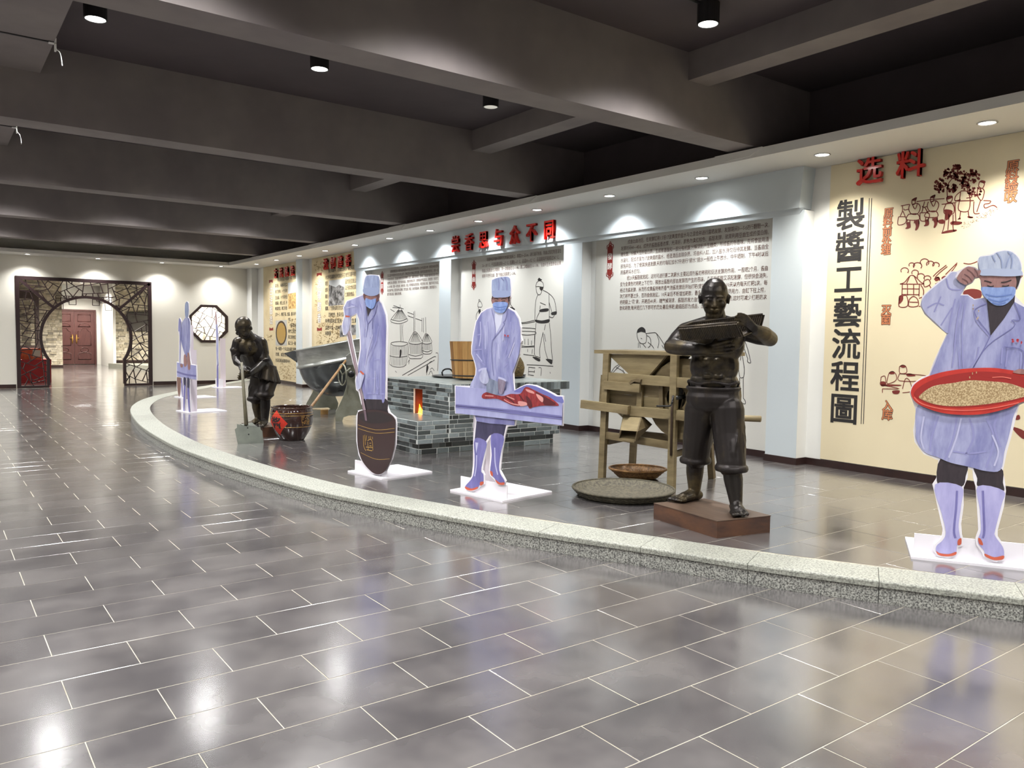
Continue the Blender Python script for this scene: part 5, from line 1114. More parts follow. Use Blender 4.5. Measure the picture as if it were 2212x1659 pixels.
tube(b, [T(553, 783, .06)+tilt@V((.172*math.cos(t), .165*math.sin(t), .0)) for t in [k*2*math.pi/24 for k in range(24)]], .016, 8, True)
for q in ([T(531, 738, -.20), T(539, 752, -.25), T(547, 772, -.14)], [T(547, 738, -.20), T(541, 756, -.25)]): limb(b, q, [.016]*len(q), 8)
link('jacket', fuse(b, .008, 3), m_bronze2, e, True)
e2 = thing('plinth', (3.45, 10.1, ZP), 'low rusty plinth under the shovelling statue', 'plinth')
o2 = V((3.37, 9.80, ZP)); b = NB(); obox(b, o2, V((.30, .04, 0)), V((-.07, .62, 0)), V((0, 0, .122))); mesh('plinth_block', b, m_rust, e2)
b = NB(); obox(b, o2+V((-.003, -.003, .122)), V((.306, .04, 0)), V((-.07, .626, 0)), V((0, 0, .004))); mesh('top_sheet', b, MATS['plinth_top'], e2)
# shovel standing on the platform in the statue's hands
m_handle = mat('shovel_handle', (112, 106, 84), .5, rgb2=(84, 80, 66), scale=6, stretch=(4, 4, .6))
m_blade = mat('shovel_blade', (100, 104, 94), .45, metal=.3, rgb2=(82, 86, 78), scale=5, bump=.05)
e3 = thing('shovel', at(540, 958, z=ZP), 'shovel with a wide flat grey blade and a worn wooden handle, standing on the tiles', 'shovel')
hx = lambda px, py, dd: T(px, py, dd)
bt = at(540, 959, z=ZP); ddb = (bt.x*T.f.x+bt.y*T.f.y)-T.dist
top, mid_, low = T(522, 783, -.50), T(530, 880, ddb+.06), T(532, 918, ddb+.10)
b = NB(); tube(b, [top, top.lerp(low, .5), low], [.016, .019, .024], 12); mesh('handle', b, m_handle, e3, True)
k4 = crop(480, 670, .18077)
pts = k4([(175, 1365), (235, 1382), (290, 1392), (380, 1402), (455, 1400), (460, 1430), (478, 1450), (497, 1602), (185, 1605), (150, 1430), (176, 1410)])
zb = lambda y: ddb+.02+.08*max(0, (957-y)/40)
P3 = [T(x, y-1, zb(y)) for x, y in pts]
b = NB(); prism(b, P3, T.f*.006); mesh('blade', b, m_blade, e3)
b = NB(); prism(b, [T(518, 917, ddb+.12), T(530, 922, ddb+.09), T(556, 923, ddb+.11), T(545, 914, ddb+.20)], V((0, 0, .006))); mesh('blade_fold', b, m_blade, e3)
b = NB()
for q in ((535, 924), (537, 938)): ell(b, T(q[0], q[1], zb(q[1])-.002), (.008, .008, .008))
setp(mesh('rivets', b, m_black, e3), kind='stuff')
# ================================================================== EXHIBITS ON THE PLATFORM
# ---- brick stove
XS0, XS1, XS2 = 4.25, 4.65, 6.24        # step front, body front, body end
YS0, YS1 = 7.47, 8.95
ZST, ZSB, ZTOP = .50, .80, .895
m_mortar = mat('mortar', (228, 231, 228), .7, rgb2=(206, 210, 207), scale=20)
bricks_m = [mat('brick_grey_%s' % k, c, .45, rgb2=tuple(int(x*.86) for x in c), scale=14) for k, c in (('charcoal', (50, 54, 55)), ('slate', (80, 86, 86)), ('ash', (108, 116, 117)), ('pale', (146, 156, 158)))]
m_fired = mat('fire_lining', (104, 44, 36), .7, rgb2=(70, 28, 26), scale=6)
m_flame = mat('flame', (255, 120, 14), .5, rgb2=(255, 205, 60), scale=22, emit=5.0, lo=.4, hi=.6)
m_cook = mat('stove_top_tile', (168, 176, 172), .3, rgb2=(140, 148, 146), scale=6)
stove = thing('brick_stove', (5.2, 8.2, ZP), 'grey brick cooking stove with a stepped hearth and a glowing fire opening', 'stove')
b = NB(); box(b, (XS0+.05, YS0+.06, ZP), (XS2-.05, YS1, .25)); mesh('base_course', b, m_mortar, stove)
b = NB(); box(b, (XS0, YS0, .25), (XS1, YS1, ZST)); mesh('hearth_step', b, m_mortar, stove)
FY0, FY1 = 8.06, 8.27
b = NB(); box(b, (XS1, YS0, .25), (XS2, FY0, ZSB)); box(b, (XS1, FY1, .25), (XS2, YS1, ZSB)); box(b, (XS1+.32, FY0, .25), (XS2, FY1, ZSB)); box(b, (XS1, FY0, .25), (XS1+.32, FY1, ZST)); mesh('stove_body', b, m_mortar, stove)
b = NB(); box(b, (XS1+.02, FY0, ZST), (XS1+.315, FY0+.004, ZSB)); box(b, (XS1+.02, FY1-.004, ZST), (XS1+.315, FY1, ZSB)); box(b, (XS1+.31, FY0+.004, ZST), (XS1+.32, FY1-.004, ZSB)); mesh('fire_lining', b, m_fired, stove)
b = NB(); box(b, (XS1-.005, YS0-.06, ZSB), (XS2+.08, YS1+.02, ZTOP)); mesh('top_slab', b, m_mortar, stove)
b = NB()
for x0, x1 in ((XS1, 5.18), (5.186, 5.71), (5.716, XS2+.075)):
    for y0, y1 in ((YS0-.055, 8.19), (8.196, YS1)): box(b, (x0, y0, ZTOP), (x1-.002, y1, ZTOP+.006))
mesh('top_tiles', b, m_cook, stove)['kind'] = 'stuff'
b = NB()
for x0, x1 in ((XS0+.004, XS1-.005),):
    for y0 in (YS0+.004, 7.84, 8.21, 8.58): box(b, (x0, y0, ZST), (x1, y0+.364, ZST+.006))
mesh('hearth_tiles', b, mat('hearth_tile', (120, 126, 124), .35, rgb2=(92, 98, 98), scale=8), stove)['kind'] = 'stuff'
rb = random.Random(21); BR = []
def course(o, du, length, z0, z1, n, first):
    u = -first; o, du, n = V(o), V(du), V(n)
    while u < length:
        L = rb.choice((.085, .15, .20, .24)); a, c = max(0, u)+.005, min(length, u+L)-.005; u += L
        if c-a < .02: continue
        BR.append((o+du*a+V((0, 0, z0)), du*(c-a), n*.005, z1-z0-.010))
def face(o, du, length, z0, z1, n, ch=.0492, skip=None):
    k = int(round((z1-z0)/ch)); h = (z1-z0)/k
    for i in range(k):
        za = z0+i*h+.005
        if skip and za < skip[3]-.01 and za+h > skip[2]+.01:
            course(o, du, skip[0], za, za+h, n, rb.uniform(0, .1)); course(V(o)+V(du)*skip[1], du, length-skip[1], za, za+h, n, rb.uniform(0, .1))
        else: course(o, du, length, za, za+h, n, rb.uniform(0, .12))
face((XS1, YS0, 0), (1, 0, 0), XS2-XS1, .25, ZSB, (0, -1, 0))
face((XS0, YS0, 0), (1, 0, 0), XS1-XS0, .25, ZST, (0, -1, 0))
face((XS0, YS1, 0), (0, -1, 0), YS1-YS0, .25, ZST, (-1, 0, 0))
face((XS1, YS1, 0), (0, -1, 0), YS1-YS0, ZST+.006, ZSB, (-1, 0, 0), skip=(YS1-FY1, YS1-FY0, ZST, ZSB))
face((XS1-.005, YS1, 0), (0, -1, 0), YS1-YS0+.06, ZSB, ZTOP-.002, (-1, 0, 0))
face((XS0+.05, YS0+.06, 0), (1, 0, 0), XS2-XS0-.10, ZP, .248, (0, -1, 0)); face((XS0+.05, YS1, 0), (0, -1, 0), YS1-YS0-.06, ZP, .248, (-1, 0, 0))
u = 0
while u < XS2+.08-XS1:                                              # soldier course on the slab edge
    L = rb.choice((.045, .052, .06)); BR.append((V((XS1-.005+u+.003, YS0-.06, ZSB+.003)), V((L-.006, 0, 0)), V((0, -.005, 0)), ZTOP-ZSB-.006)); u += L
BR.sort(key=lambda t: (t[0]-CAM).length)
rest = [NB() for _ in bricks_m]
for k, (o, du, n, h) in enumerate(BR):
    mi = rb.choices(range(4), (3, 4, 4, 3))[0]
    if k < 298:
        b = NB(); obox(b, o, du, n, V((0, 0, h))); mesh('brick', b, bricks_m[mi], stove)
    else: obox(rest[mi], o, du, n, V((0, 0, h)))
for mi, b in enumerate(rest):
    if len(b.faces): setp(mesh('far_bricks', b, bricks_m[mi], stove), kind='stuff')
    else: b.free()
b = NB()
for k in range(9):
    x, y = XS1+.05+.16*rb.random(), FY0+.03+.15*rb.random(); h = rb.uniform(.05, .12); r0 = rb.uniform(.014, .026)
    pts = [V((x, y, ZST+.006)), V((x+.01, y+.008, ZST+h*.5)), V((x-.008, y-.006, ZST+h))]; tube(b, pts, [r0, r0*.85, .002], 8)
mesh('flames', b, m_flame, stove, True)['kind'] = 'stuff'
l = bpy.data.lights.new('fire_light', 'POINT'); l.energy = .5; l.color = (1, .35, .08); l.shadow_soft_size = .05
lo_ = bpy.data.objects.new('fire_light', l); COL.objects.link(lo_); lo_.parent = stove; lo_.location = V((XS1+.12, (FY0+FY1)/2, ZST+.1))-BASE[stove.name]

m_iron = mat('cast_iron', (34, 34, 35), .35, metal=.4, rgb2=(50, 50, 50), scale=10)
zt0 = ZTOP+.006
c = at(992, 815, z=zt0)
e = thing('wok_lid', c, 'flat black iron lid with a loop handle, lying under the wooden tub', 'lid')
b = NB(); lathe(b, [(0, 0), (.30, 0), (.345, .010), (.350, .020), (.33, .026), (.05, .022), (0, .022)], c, 48); mesh('disc', b, m_iron, e, True)
hp = at(966, 812, z=zt0+.02); b = NB(); tube(b, spline([hp+V((-.045, .035, 0)), hp+V((-.05, .04, .05)), hp+V((-.02, .015, .085)), hp+V((.03, -.02, .085)), hp+V((.055, -.04, .05))], 5), .010, 8); mesh('loop_handle', b, m_iron, e, True)
c2_ = at(1016, 816, z=zt0+.026); c2_ = V((c2_.x+.02, c2_.y+.03, zt0+.0265))
m_stave = [mat('stave_%s' % k, c_, .45, rgb2=c__, scale=2.2, stretch=(5, 5, .7), detail=6) for k, c_, c__ in (('honey', (176, 132, 76), (140, 98, 54)), ('amber', (156, 112, 60), (118, 80, 42)), ('pale', (194, 152, 94), (160, 118, 66)))]
e = thing('wooden_tub', c2_, 'honey coloured wooden steaming tub with two dark hoops, on the stove', 'tub')
R0, R1, HT = .215, .255, .435; nst = 22
for k in range(nst):
    a0, a1 = 2*math.pi*k/nst+.004, 2*math.pi*(k+1)/nst-.004; b = NB(); V8 = []
    for z, R in ((0, R0), (HT, R1)):
        for rr_ in (R, R-.022):
            for a in (a0, (a0+a1)/2, a1): V8.append(b.verts.new(c2_+V((rr_*math.cos(a), rr_*math.sin(a), z))))
    for i in (0, 1):
        b.faces.new((V8[i], V8[i+1], V8[i+7], V8[i+6])); b.faces.new((V8[i+3], V8[i+9], V8[i+10], V8[i+4])); b.faces.new((V8[i], V8[i+3], V8[i+4], V8[i+1])); b.faces.new((V8[i+6], V8[i+7], V8[i+10], V8[i+9]))
    b.faces.new((V8[0], V8[6], V8[9], V8[3])); b.faces.new((V8[2], V8[5], V8[11], V8[8]))
    mesh('stave', b, m_stave[rb.randrange(3)], e)
for z in (.03, .215):
    R = R0+(R1-R0)*z/HT+.003; b = NB(); tube(b, [c2_+V((R*math.cos(t), R*math.sin(t), z)) for t in [2*math.pi*k/40 for k in range(40)]], .007, 8, True); mesh('hoop', b, m_iron, e, True)
b = NB(); lathe(b, [(0, .30), (R1-.03, .30), (R1-.03, .315), (0, .315)], c2_, 30); mesh('inner_lid', b, m_stave[1], e)
# second pan with a woven straw cover
c3 = at(1100, 816, z=zt0); c3.y -= .0
e = thing('iron_pan', c3, 'shallow black iron pan on the stove under the straw cover', 'pan')
b = NB(); lathe(b, [(0, 0), (.16, 0), (.205, .012), (.215, .024), (.20, .024), (.15, .012), (0, .012)], c3, 40); mesh('pan_bowl', b, m_iron, e, True)
b = NB(); tube(b, [c3+V((.20, -.03, .022)), c3+V((.235, -.035, .035)), c3+V((.235, .025, .035)), c3+V((.20, .03, .022))], .007, 8); mesh('grip', b, m_iron, e, True)
m_straw = mat('straw_weave', (136, 112, 64), .6, rgb2=(84, 68, 36), scale=60, bump=.6, lo=.4, hi=.6)
c4 = c3+V((0, 0, .026)); e = thing('straw_cover', c4, 'tall woven straw cover standing in the iron pan', 'basket')
prof = [(.165, 0), (.185, .06), (.19, .11), (.175, .17), (.14, .23), (.10, .27), (.05, .30), (0, .305)]
b = NB(); lathe(b, prof, c4, 40); mesh('straw_shell', b, m_straw, e, True)
b = NB()
for k in range(26):
    t = k/26*.30; R = next((p[0]+(q[0]-p[0])*(t-p[1])/(q[1]-p[1]) for p, q in zip(prof, prof[1:]) if p[1] <= t <= q[1]), .05)
    tube(b, [c4+V(((R+.002)*math.cos(a), (R+.002)*math.sin(a), t+.003*math.sin(a*24+k*3.14))) for a in [2*math.pi*j/72 for j in range(72)]], .0055, 5, True)
setp(mesh('straw_coils', b, m_straw, e, True), kind='stuff')

# ---- glazed jar with the red paper diamond
m_glaze = mat('brown_glaze', (48, 28, 24), .12, rgb2=(60, 36, 30), scale=5, coat=.6)
m_paper = mat('red_paper', (204, 52, 36), .5); m_gold = mat('gold_paint', (190, 152, 78), .4, metal=.3)
J0 = V((3.60, 9.43, ZP)); Tj = Stage(J0.x, J0.y)
e = thing('glazed_jar', J0, 'dark brown glazed jar with a red paper diamond and gold emblem', 'jar')
jp = [(.0, 0), (.140, 0), (.150, .008), (.175, .05), (.205, .10), (.232, .16), (.250, .22), (.257, .28), (.255, .33), (.246, .37), (.238, .385), (.246, .398), (.244, .410), (.228, .412), (.222, .40), (.228, .37), (.24, .30), (.225, .18), (.18, .08), (.0, .05)]
b = NB(); lathe(b, jp, J0, 56); jar_o = mesh('jar_body', b, m_glaze, e, True)
def jr(z):
    for p, q in zip(jp[1:13], jp[2:13]):
        if p[1] <= z <= q[1]: return p[0]+(q[0]-p[0])*(z-p[1])/(q[1]-p[1])
    return .24
def on_jar(deg, z, lift=.0015):      # deg measured from the side facing the hall, to the right
    a = math.radians(deg); d = -Tj.f*math.cos(a)+Tj.r*math.sin(a); return J0+d*(jr(z)+lift)+V((0, 0, z))
for z in (.175, .315, .345):
    b = NB(); tube(b, [on_jar(k*6, z, .000) for k in range(60)], .0022, 6, True); mesh('gold_band', b, m_gold, jar_o)
b = NB(); n = 14; grid = {}
for i in range(n+1):
    for j in range(n+1):
        s_, t_ = i/n, j/n; x = (s_-t_); y = (s_+t_-1)
        grid[i, j] = b.verts.new(on_jar(-45+x*34, .225+y*.155))
for i in range(n):
    for j in range(n): b.faces.new((grid[i, j], grid[i+1, j], grid[i+1, j+1], grid[i, j+1]))
dia = mesh('red_diamond', b, m_paper, jar_o, True)
def wrap_text(ch, deg, z, size, lift, bold, m_, name):
    me = text_mesh(ch, size, Matrix.Identity(4), bold*size, res=3)
    for v in me.vertices:
        x, y = v.co.x-size*.5, v.co.y-size*.36; zz = z+y; dg = deg+math.degrees(x/.25); dz = v.co.z; v.co = on_jar(dg, max(.01, min(.39, zz)), lift+dz)
    return link(name, me, m_, dia)
wrap_text('酱', -47, .225, .15, .003, .035, m_ink, 'brush_character')
b = NB()
for q in ([(0, 9), (0, 5), (1, 1)], [(1, 9), (1.3, 5)], [(2.4, 9), (2, 7)], [(3.5, 6), (5, 7), (7, 6), (8.6, 4), (9, 0)], [(4, 5), (4, 1)], [(5, 4.6), (6.6, 4.6)], [(5, 3), (6.8, 3)], [(2, 1.6), (8, 2)], [(2.6, 4), (3, 1)], [(5.4, 9), (5.4, 7.8)], [(7, 9), (7, 7.6)], [(8.4, 8.8), (8.6, 7.4)], [(1, 0), (8, .4)], [(6, 2), (6, .5)], [(0, 3), (2, 2.5)], [(7.6, 4), (7.6, 1)]):
    stroke(b, [on_jar(40+(x-4.5)*2.9, .20+y*.0125, .0015) for x, y in q], .006, (Tj.f*-math.cos(.7)+Tj.r*math.sin(.7)))
mesh('gold_emblem', b, m_gold, e, auto=1)['kind'] = 'stuff'

# ---- steel tilting kettle on its cast stand
m_steel = mat('brushed_steel', (176, 178, 172), .3, metal=.6, rgb2=(150, 152, 146), scale=3, stretch=(1, 1, 6), rough2=.4)
m_steel2 = mat('kettle_jacket', (104, 108, 107), .26, metal=.65, rgb2=(86, 90, 91), scale=2.5, rough2=.36)
m_stand = mat('stand_paint', (150, 150, 134), .55, rgb2=(126, 126, 108), scale=5, metal=.1)
Tk = Stage(5.42, 12.05); K = lambda x, y, dd=0: Tk(620+x*.13865, 700+y*.13865, dd)
e = thing('tilting_kettle', (5.42, 12.05, ZP), 'large stainless steel tilting kettle on a grey cast stand, with a pouring spout', 'kettle')
kc0 = K(800, 600); tilt = Matrix.Rotation(math.radians(11.5), 3, Tk.f)@Matrix.Identity(3)
tilt = Matrix.Rotation(math.radians(-11.5), 3, Tk.f)
RB = .635
b = NB(); lathe(b, [(0, -.545)]+[(RB*.985*math.sin(a), -.545*math.cos(a)) for a in [math.pi/2*k/12 for k in range(1, 13)]]+[(RB*1.0, .02)], kc0, 56, tilt); mesh('jacket_bowl', b, m_steel2, e, True)
b = NB(); lathe(b, [(RB*1.0, .02), (RB*1.045, .03), (RB*1.05, .055), (RB*1.0, .07), (RB*.985, .09), (RB*1.0, .30), (RB*1.02, .31), (RB*1.02, .325), (RB*.97, .322), (RB*.95, .28), (RB*.9, .0), (RB*.6, -.3), (0, -.42)], kc0, 56, tilt); mesh('upper_shell', b, m_steel, e, True)
sp = lambda a, z, k=1.0: kc0+tilt@(( -Tk.r*math.cos(a)-Tk.f*math.sin(a))*RB*k+V((0, 0, z)))
tip = kc0+tilt@(-Tk.r*(RB+.17)+V((0, 0, .305)))
b = NB(); prism_pts = [sp(.34, .318), tip, sp(-.34, .318), sp(0, .12)]
va = [b.verts.new(p) for p in prism_pts]; b.faces.new((va[0], va[1], va[3])); b.faces.new((va[1], va[2], va[3])); 
vb = [b.verts.new(p+V((0, 0, .006))) for p in prism_pts[:3]]; b.faces.new((va[0], vb[0], vb[1], va[1])); b.faces.new((va[1], vb[1], vb[2], va[2]))
mesh('spout', b, m_steel2, e)
near = [(940, 640), (1090, 640), (1110, 850), (1160, 1100), (1240, 1330), (1250, 1500), (1130, 1500), (1100, 1420), (960, 1425), (880, 1455), (858, 1520), (752, 1520), (757, 1370), (805, 1280), (880, 1120), (930, 960), (945, 800)]
b = NB(); prism(b, [K(x, y, -1.10) for x, y in near], Tk.f*.10); mesh('near_pedestal', b, m_stand, e)
far_ = [(430, 940), (700, 1000), (800, 1240), (785, 1330), (760, 1385), (690, 1375), (690, 1330), (640, 1300), (400, 1312), (380, 1330), (280, 1330), (300, 1240), (400, 1060)]
b = NB(); prism(b, [K(x, y, .92) for x, y in far_], Tk.f*.10); mesh('far_pedestal', b, m_stand, e)
b = NB(); g0 = K(925, 470, -1.13); prism(b, [K(920, 500, -1.13), K(1000, 440, -1.13), K(1140, 440, -1.13), K(1150, 640, -1.13), K(925, 640, -1.13)], Tk.f*.24); mesh('gear_housing', b, m_steel, e)
b = NB(); tube(b, [K(1000, 780, -1.25), K(1000, 780, -.5)], .05, 16); mesh('trunnion', b, m_iron, e, True)
wc = K(862, 790, -1.28); hr = Tk.r*.052; 
b = NB(); tube(b, [wc+(Tk.r*.30+Tk.f*.95)*.0+ (Tk.r*.42-Tk.f*.9).normalized()*.135*math.cos(t)+V((0, 0, .155*math.sin(t))) for t in [2*math.pi*k/36 for k in range(36)]], .011, 8, True); wh = mesh('hand_wheel', b, m_stand, e, True)
b = NB()
for t in (0.4, 2.5, 4.6): tube(b, [wc, wc+(Tk.r*.42-Tk.f*.9).normalized()*.135*math.cos(t)+V((0, 0, .155*math.sin(t)))], .008, 8)
tube(b, [wc, K(985, 690, -1.14)], .012, 8); mesh('wheel_spokes', b, m_stand, wh, True)
b = NB(); tube(b, [K(730, 912, -1.28), K(835, 914, -1.28)], .009, 8); mesh('crank_pin', b, m_steel, e, True)
blk = [at(620+720*.13865, 700+1450*.13865, z=ZP), at(620+905*.13865, 700+1470*.13865, z=ZP)]
for p in blk[:1]:
    o = NB(); obox(o, p+V((0, .5, 0)), Tk.r*.12, Tk.f*.16, V((0, 0, .07))); setp(mesh('wood_block', o, mat('pine_block', (176, 140, 84), .6, rgb2=(150, 112, 62), scale=4)), 'small pine block lying under the kettle stand', 'block')
# pole leaning from the jar against the kettle
m_pole = mat('pole_wood', (160, 124, 80), .5, rgb2=(128, 94, 58), scale=3, stretch=(4, 4, .5))
pa_ = J0+V((.02, -.02, .12)); pb_ = K(900, 590, -1.15)
b = NB(); q1 = pa_.lerp(pb_, .0); tube(b, [q1, pa_.lerp(pb_, .5), pa_.lerp(pb_, 1.02)], [.02, .019, .017], 12)
setp(mesh('wooden_pole', b, m_pole, smooth=True), 'long wooden pole leaning from the glazed jar to the kettle', 'pole')

# ---- wooden winnowing machine
m_wood = [mat('pine_%s' % k, a, .55, rgb2=c_, scale=2.4, stretch=(1.2, 1.2, 6), detail=6, bump=.06) for k, a, c_ in (('light', (142, 128, 94), (110, 95, 66)), ('mid', (130, 115, 84), (98, 84, 56)), ('dark', (112, 98, 70), (84, 70, 46)))]
w1 = V((4.959, 5.318, ZP)); wd_ = V((.309, -.951, 0)); wn = V((.951, .309, 0))
KW_ = lambda x, y, dep=0.0: at_plane(1240+x*.24117, 720+y*.24117, w1+wn*dep, wn)
e = thing('winnowing_machine', (5.35, 5.15, ZP), 'old pale wooden winnowing machine with a hopper, chute and crank', 'winnowing machine')
def wbar(name, p, q, w_, h_, mi=0, up=(0, 0, 1)):
    b = NB(); bar(b, p, q, w_, h_, up); return mesh(name, b, m_wood[mi], e)
def wboard(name, pts, dep, th, mi=0):
    b = NB(); prism(b, [KW_(x, y, dep) for x, y in pts], wn*th); return mesh(name, b, m_wood[mi], e)
def to_floor(x, y, dep): p = KW_(x, y, dep); p.z = ZP; return p
lt, rt_ = KW_(298, 178), KW_(905, 195); DP = .62
lb, rb_ = at(1300, 1038, z=ZP), at(1450, 1058, z=ZP)
wbar('leg', lb, lt, .055, .055, 0, wn); wbar('leg', rb_, rt_, .06, .06, 0, wn)
for top_, bot in ((lt+wn*DP, lb+wn*(DP+.18)-wd_*.10), (rt_+wn*DP, rb_+wn*(DP+.16)+wd_*.06)): wbar('leg', bot, top_, .055, .055, 2, wn)
tl_ = KW_(185, 150); tr_ = KW_(880, 178); z_top = max(tl_.z, tr_.z)
for k in range(3):
    a = tl_+wn*(.02+k*DP/3-.03); c_ = tr_+wd_*.42+wn*(.02+k*DP/3-.03); b = NB(); obox(b, V((a.x, a.y, z_top-.03)), V((c_.x-a.x, c_.y-a.y, 0)), wn*(DP/3+.01-.004), V((0, 0, .032))); mesh('top_plank', b, m_wood[k % 2], e)
wboard('hopper_side', [(300, 185), (830, 195), (668, 384), (500, 374)], .02, .018, 0); wboard('hopper_side', [(300, 185), (830, 195), (668, 384), (500, 374)], DP-.05, .018, 1)
b = NB(); p4 = [KW_(305, 190, .03), KW_(500, 374, .03)]; prism(b, [p4[0], p4[1], p4[1]+wn*(DP-.1), p4[0]+wn*(DP-.1)], wd_*.015); mesh('hopper_slope', b, m_wood[1], e)
b = NB(); p4 = [KW_(830, 195, .03), KW_(668, 384, .03)]; prism(b, [p4[0], p4[1], p4[1]+wn*(DP-.1), p4[0]+wn*(DP-.1)], wd_*.015); mesh('hopper_slope', b, m_wood[2], e)
wbar('upper_rail', KW_(315, 392, .0), KW_(1180, 458, .0), .045, .085, 0)
wbar('lower_rail', KW_(470, 690, .0), KW_(1100, 748, .0), .045, .085, 0)
wbar('foot_rail', KW_(295, 912, .01), KW_(860, 1003, .01), .04, .065, 1)
wbar('side_rail', KW_(300, 972, .03), KW_(300, 972, .03)+wn*DP*1.05, .035, .05, 2); wbar('side_rail', KW_(870, 1090, .03), KW_(870, 1090, .03)+wn*DP*1.1, .035, .05, 2)
wbar('back_rail', KW_(580, 900, .5), KW_(1000, 950, .5), .04, .06, 2)
cpl = KW_(70, 632, -.05); cpr = KW_(492, 688, -.05); wbar('carrying_handle', cpl, cpr, .05, .075, 0)
hq = at_plane(1500, 899, w1+wn*.30, wn); hq2 = at_plane(1643, 905, w1+wn*.30, wn)
b = NB(); tube(b, [hq, hq2], .027, 12); mesh('carrying_handle', b, m_wood[0], e, True)
wboard('side_board', [(310, 425), (600, 445), (600, 560), (310, 535)], .05, .015, 0); wboard('side_board', [(310, 537), (600, 562), (600, 690), (310, 640)], .05, .015, 1)
wboard('side_board', [(610, 445), (780, 458), (780, 575), (610, 562)], .05, .015, 1); wboard('side_board', [(610, 564), (780, 577), (780, 692), (610, 672)], .05, .015, 0)
wboard('end_board', [(240, 372), (262, 372), (258, 625), (222, 622)], .12, DP-.2, 1)
wbar('post', KW_(596, 440, .02), KW_(586, 690, .02), .05, .03, 0, wn); wbar('post', KW_(782, 455, .03), KW_(786, 690, .03), .035, .03, 2, wn)
# fan drum: round side boards with a round air hole, curved shell between
dc = (985, 590); circ = lambda R, n, a0=0: [(dc[0]+R*math.cos(a0+2*math.pi*k/n), dc[1]+R*1.12*math.sin(a0+2*math.pi*k/n)) for k in range(n)]
hcn = (915, 578); hole = [(hcn[0]+88*math.cos(2*math.pi*k/28), hcn[1]+105*math.sin(2*math.pi*k/28)) for k in range(28)]; outer = circ(325, 28)
for dep in (.06, DP-.04):
    b = NB()
    for k in range(28): k2 = (k+1) % 28; prism(b, [KW_(*hole[k], dep), KW_(*outer[k], dep), KW_(*outer[k2], dep), KW_(*hole[k2], dep)], wn*.018)
    if dep > .2: b.free(); b = NB(); prism(b, [KW_(*q, dep) for q in outer], wn*.018)
    mesh('drum_side', b, m_wood[1], e)
b = NB(); oc = circ(322, 40)
for k in range(40):
    k2 = (k+1) % 40; p, q = KW_(*oc[k], .07), KW_(*oc[k2], .07); prism(b, [p, q, q+wn*(DP-.1), p+wn*(DP-.1)], (KW_(*dc, .07)-p).normalized()*.01)
mesh('drum_shell', b, m_wood[2], e)
ax0, ax1 = KW_(*hcn, -.02), KW_(*hcn, .07)+wn*(DP-.1)
b = NB(); tube(b, [ax0, ax1], .018, 10); mesh('fan_axle', b, m_iron, e, True)
for k in range(6):
    a = k*math.pi/3+.3; d_ = wd_*math.cos(a)+V((0, 0, math.sin(a))); s_ = wn; b = NB(); obox(b, ax0+wn*.14+d_*.02, d_*.21, wn*(DP-.25), d_.cross(wn)*.010); mesh('fan_paddle', b, m_wood[2], e)
b = NB(); tube(b, spline([KW_(890, 560, -.05), KW_(882, 600, -.08), KW_(862, 648, -.10), KW_(800, 652, -.11), KW_(738, 652, -.12)], 4), .008, 8); mesh('crank', b, m_iron, e, True)
b = NB(); tube(b, [KW_(884, 560, -.04), KW_(876, 700, -.045), KW_(868, 1095, -.04)], .010, 8); mesh('iron_strap', b, mat('worn_iron', (70, 54, 40), .6), e, True)
wbar('lever_arm', KW_(270, 462, -.03), KW_(592, 492, -.03), .03, .075, 0)
b = NB(); prism(b, [KW_(x, y, -.05) for x, y in ((490, 445), (510, 420), (560, 405), (598, 412), (592, 440), (540, 432), (505, 455))], wn*.03); mesh('lever_latch', b, m_wood[2], e)
# grain chute pointing outwards
A0, A1 = KW_(440, 730, .0), KW_(600, 735, .0); B0, B1 = KW_(415, 868, -.16), KW_(560, 878, -.16)
b = NB(); prism(b, [A0, A1, B1, B0], wn*.015); mesh('chute_cover', b, m_wood[0], e)
C0, C1 = KW_(395, 940, -.14), KW_(540, 970, -.14); D0, D1 = KW_(470, 790, .12), KW_(690, 815, .12)
b = NB(); prism(b, [C0, C1, D1, D0], V((0, 0, -.012))); mesh('chute_floor', b, m_wood[1], e)
b = NB(); prism(b, [C1, B1, A1, D1], wd_*.012); mesh('chute_side', b, m_wood[2], e); b = NB(); prism(b, [C0, B0, A0, D0], wd_*.012); mesh('chute_side', b, m_wood[2], e)
b = NB(); p4 = [KW_(360, 690, .03), KW_(450, 770, .03)]; prism(b, [p4[0], p4[1], p4[1]+wn*(DP-.1), p4[0]+wn*(DP-.1)], wd_*.015); mesh('belly_board', b, m_wood[1], e)

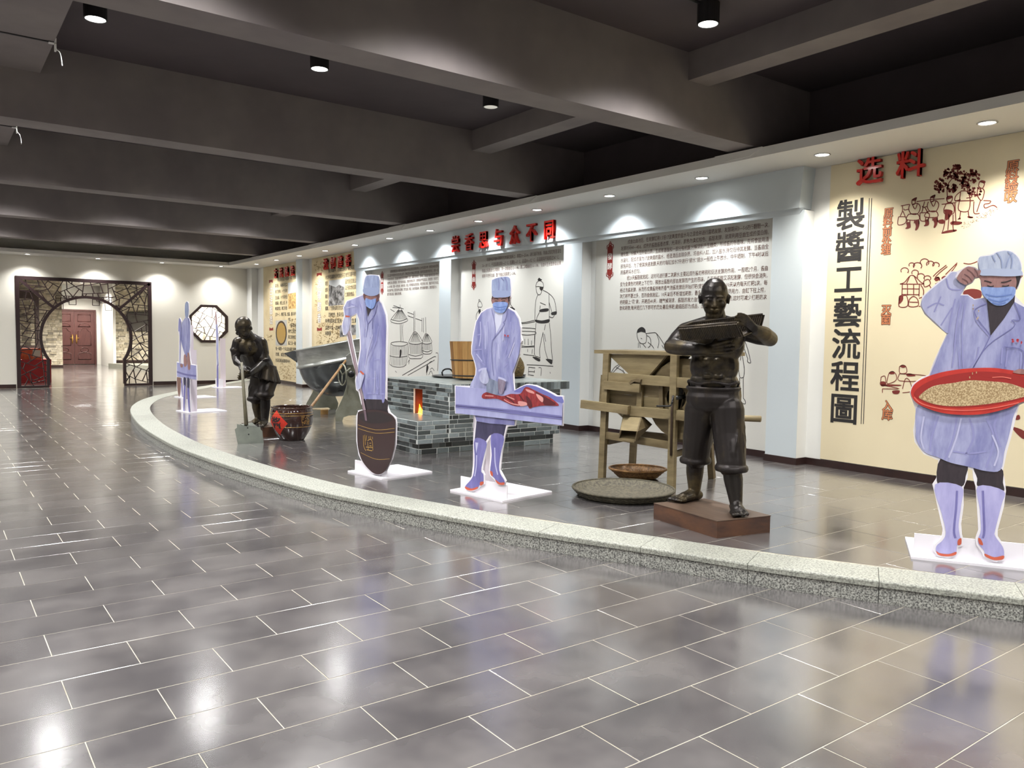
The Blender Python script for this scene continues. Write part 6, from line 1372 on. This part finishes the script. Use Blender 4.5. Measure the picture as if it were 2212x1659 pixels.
# ---- bamboo tray and basket on the tiles
def woven(name, c, prof, sx, sy, rot, m_, label, cat, ribs, rim_r, mrim):
    e = thing(name, c, label, cat); M = Matrix.Rotation(rot, 3, 'Z')
    b = NB(); lathe(b, prof, c, 64, M, sx, sy); mesh('woven_shell', b, m_, e, True)
    zr = max(p[1] for p in prof); R = max(p[0] for p in prof); b = NB()
    tube(b, [c+M@V((sx*R*math.cos(t), sy*R*math.sin(t), zr)) for t in [2*math.pi*k/72 for k in range(72)]], rim_r, 8, True); mesh('rim', b, mrim, e, True)
    b = NB(); R0 = prof[1][0]
    for k in range(ribs):
        a = 2*math.pi*k/ribs; tube(b, [c+M@V((sx*(R0+.004)*math.cos(a), sy*(R0+.004)*math.sin(a), .008)), c+M@V((sx*(R+.003)*math.cos(a+.05), sy*(R+.003)*math.sin(a+.05), zr))], .004, 5)
    for z in (.25, .5, .75):
        Rz = R0+(R-R0)*z; tube(b, [c+M@V((sx*(Rz+.004)*math.cos(t), sy*(Rz+.004)*math.sin(t), zr*z+.004*math.sin(t*ribs/2))) for t in [2*math.pi*k/144 for k in range(144)]], .005, 5, True)
    setp(mesh('weave_strands', b, mrim, e, True), kind='stuff'); return e
m_bam_g = mat('old_bamboo', (106, 100, 84), .7, rgb2=(74, 70, 60), scale=45, bump=.5, lo=.4, hi=.62); m_bam_gr = mat('old_bamboo_rim', (86, 80, 64), .7, rgb2=(60, 56, 44), scale=40, bump=.5)
m_bam = mat('tan_bamboo', (146, 108, 64), .6, rgb2=(98, 70, 40), scale=50, bump=.5, lo=.4, hi=.62); m_bam_r = mat('tan_bamboo_rim', (160, 118, 68), .55, rgb2=(120, 84, 46), scale=40, bump=.4)
ct = at(1346, 1072, z=ZP); ct = V((ct.x+.02, ct.y+.02, ZP))
woven('bamboo_tray', ct, [(0, .004), (.36, .0), (.385, .02), (.418, .062), (.408, .064), (.37, .024), (.35, .014), (0, .012)], 1, 1, 0, m_bam_g, 'wide round grey bamboo tray lying on the tiles by the plinth', 'tray', 90, .010, m_bam_gr)
cb = at(1377, 1036, z=ZP); woven('bamboo_basket', V((cb.x+.06, cb.y+.06, ZP)), [(0, .004), (.16, 0), (.19, .015), (.262, .088), (.252, .09), (.185, .022), (.15, .012), (0, .01)], 1.0, .82, math.radians(-40), m_bam, 'oval tan bamboo basket under the winnowing machine', 'basket', 60, .011, m_bam_r)
# ================================================================== MOON GATE, OCTAGON WINDOW AND THE ROOM BEYOND
m_lat = mat('black_lattice', (42, 26, 27), .4)
def crack_edges(x0, x1, z0, z1, amin, seed):
    """cracked-ice pattern: cells split again and again by slanting chords"""
    rr = random.Random(seed); edges = []; todo = [[(x0, z0), (x1, z0), (x1, z1), (x0, z1)]]
    area = lambda q: abs(sum(q[i][0]*q[(i+1) % len(q)][1]-q[(i+1) % len(q)][0]*q[i][1] for i in range(len(q))))/2
    while todo:
        q = todo.pop(); A = area(q)
        if A < amin*rr.uniform(.8, 1.7): continue
        n = len(q); ln = lambda i: math.hypot(q[i][0]-q[(i+1) % n][0], q[i][1]-q[(i+1) % n][1])
        i = max(range(n), key=ln); t = rr.uniform(.34, .66); a = q[i]; c_ = q[(i+1) % n]; p = (a[0]+(c_[0]-a[0])*t, a[1]+(c_[1]-a[1])*t)
        d = (c_[0]-a[0], c_[1]-a[1]); ang = math.atan2(d[1], d[0])+math.pi/2+rr.uniform(-.62, .62); v = (math.cos(ang), math.sin(ang)); best = None
        for j in range(n):
            if j == i: continue
            e0, e1 = q[j], q[(j+1) % n]; ex, ez = e1[0]-e0[0], e1[1]-e0[1]; den = v[0]*ez-v[1]*ex
            if abs(den) < 1e-9: continue
            w_, u_2 = e0[0]-p[0], e0[1]-p[1]; s_ = (w_*v[1]-u_2*v[0])/den
            if 0 <= s_ <= 1: best = (j, (e0[0]+ex*s_, e0[1]+ez*s_))
        if best is None: continue
        j, r = best; edges.append((p, r)); k = (i+1) % n; one = [p]
        while True:
            one.append(q[k])
            if k == j: break
            k = (k+1) % n
        one.append(r); two = [r]; k = (j+1) % n
        while True:
            two.append(q[k])
            if k == i: break
            k = (k+1) % n
        two.append(p); todo += [one, two]
    return edges
def lattice(name, parent, edges, ok, y, wd, th):
    b = NB()
    for a, c_ in edges:
        n = max(2, int(math.hypot(a[0]-c_[0], a[1]-c_[1])/.02)); run = None; segs = []
        for i in range(n+1):
            t = i/n; p = (a[0]+(c_[0]-a[0])*t, a[1]+(c_[1]-a[1])*t)
            if ok(p): run = [p, p] if run is None else [run[0], p]
            elif run: segs.append(run); run = None
        if run: segs.append(run)
        for p, q in segs:
            if math.hypot(p[0]-q[0], p[1]-q[1]) > .03: bar(b, (p[0], y, p[1]), (q[0], y, q[1]), th, wd, (0, 0, 1) if abs(p[0]-q[0]) > .004 else (1, 0, 0))
    setp(mesh(name, b, m_lat, parent), kind='stuff')
gate = thing('moon_gate', ((GX0+GX1)/2, YF, 0), 'black moon gate frame with cracked-ice lattice in the cream end wall', 'gate screen')
GY = YF-.02; GT = .10
AC = ((GX0+GX1)/2+.005, 1.245); AR = 1.02; LEG = .46            # arch centre and radius, height of the straight jambs
JX0, JX1 = GX0+.68, GX1-.68
a_lo = math.asin((JX1-AC[0])/AR) if abs((JX1-AC[0])/AR) < 1 else 1.0
ths = [ -math.pi/2+a_lo*1.0 + (2*math.pi-2*a_lo)*k/48 for k in range(49)]
arch = [(AC[0]+AR*math.cos(t), AC[1]+AR*math.sin(t)) for t in ths]
def band(name, pts, wd, y, th, closed=False):
    b = NB(); P_ = pts+[pts[0]] if closed else pts
    for p, q in zip(P_, P_[1:]): bar(b, (p[0], y, p[1]), (q[0], y, q[1]), th, wd, (0, 0, 1) if abs(p[0]-q[0]) > .004 else (1, 0, 0))
    return mesh(name, b, m_lat, gate if name.startswith('gate') or name.startswith('arch') or name.startswith('jamb') or name.startswith('corner') else None)
def gbox(name, x0, x1, z0, z1): b = NB(); box(b, (x0, GY, z0), (x1, GY+GT, z1)); mesh(name, b, m_lat, gate)
FWd = .085
gbox('gate_post', GX0, GX0+FWd, 0, GZ); gbox('gate_post', GX1-FWd, GX1, 0, GZ); gbox('gate_head', GX0+FWd, GX1-FWd, GZ-FWd, GZ)
gbox('gate_sill', GX0+FWd, JX0, 0, .06); gbox('gate_sill', JX1, GX1-FWd, 0, .06)
jz = arch[0][1]
b = NB(); box(b, (JX0-.045, GY, .06), (JX0+.02, GY+GT, jz+.02)); mesh('jamb', b, m_lat, gate); b = NB(); box(b, (JX1-.02, GY, .06), (JX1+.045, GY+GT, jz+.02)); mesh('jamb', b, m_lat, gate)
band('arch_ring', arch, .065, GY+GT/2, GT)
for s in (-1, 1):
    cx_ = GX0+FWd/2 if s < 0 else GX1-FWd/2; p = V((cx_, 0, GZ-FWd/2)); q = V((AC[0]+s*AR*.72, 0, AC[1]+AR*.72))
    b = NB(); bar(b, (p.x, GY+GT/2, p.z), (q.x, GY+GT/2, q.z), GT, .06); mesh('corner_brace', b, m_lat, gate)
def gate_ok(p):
    if not (GX0+.06 < p[0] < GX1-.06 and .04 < p[1] < GZ-.06): return False
    if math.hypot(p[0]-AC[0], p[1]-AC[1]) < AR: return False
    if p[1] < jz+.05 and JX0 < p[0] < JX1: return False
    return True
lattice('ice_lattice', gate, crack_edges(GX0, GX1, 0, GZ, .040, 4), gate_ok, GY+GT/2, .018, .05)
win = setp(thing('window_1', (OX, YF, OZ-OR_), 'octagonal window with a dark frame and cracked-ice lattice', 'window'), kind='structure')
b = NB()
for k in range(8):
    p, q = octo[k], octo[(k+1) % 8]; i0 = tuple(OX+(p[0]-OX)*.87 if i == 0 else OZ+(p[1]-OZ)*.87 for i in (0, 1)); i1 = (OX+(q[0]-OX)*.87, OZ+(q[1]-OZ)*.87)
    prism(b, [(p[0], YF-.02, p[1]), (q[0], YF-.02, q[1]), (i1[0], YF-.02, i1[1]), (i0[0], YF-.02, i0[1])], (0, .1, 0))
mesh('window_frame', b, m_lat, win)
in8 = lambda p: max(abs((p[0]-OX)*math.cos(k*math.pi/4)+(p[1]-OZ)*math.sin(k*math.pi/4)) for k in range(4)) < OR_*.90
lattice('ice_lattice', win, crack_edges(OX-OR_, OX+OR_, OZ-OR_, OZ+OR_, .042, 9), in8, YF+.03, .014, .03)

# ---- the lit room beyond: walls, ceiling, doors, shelf, boxes
m_stone = mat('stacked_stone', (206, 198, 178), .8, rgb2=(150, 142, 124), scale=3.2, stretch=(1, 1, 3.2), bump=.4, lo=.42, hi=.62, detail=5)
m_stone_l = [mat('ledge_stone_%s' % k, c_, .8, rgb2=tuple(int(x*.82) for x in c_), scale=9) for k, c_ in (('ivory', (226, 218, 198)), ('sand', (206, 196, 172)), ('grey', (164, 158, 144)))]
YD = 36.6
b = NB(); box(b, (.2, YD+.9, 0), (12, YD+1.05, 3.6)); setp(mesh('wall_beyond', b, m_white), 'white wall with the double door, beyond the moon gate', 'wall', kind='structure')
b = NB(); box(b, (.1, YF+.15, 0), (.2, YD+1, 3.6)); setp(mesh('wall_beyond_left', b, m_white), 'white side wall of the room beyond', 'wall', kind='structure')
b = NB(); box(b, (12, YF+.15, 0), (12.1, YD+1, 3.6)); setp(mesh('wall_beyond_right', b, m_cream), 'cream side wall of the room beyond', 'wall', kind='structure')
b = NB(); box(b, (.1, YF+.15, 3.30), (12.1, YD+1.05, 3.4)); setp(mesh('ceiling_beyond', b, m_cream), 'pale ceiling of the room beyond', 'ceiling', kind='structure')
def stone_wall(name, x0, x1, y, z0, z1, label, seed):
    e = thing(name, ((x0+x1)/2, y, z0), label, 'wall', kind='structure'); b = NB(); box(b, (x0, y+.02, z0), (x1, y+.2, z1)); mesh('wall_core', b, m_stone, e)
    rr = random.Random(seed); grp = [NB() for _ in m_stone_l]; z = z0
    while z < z1-.02:
        h = rr.choice((.05, .07, .09)); x = x0-rr.uniform(0, .2)
        while x < x1:
            L = rr.uniform(.12, .38); a, c_ = max(x0, x)+.004, min(x1, x+L)-.004; x += L
            if c_-a > .03: box(grp[rr.choices(range(3), (5, 3, 2))[0]], (a, y-rr.uniform(0, .03), z+.003), (c_, y+.03, min(z1, z+h)-.003))
        z += h
    for g, mm in zip(grp, m_stone_l): setp(mesh('ledge_stones', g, mm, e), kind='stuff')
stone_wall('wall_stone_left', .25, 4.20, 34.6, 0, 3.3, 'stacked stone wall behind the carved shelf, beyond the moon gate', 1)
stone_wall('wall_stone_right', 6.05, 11.9, 34.9, .15, 3.3, 'stacked stone wall with the dark screen, beyond the moon gate', 2)
b = NB(); box(b, (5.95, 34.6, 0), (6.05, 37.4, 3.3)); setp(mesh('wall_jamb', b, m_white), 'white wall end beside the double door', 'wall', kind='structure')
b = NB(); prism(b, [(5.7, 34.2, 0), (11.9, 34.2, 0), (11.9, 29.0, 0), (7.6, 29.0, 0)], (0, 0, .16)); setp(mesh('step_platform', b, m_granite), 'low pale platform in the room beyond the gate', 'platform', kind='structure')
b = NB(); box(b, (.25, 34.55, 0), (4.2, 34.57, .10)); box(b, (6.06, 34.85, .16), (11.9, 34.87, .26)); setp(mesh('baseboard_beyond', b, m_base), 'dark baseboard at the stone walls beyond the gate', 'baseboard', kind='structure')
# double door
m_door = mat('red_brown_door', (92, 56, 54), .4, rgb2=(78, 46, 45), scale=6, stretch=(4, 4, .8)); m_brass = mat('brass', (196, 150, 84), .3, metal=.8)
door = setp(thing('door_1', (5.05, YD+.9, 0), 'dark red brown double door with carved panels and brass handles', 'door'), kind='structure')
DX0, DX1, DZ = 4.24, 5.72, 2.22; yd = YD+.84
b = NB(); box(b, (DX0-.07, yd-.02, 0), (DX0, yd+.06, DZ+.07)); box(b, (DX1, yd-.02, 0), (DX1+.07, yd+.06, DZ+.07)); box(b, (DX0, yd-.02, DZ), (DX1, yd+.06, DZ+.07)); mesh('door_frame', b, m_door, door)
for s in (0, 1):
    x0 = DX0+s*(DX1-DX0)/2+.004; x1 = x0+(DX1-DX0)/2-.008; b = NB(); box(b, (x0, yd, .02), (x1, yd+.05, DZ-.01)); leaf = mesh('door_leaf', b, m_door, door)
    def molding(pts, r=.018):
        b = NB(); tube(b, [(x, yd-.004, z) for x, z in pts], r, 6, True); mesh('carved_molding', b, m_door, leaf, True)
    xa, xb, xm = x0+.13, x1-.13, (x0+x1)/2
    molding([(xa, 1.80), (xb, 1.80), (xb, 2.08), (xa, 2.08)]); molding([(xa, 1.58), (xa+.1, 1.70), (xm, 1.74), (xb-.1, 1.70), (xb, 1.58)])
    molding([(xa, .80), (xb, .80), (xb, 1.38), (xb-.08, 1.40), (xm+.08, 1.52), (xm-.08, 1.52), (xa+.08, 1.40), (xa, 1.38)]); molding([(xm+.15*math.cos(t), .62+.09*math.sin(t)) for t in [k*.4 for k in range(16)]]); molding([(xa, .22), (xb, .22), (xb, .46), (xm, .52), (xa, .46)])
    hx_ = (x1-.07) if s == 0 else (x0+.07); b = NB(); tube(b, [(hx_, yd-.012, .88), (hx_, yd-.016, 1.02), (hx_, yd-.012, 1.25)], [.02, .035, .02], 8); tube(b, [(hx_, yd-.03, 1.10), (hx_+(-.1 if s == 0 else .1), yd-.035, 1.10)], .014, 8); mesh('brass_handle', b, m_brass, leaf, True)
# carved display shelf
m_dkwood = mat('dark_carved_wood', (58, 42, 38), .5, rgb2=(44, 32, 30), scale=5)
sx0, sx1, sy = 1.75, 3.35, 33.6
e = thing('carved_shelf', ((sx0+sx1)/2, sy+.2, 0), 'tall dark carved wooden screen cabinet seen through the moon gate', 'cabinet')
b = NB(); box(b, (sx0, sy, 2.55), (sx1, sy+.4, 2.85)); mesh('cornice', b, m_dkwood, e)
for x in (sx0, (sx0+sx1)/2-.06, sx1-.12): b = NB(); box(b, (x, sy, 0), (x+.12, sy+.35, 2.55)); mesh('upright', b, m_dkwood, e)
b = NB(); box(b, (sx0+.12, sy+.03, .02), (sx1-.12, sy+.35, .85)); mesh('lower_cupboard', b, m_dkwood, e)
rr = random.Random(6); b = NB()
for x0, x1 in ((sx0+.12, (sx0+sx1)/2-.06), ((sx0+sx1)/2+.06, sx1-.12)):
    for k in range(9): z = .95+k*.17; xa = x0+(x1-x0)*rr.choice((0, .3)); xb = x0+(x1-x0)*rr.choice((.7, 1)); bar(b, (xa, sy+.05, z), (xb, sy+.05, z), .03, .025); bar(b, (rr.choice((xa, xb)), sy+.05, z), (rr.choice((xa, xb))+.001, sy+.05, z+.17), .03, .025, (1, 0, 0))
mesh('fretwork', b, m_dkwood, e)['kind'] = 'stuff'
# hanging fret ornament over the passage
b = NB(); zz = 2.62; box(b, (4.203, 34.50, zz+.09), (4.205, 34.62, zz+.12)); box(b, (5.945, 34.50, zz+.09), (5.96, 34.7, zz+.12))
for s in (-1, 1):
    cx_ = 4.95+s*.62
    for x0, x1, z0, z1 in ((-.34, .34, .0, .10), (-.34, -.10, -.22, .10), (-.10, .18, -.12, .04), (.10, .34, -.40, .0), (-.2, .05, -.05, .10)):
        x0, x1 = (cx_+s*x0, cx_+s*x1)
        for p, q in (((x0, z0), (x1, z0)), ((x1, z0), (x1, z1)), ((x1, z1), (x0, z1)), ((x0, z1), (x0, z0))): bar(b, (p[0], 34.52, zz+p[1]), (q[0], 34.52, zz+q[1]), .03, .022, (0, 0, 1) if abs(p[0]-q[0]) > .004 else (1, 0, 0))
bar(b, (4.2, 34.52, zz+.10), (5.95, 34.52, zz+.10), .03, .022)
setp(mesh('fret_ornament', b, m_lat), 'thin dark fretwork ornament hanging across the passage beyond the gate', 'ornament')
# red gift boxes
m_rbox = mat('red_box', (186, 40, 44), .4); m_obox = mat('orange_red_box', (222, 78, 44), .35, rgb2=(240, 120, 70), scale=5); m_lab = mat('box_label', (232, 226, 214), .5)
def gift(x, y, z, sx, sy_, sz, mm, label, lab):
    e = thing('gift_box', (x+sx/2, y+sy_/2, z), label, 'box', 'red boxes beyond the gate'); b = NB(); box(b, (x, y, z), (x+sx, y+sy_, z+sz*.8)); mesh('box_body', b, mm, e)
    b = NB(); box(b, (x-.006, y-.006, z+sz*.8), (x+sx+.006, y+sy_+.006, z+sz)); mesh('box_lid', b, mm, e)
    if lab: b = NB(); box(b, (x+sx*.55, y-.012, z+sz*.25), (x+sx*.95, y-.007, z+sz*.85)); mesh('box_print', b, m_lab, e)
gift(1.6, 25.0, 0, 1.15, .7, .62, m_rbox, 'large crimson box standing on the floor behind the moon gate', False)
gift(1.62, 25.1, .62, .42, .4, .30, m_obox, 'orange red gift box on the crimson box, beside the labelled one', False); gift(2.08, 25.1, .62, .46, .4, .30, m_obox, 'orange red gift box with a white label, on the crimson box', True)
gift(1.55, 26.2, 0, .5, .5, 1.05, m_rbox, 'tall crimson box behind the other red boxes', False); gift(1.56, 26.22, 1.05, .44, .4, .30, m_obox, 'orange red gift box with a white label, on the tall crimson box', True)
# pale curtain seen through the octagon window
b = NB(); prev_ = None
for k in range(121):
    x = 6.7+k*.03; y = 27.2+.05*math.sin(k*.9)+.03*math.sin(k*.37); cur = (b.verts.new((x, y, .02)), b.verts.new((x, y, 2.95)))
    if prev_: b.faces.new((prev_[0], cur[0], cur[1], prev_[1]))
    prev_ = cur
o = setp(mesh('curtain', b, mat('white_curtain', (238, 232, 216), .8), smooth=True), 'tall pale pleated curtain seen through the octagonal window', 'curtain')
md = o.modifiers.new('thick', 'SOLIDIFY'); md.thickness = .006
# wall screen and stool
e = thing('wall_screen', (7.9, 34.8, 1.35), 'dark flat screen mounted on the stone wall', 'screen'); b = NB(); box(b, (6.50, 34.80, 1.42), (7.75, 34.86, 2.20)); mesh('screen_case', b, m_black, e); b = NB(); box(b, (6.53, 34.792, 1.45), (7.72, 34.80, 2.17)); mesh('screen_glass', b, mat('screen_glass', (84, 82, 82), .15), e)
m_oak = mat('oak', (176, 122, 66), .5, rgb2=(140, 92, 48), scale=4); sx_, sy_ = 7.15, 30.6
e = thing('wooden_stool', (sx_, sy_, .16), 'tall orange brown wooden stool on the pale platform beyond the gate', 'stool')
b = NB(); box(b, (sx_-.2, sy_-.2, 1.0), (sx_+.2, sy_+.2, 1.05)); mesh('seat', b, m_oak, e)
for i in (-1, 1):
    for j in (-1, 1): b = NB(); bar(b, (sx_+i*.17, sy_+j*.17, .16), (sx_+i*.10, sy_+j*.10, 1.0), .06, .06, (1, 0, 0)); mesh('leg', b, m_oak, e)
b = NB(); box(b, (sx_-.22, sy_-.16, .62), (sx_+.22, sy_+.16, .65)); mesh('footrest', b, m_oak, e)
# lamps of the room beyond
for i, (x, y) in enumerate([(4.2, 27), (6.4, 27), (4.2, 31), (6.4, 31), (7.6, 26.0), (8.8, 31), (2.0, 29), (10.6, 29), (5.0, 35.5), (10.4, 25)]):
    e = thing('downlight', (x, y, 3.30), 'round recessed downlight in the pale ceiling beyond the moon gate', 'ceiling light', 'downlights beyond the gate')
    b = NB(); lathe(b, [(.08, .0), (.105, 0), (.10, -.012), (.08, -.006)], (x, y, 3.30), 24); mesh('trim_ring', b, m_chrome, e, True); b = NB(); lathe(b, [(0, -.004), (.08, -.004), (.08, 0), (0, 0)], (x, y, 3.30), 24); mesh('lens', b, m_lens, e)
    spot('lamp_light', (x, y, 3.27), SPOT_BACK, 150, .6, e, (1, .93, .82), .08)
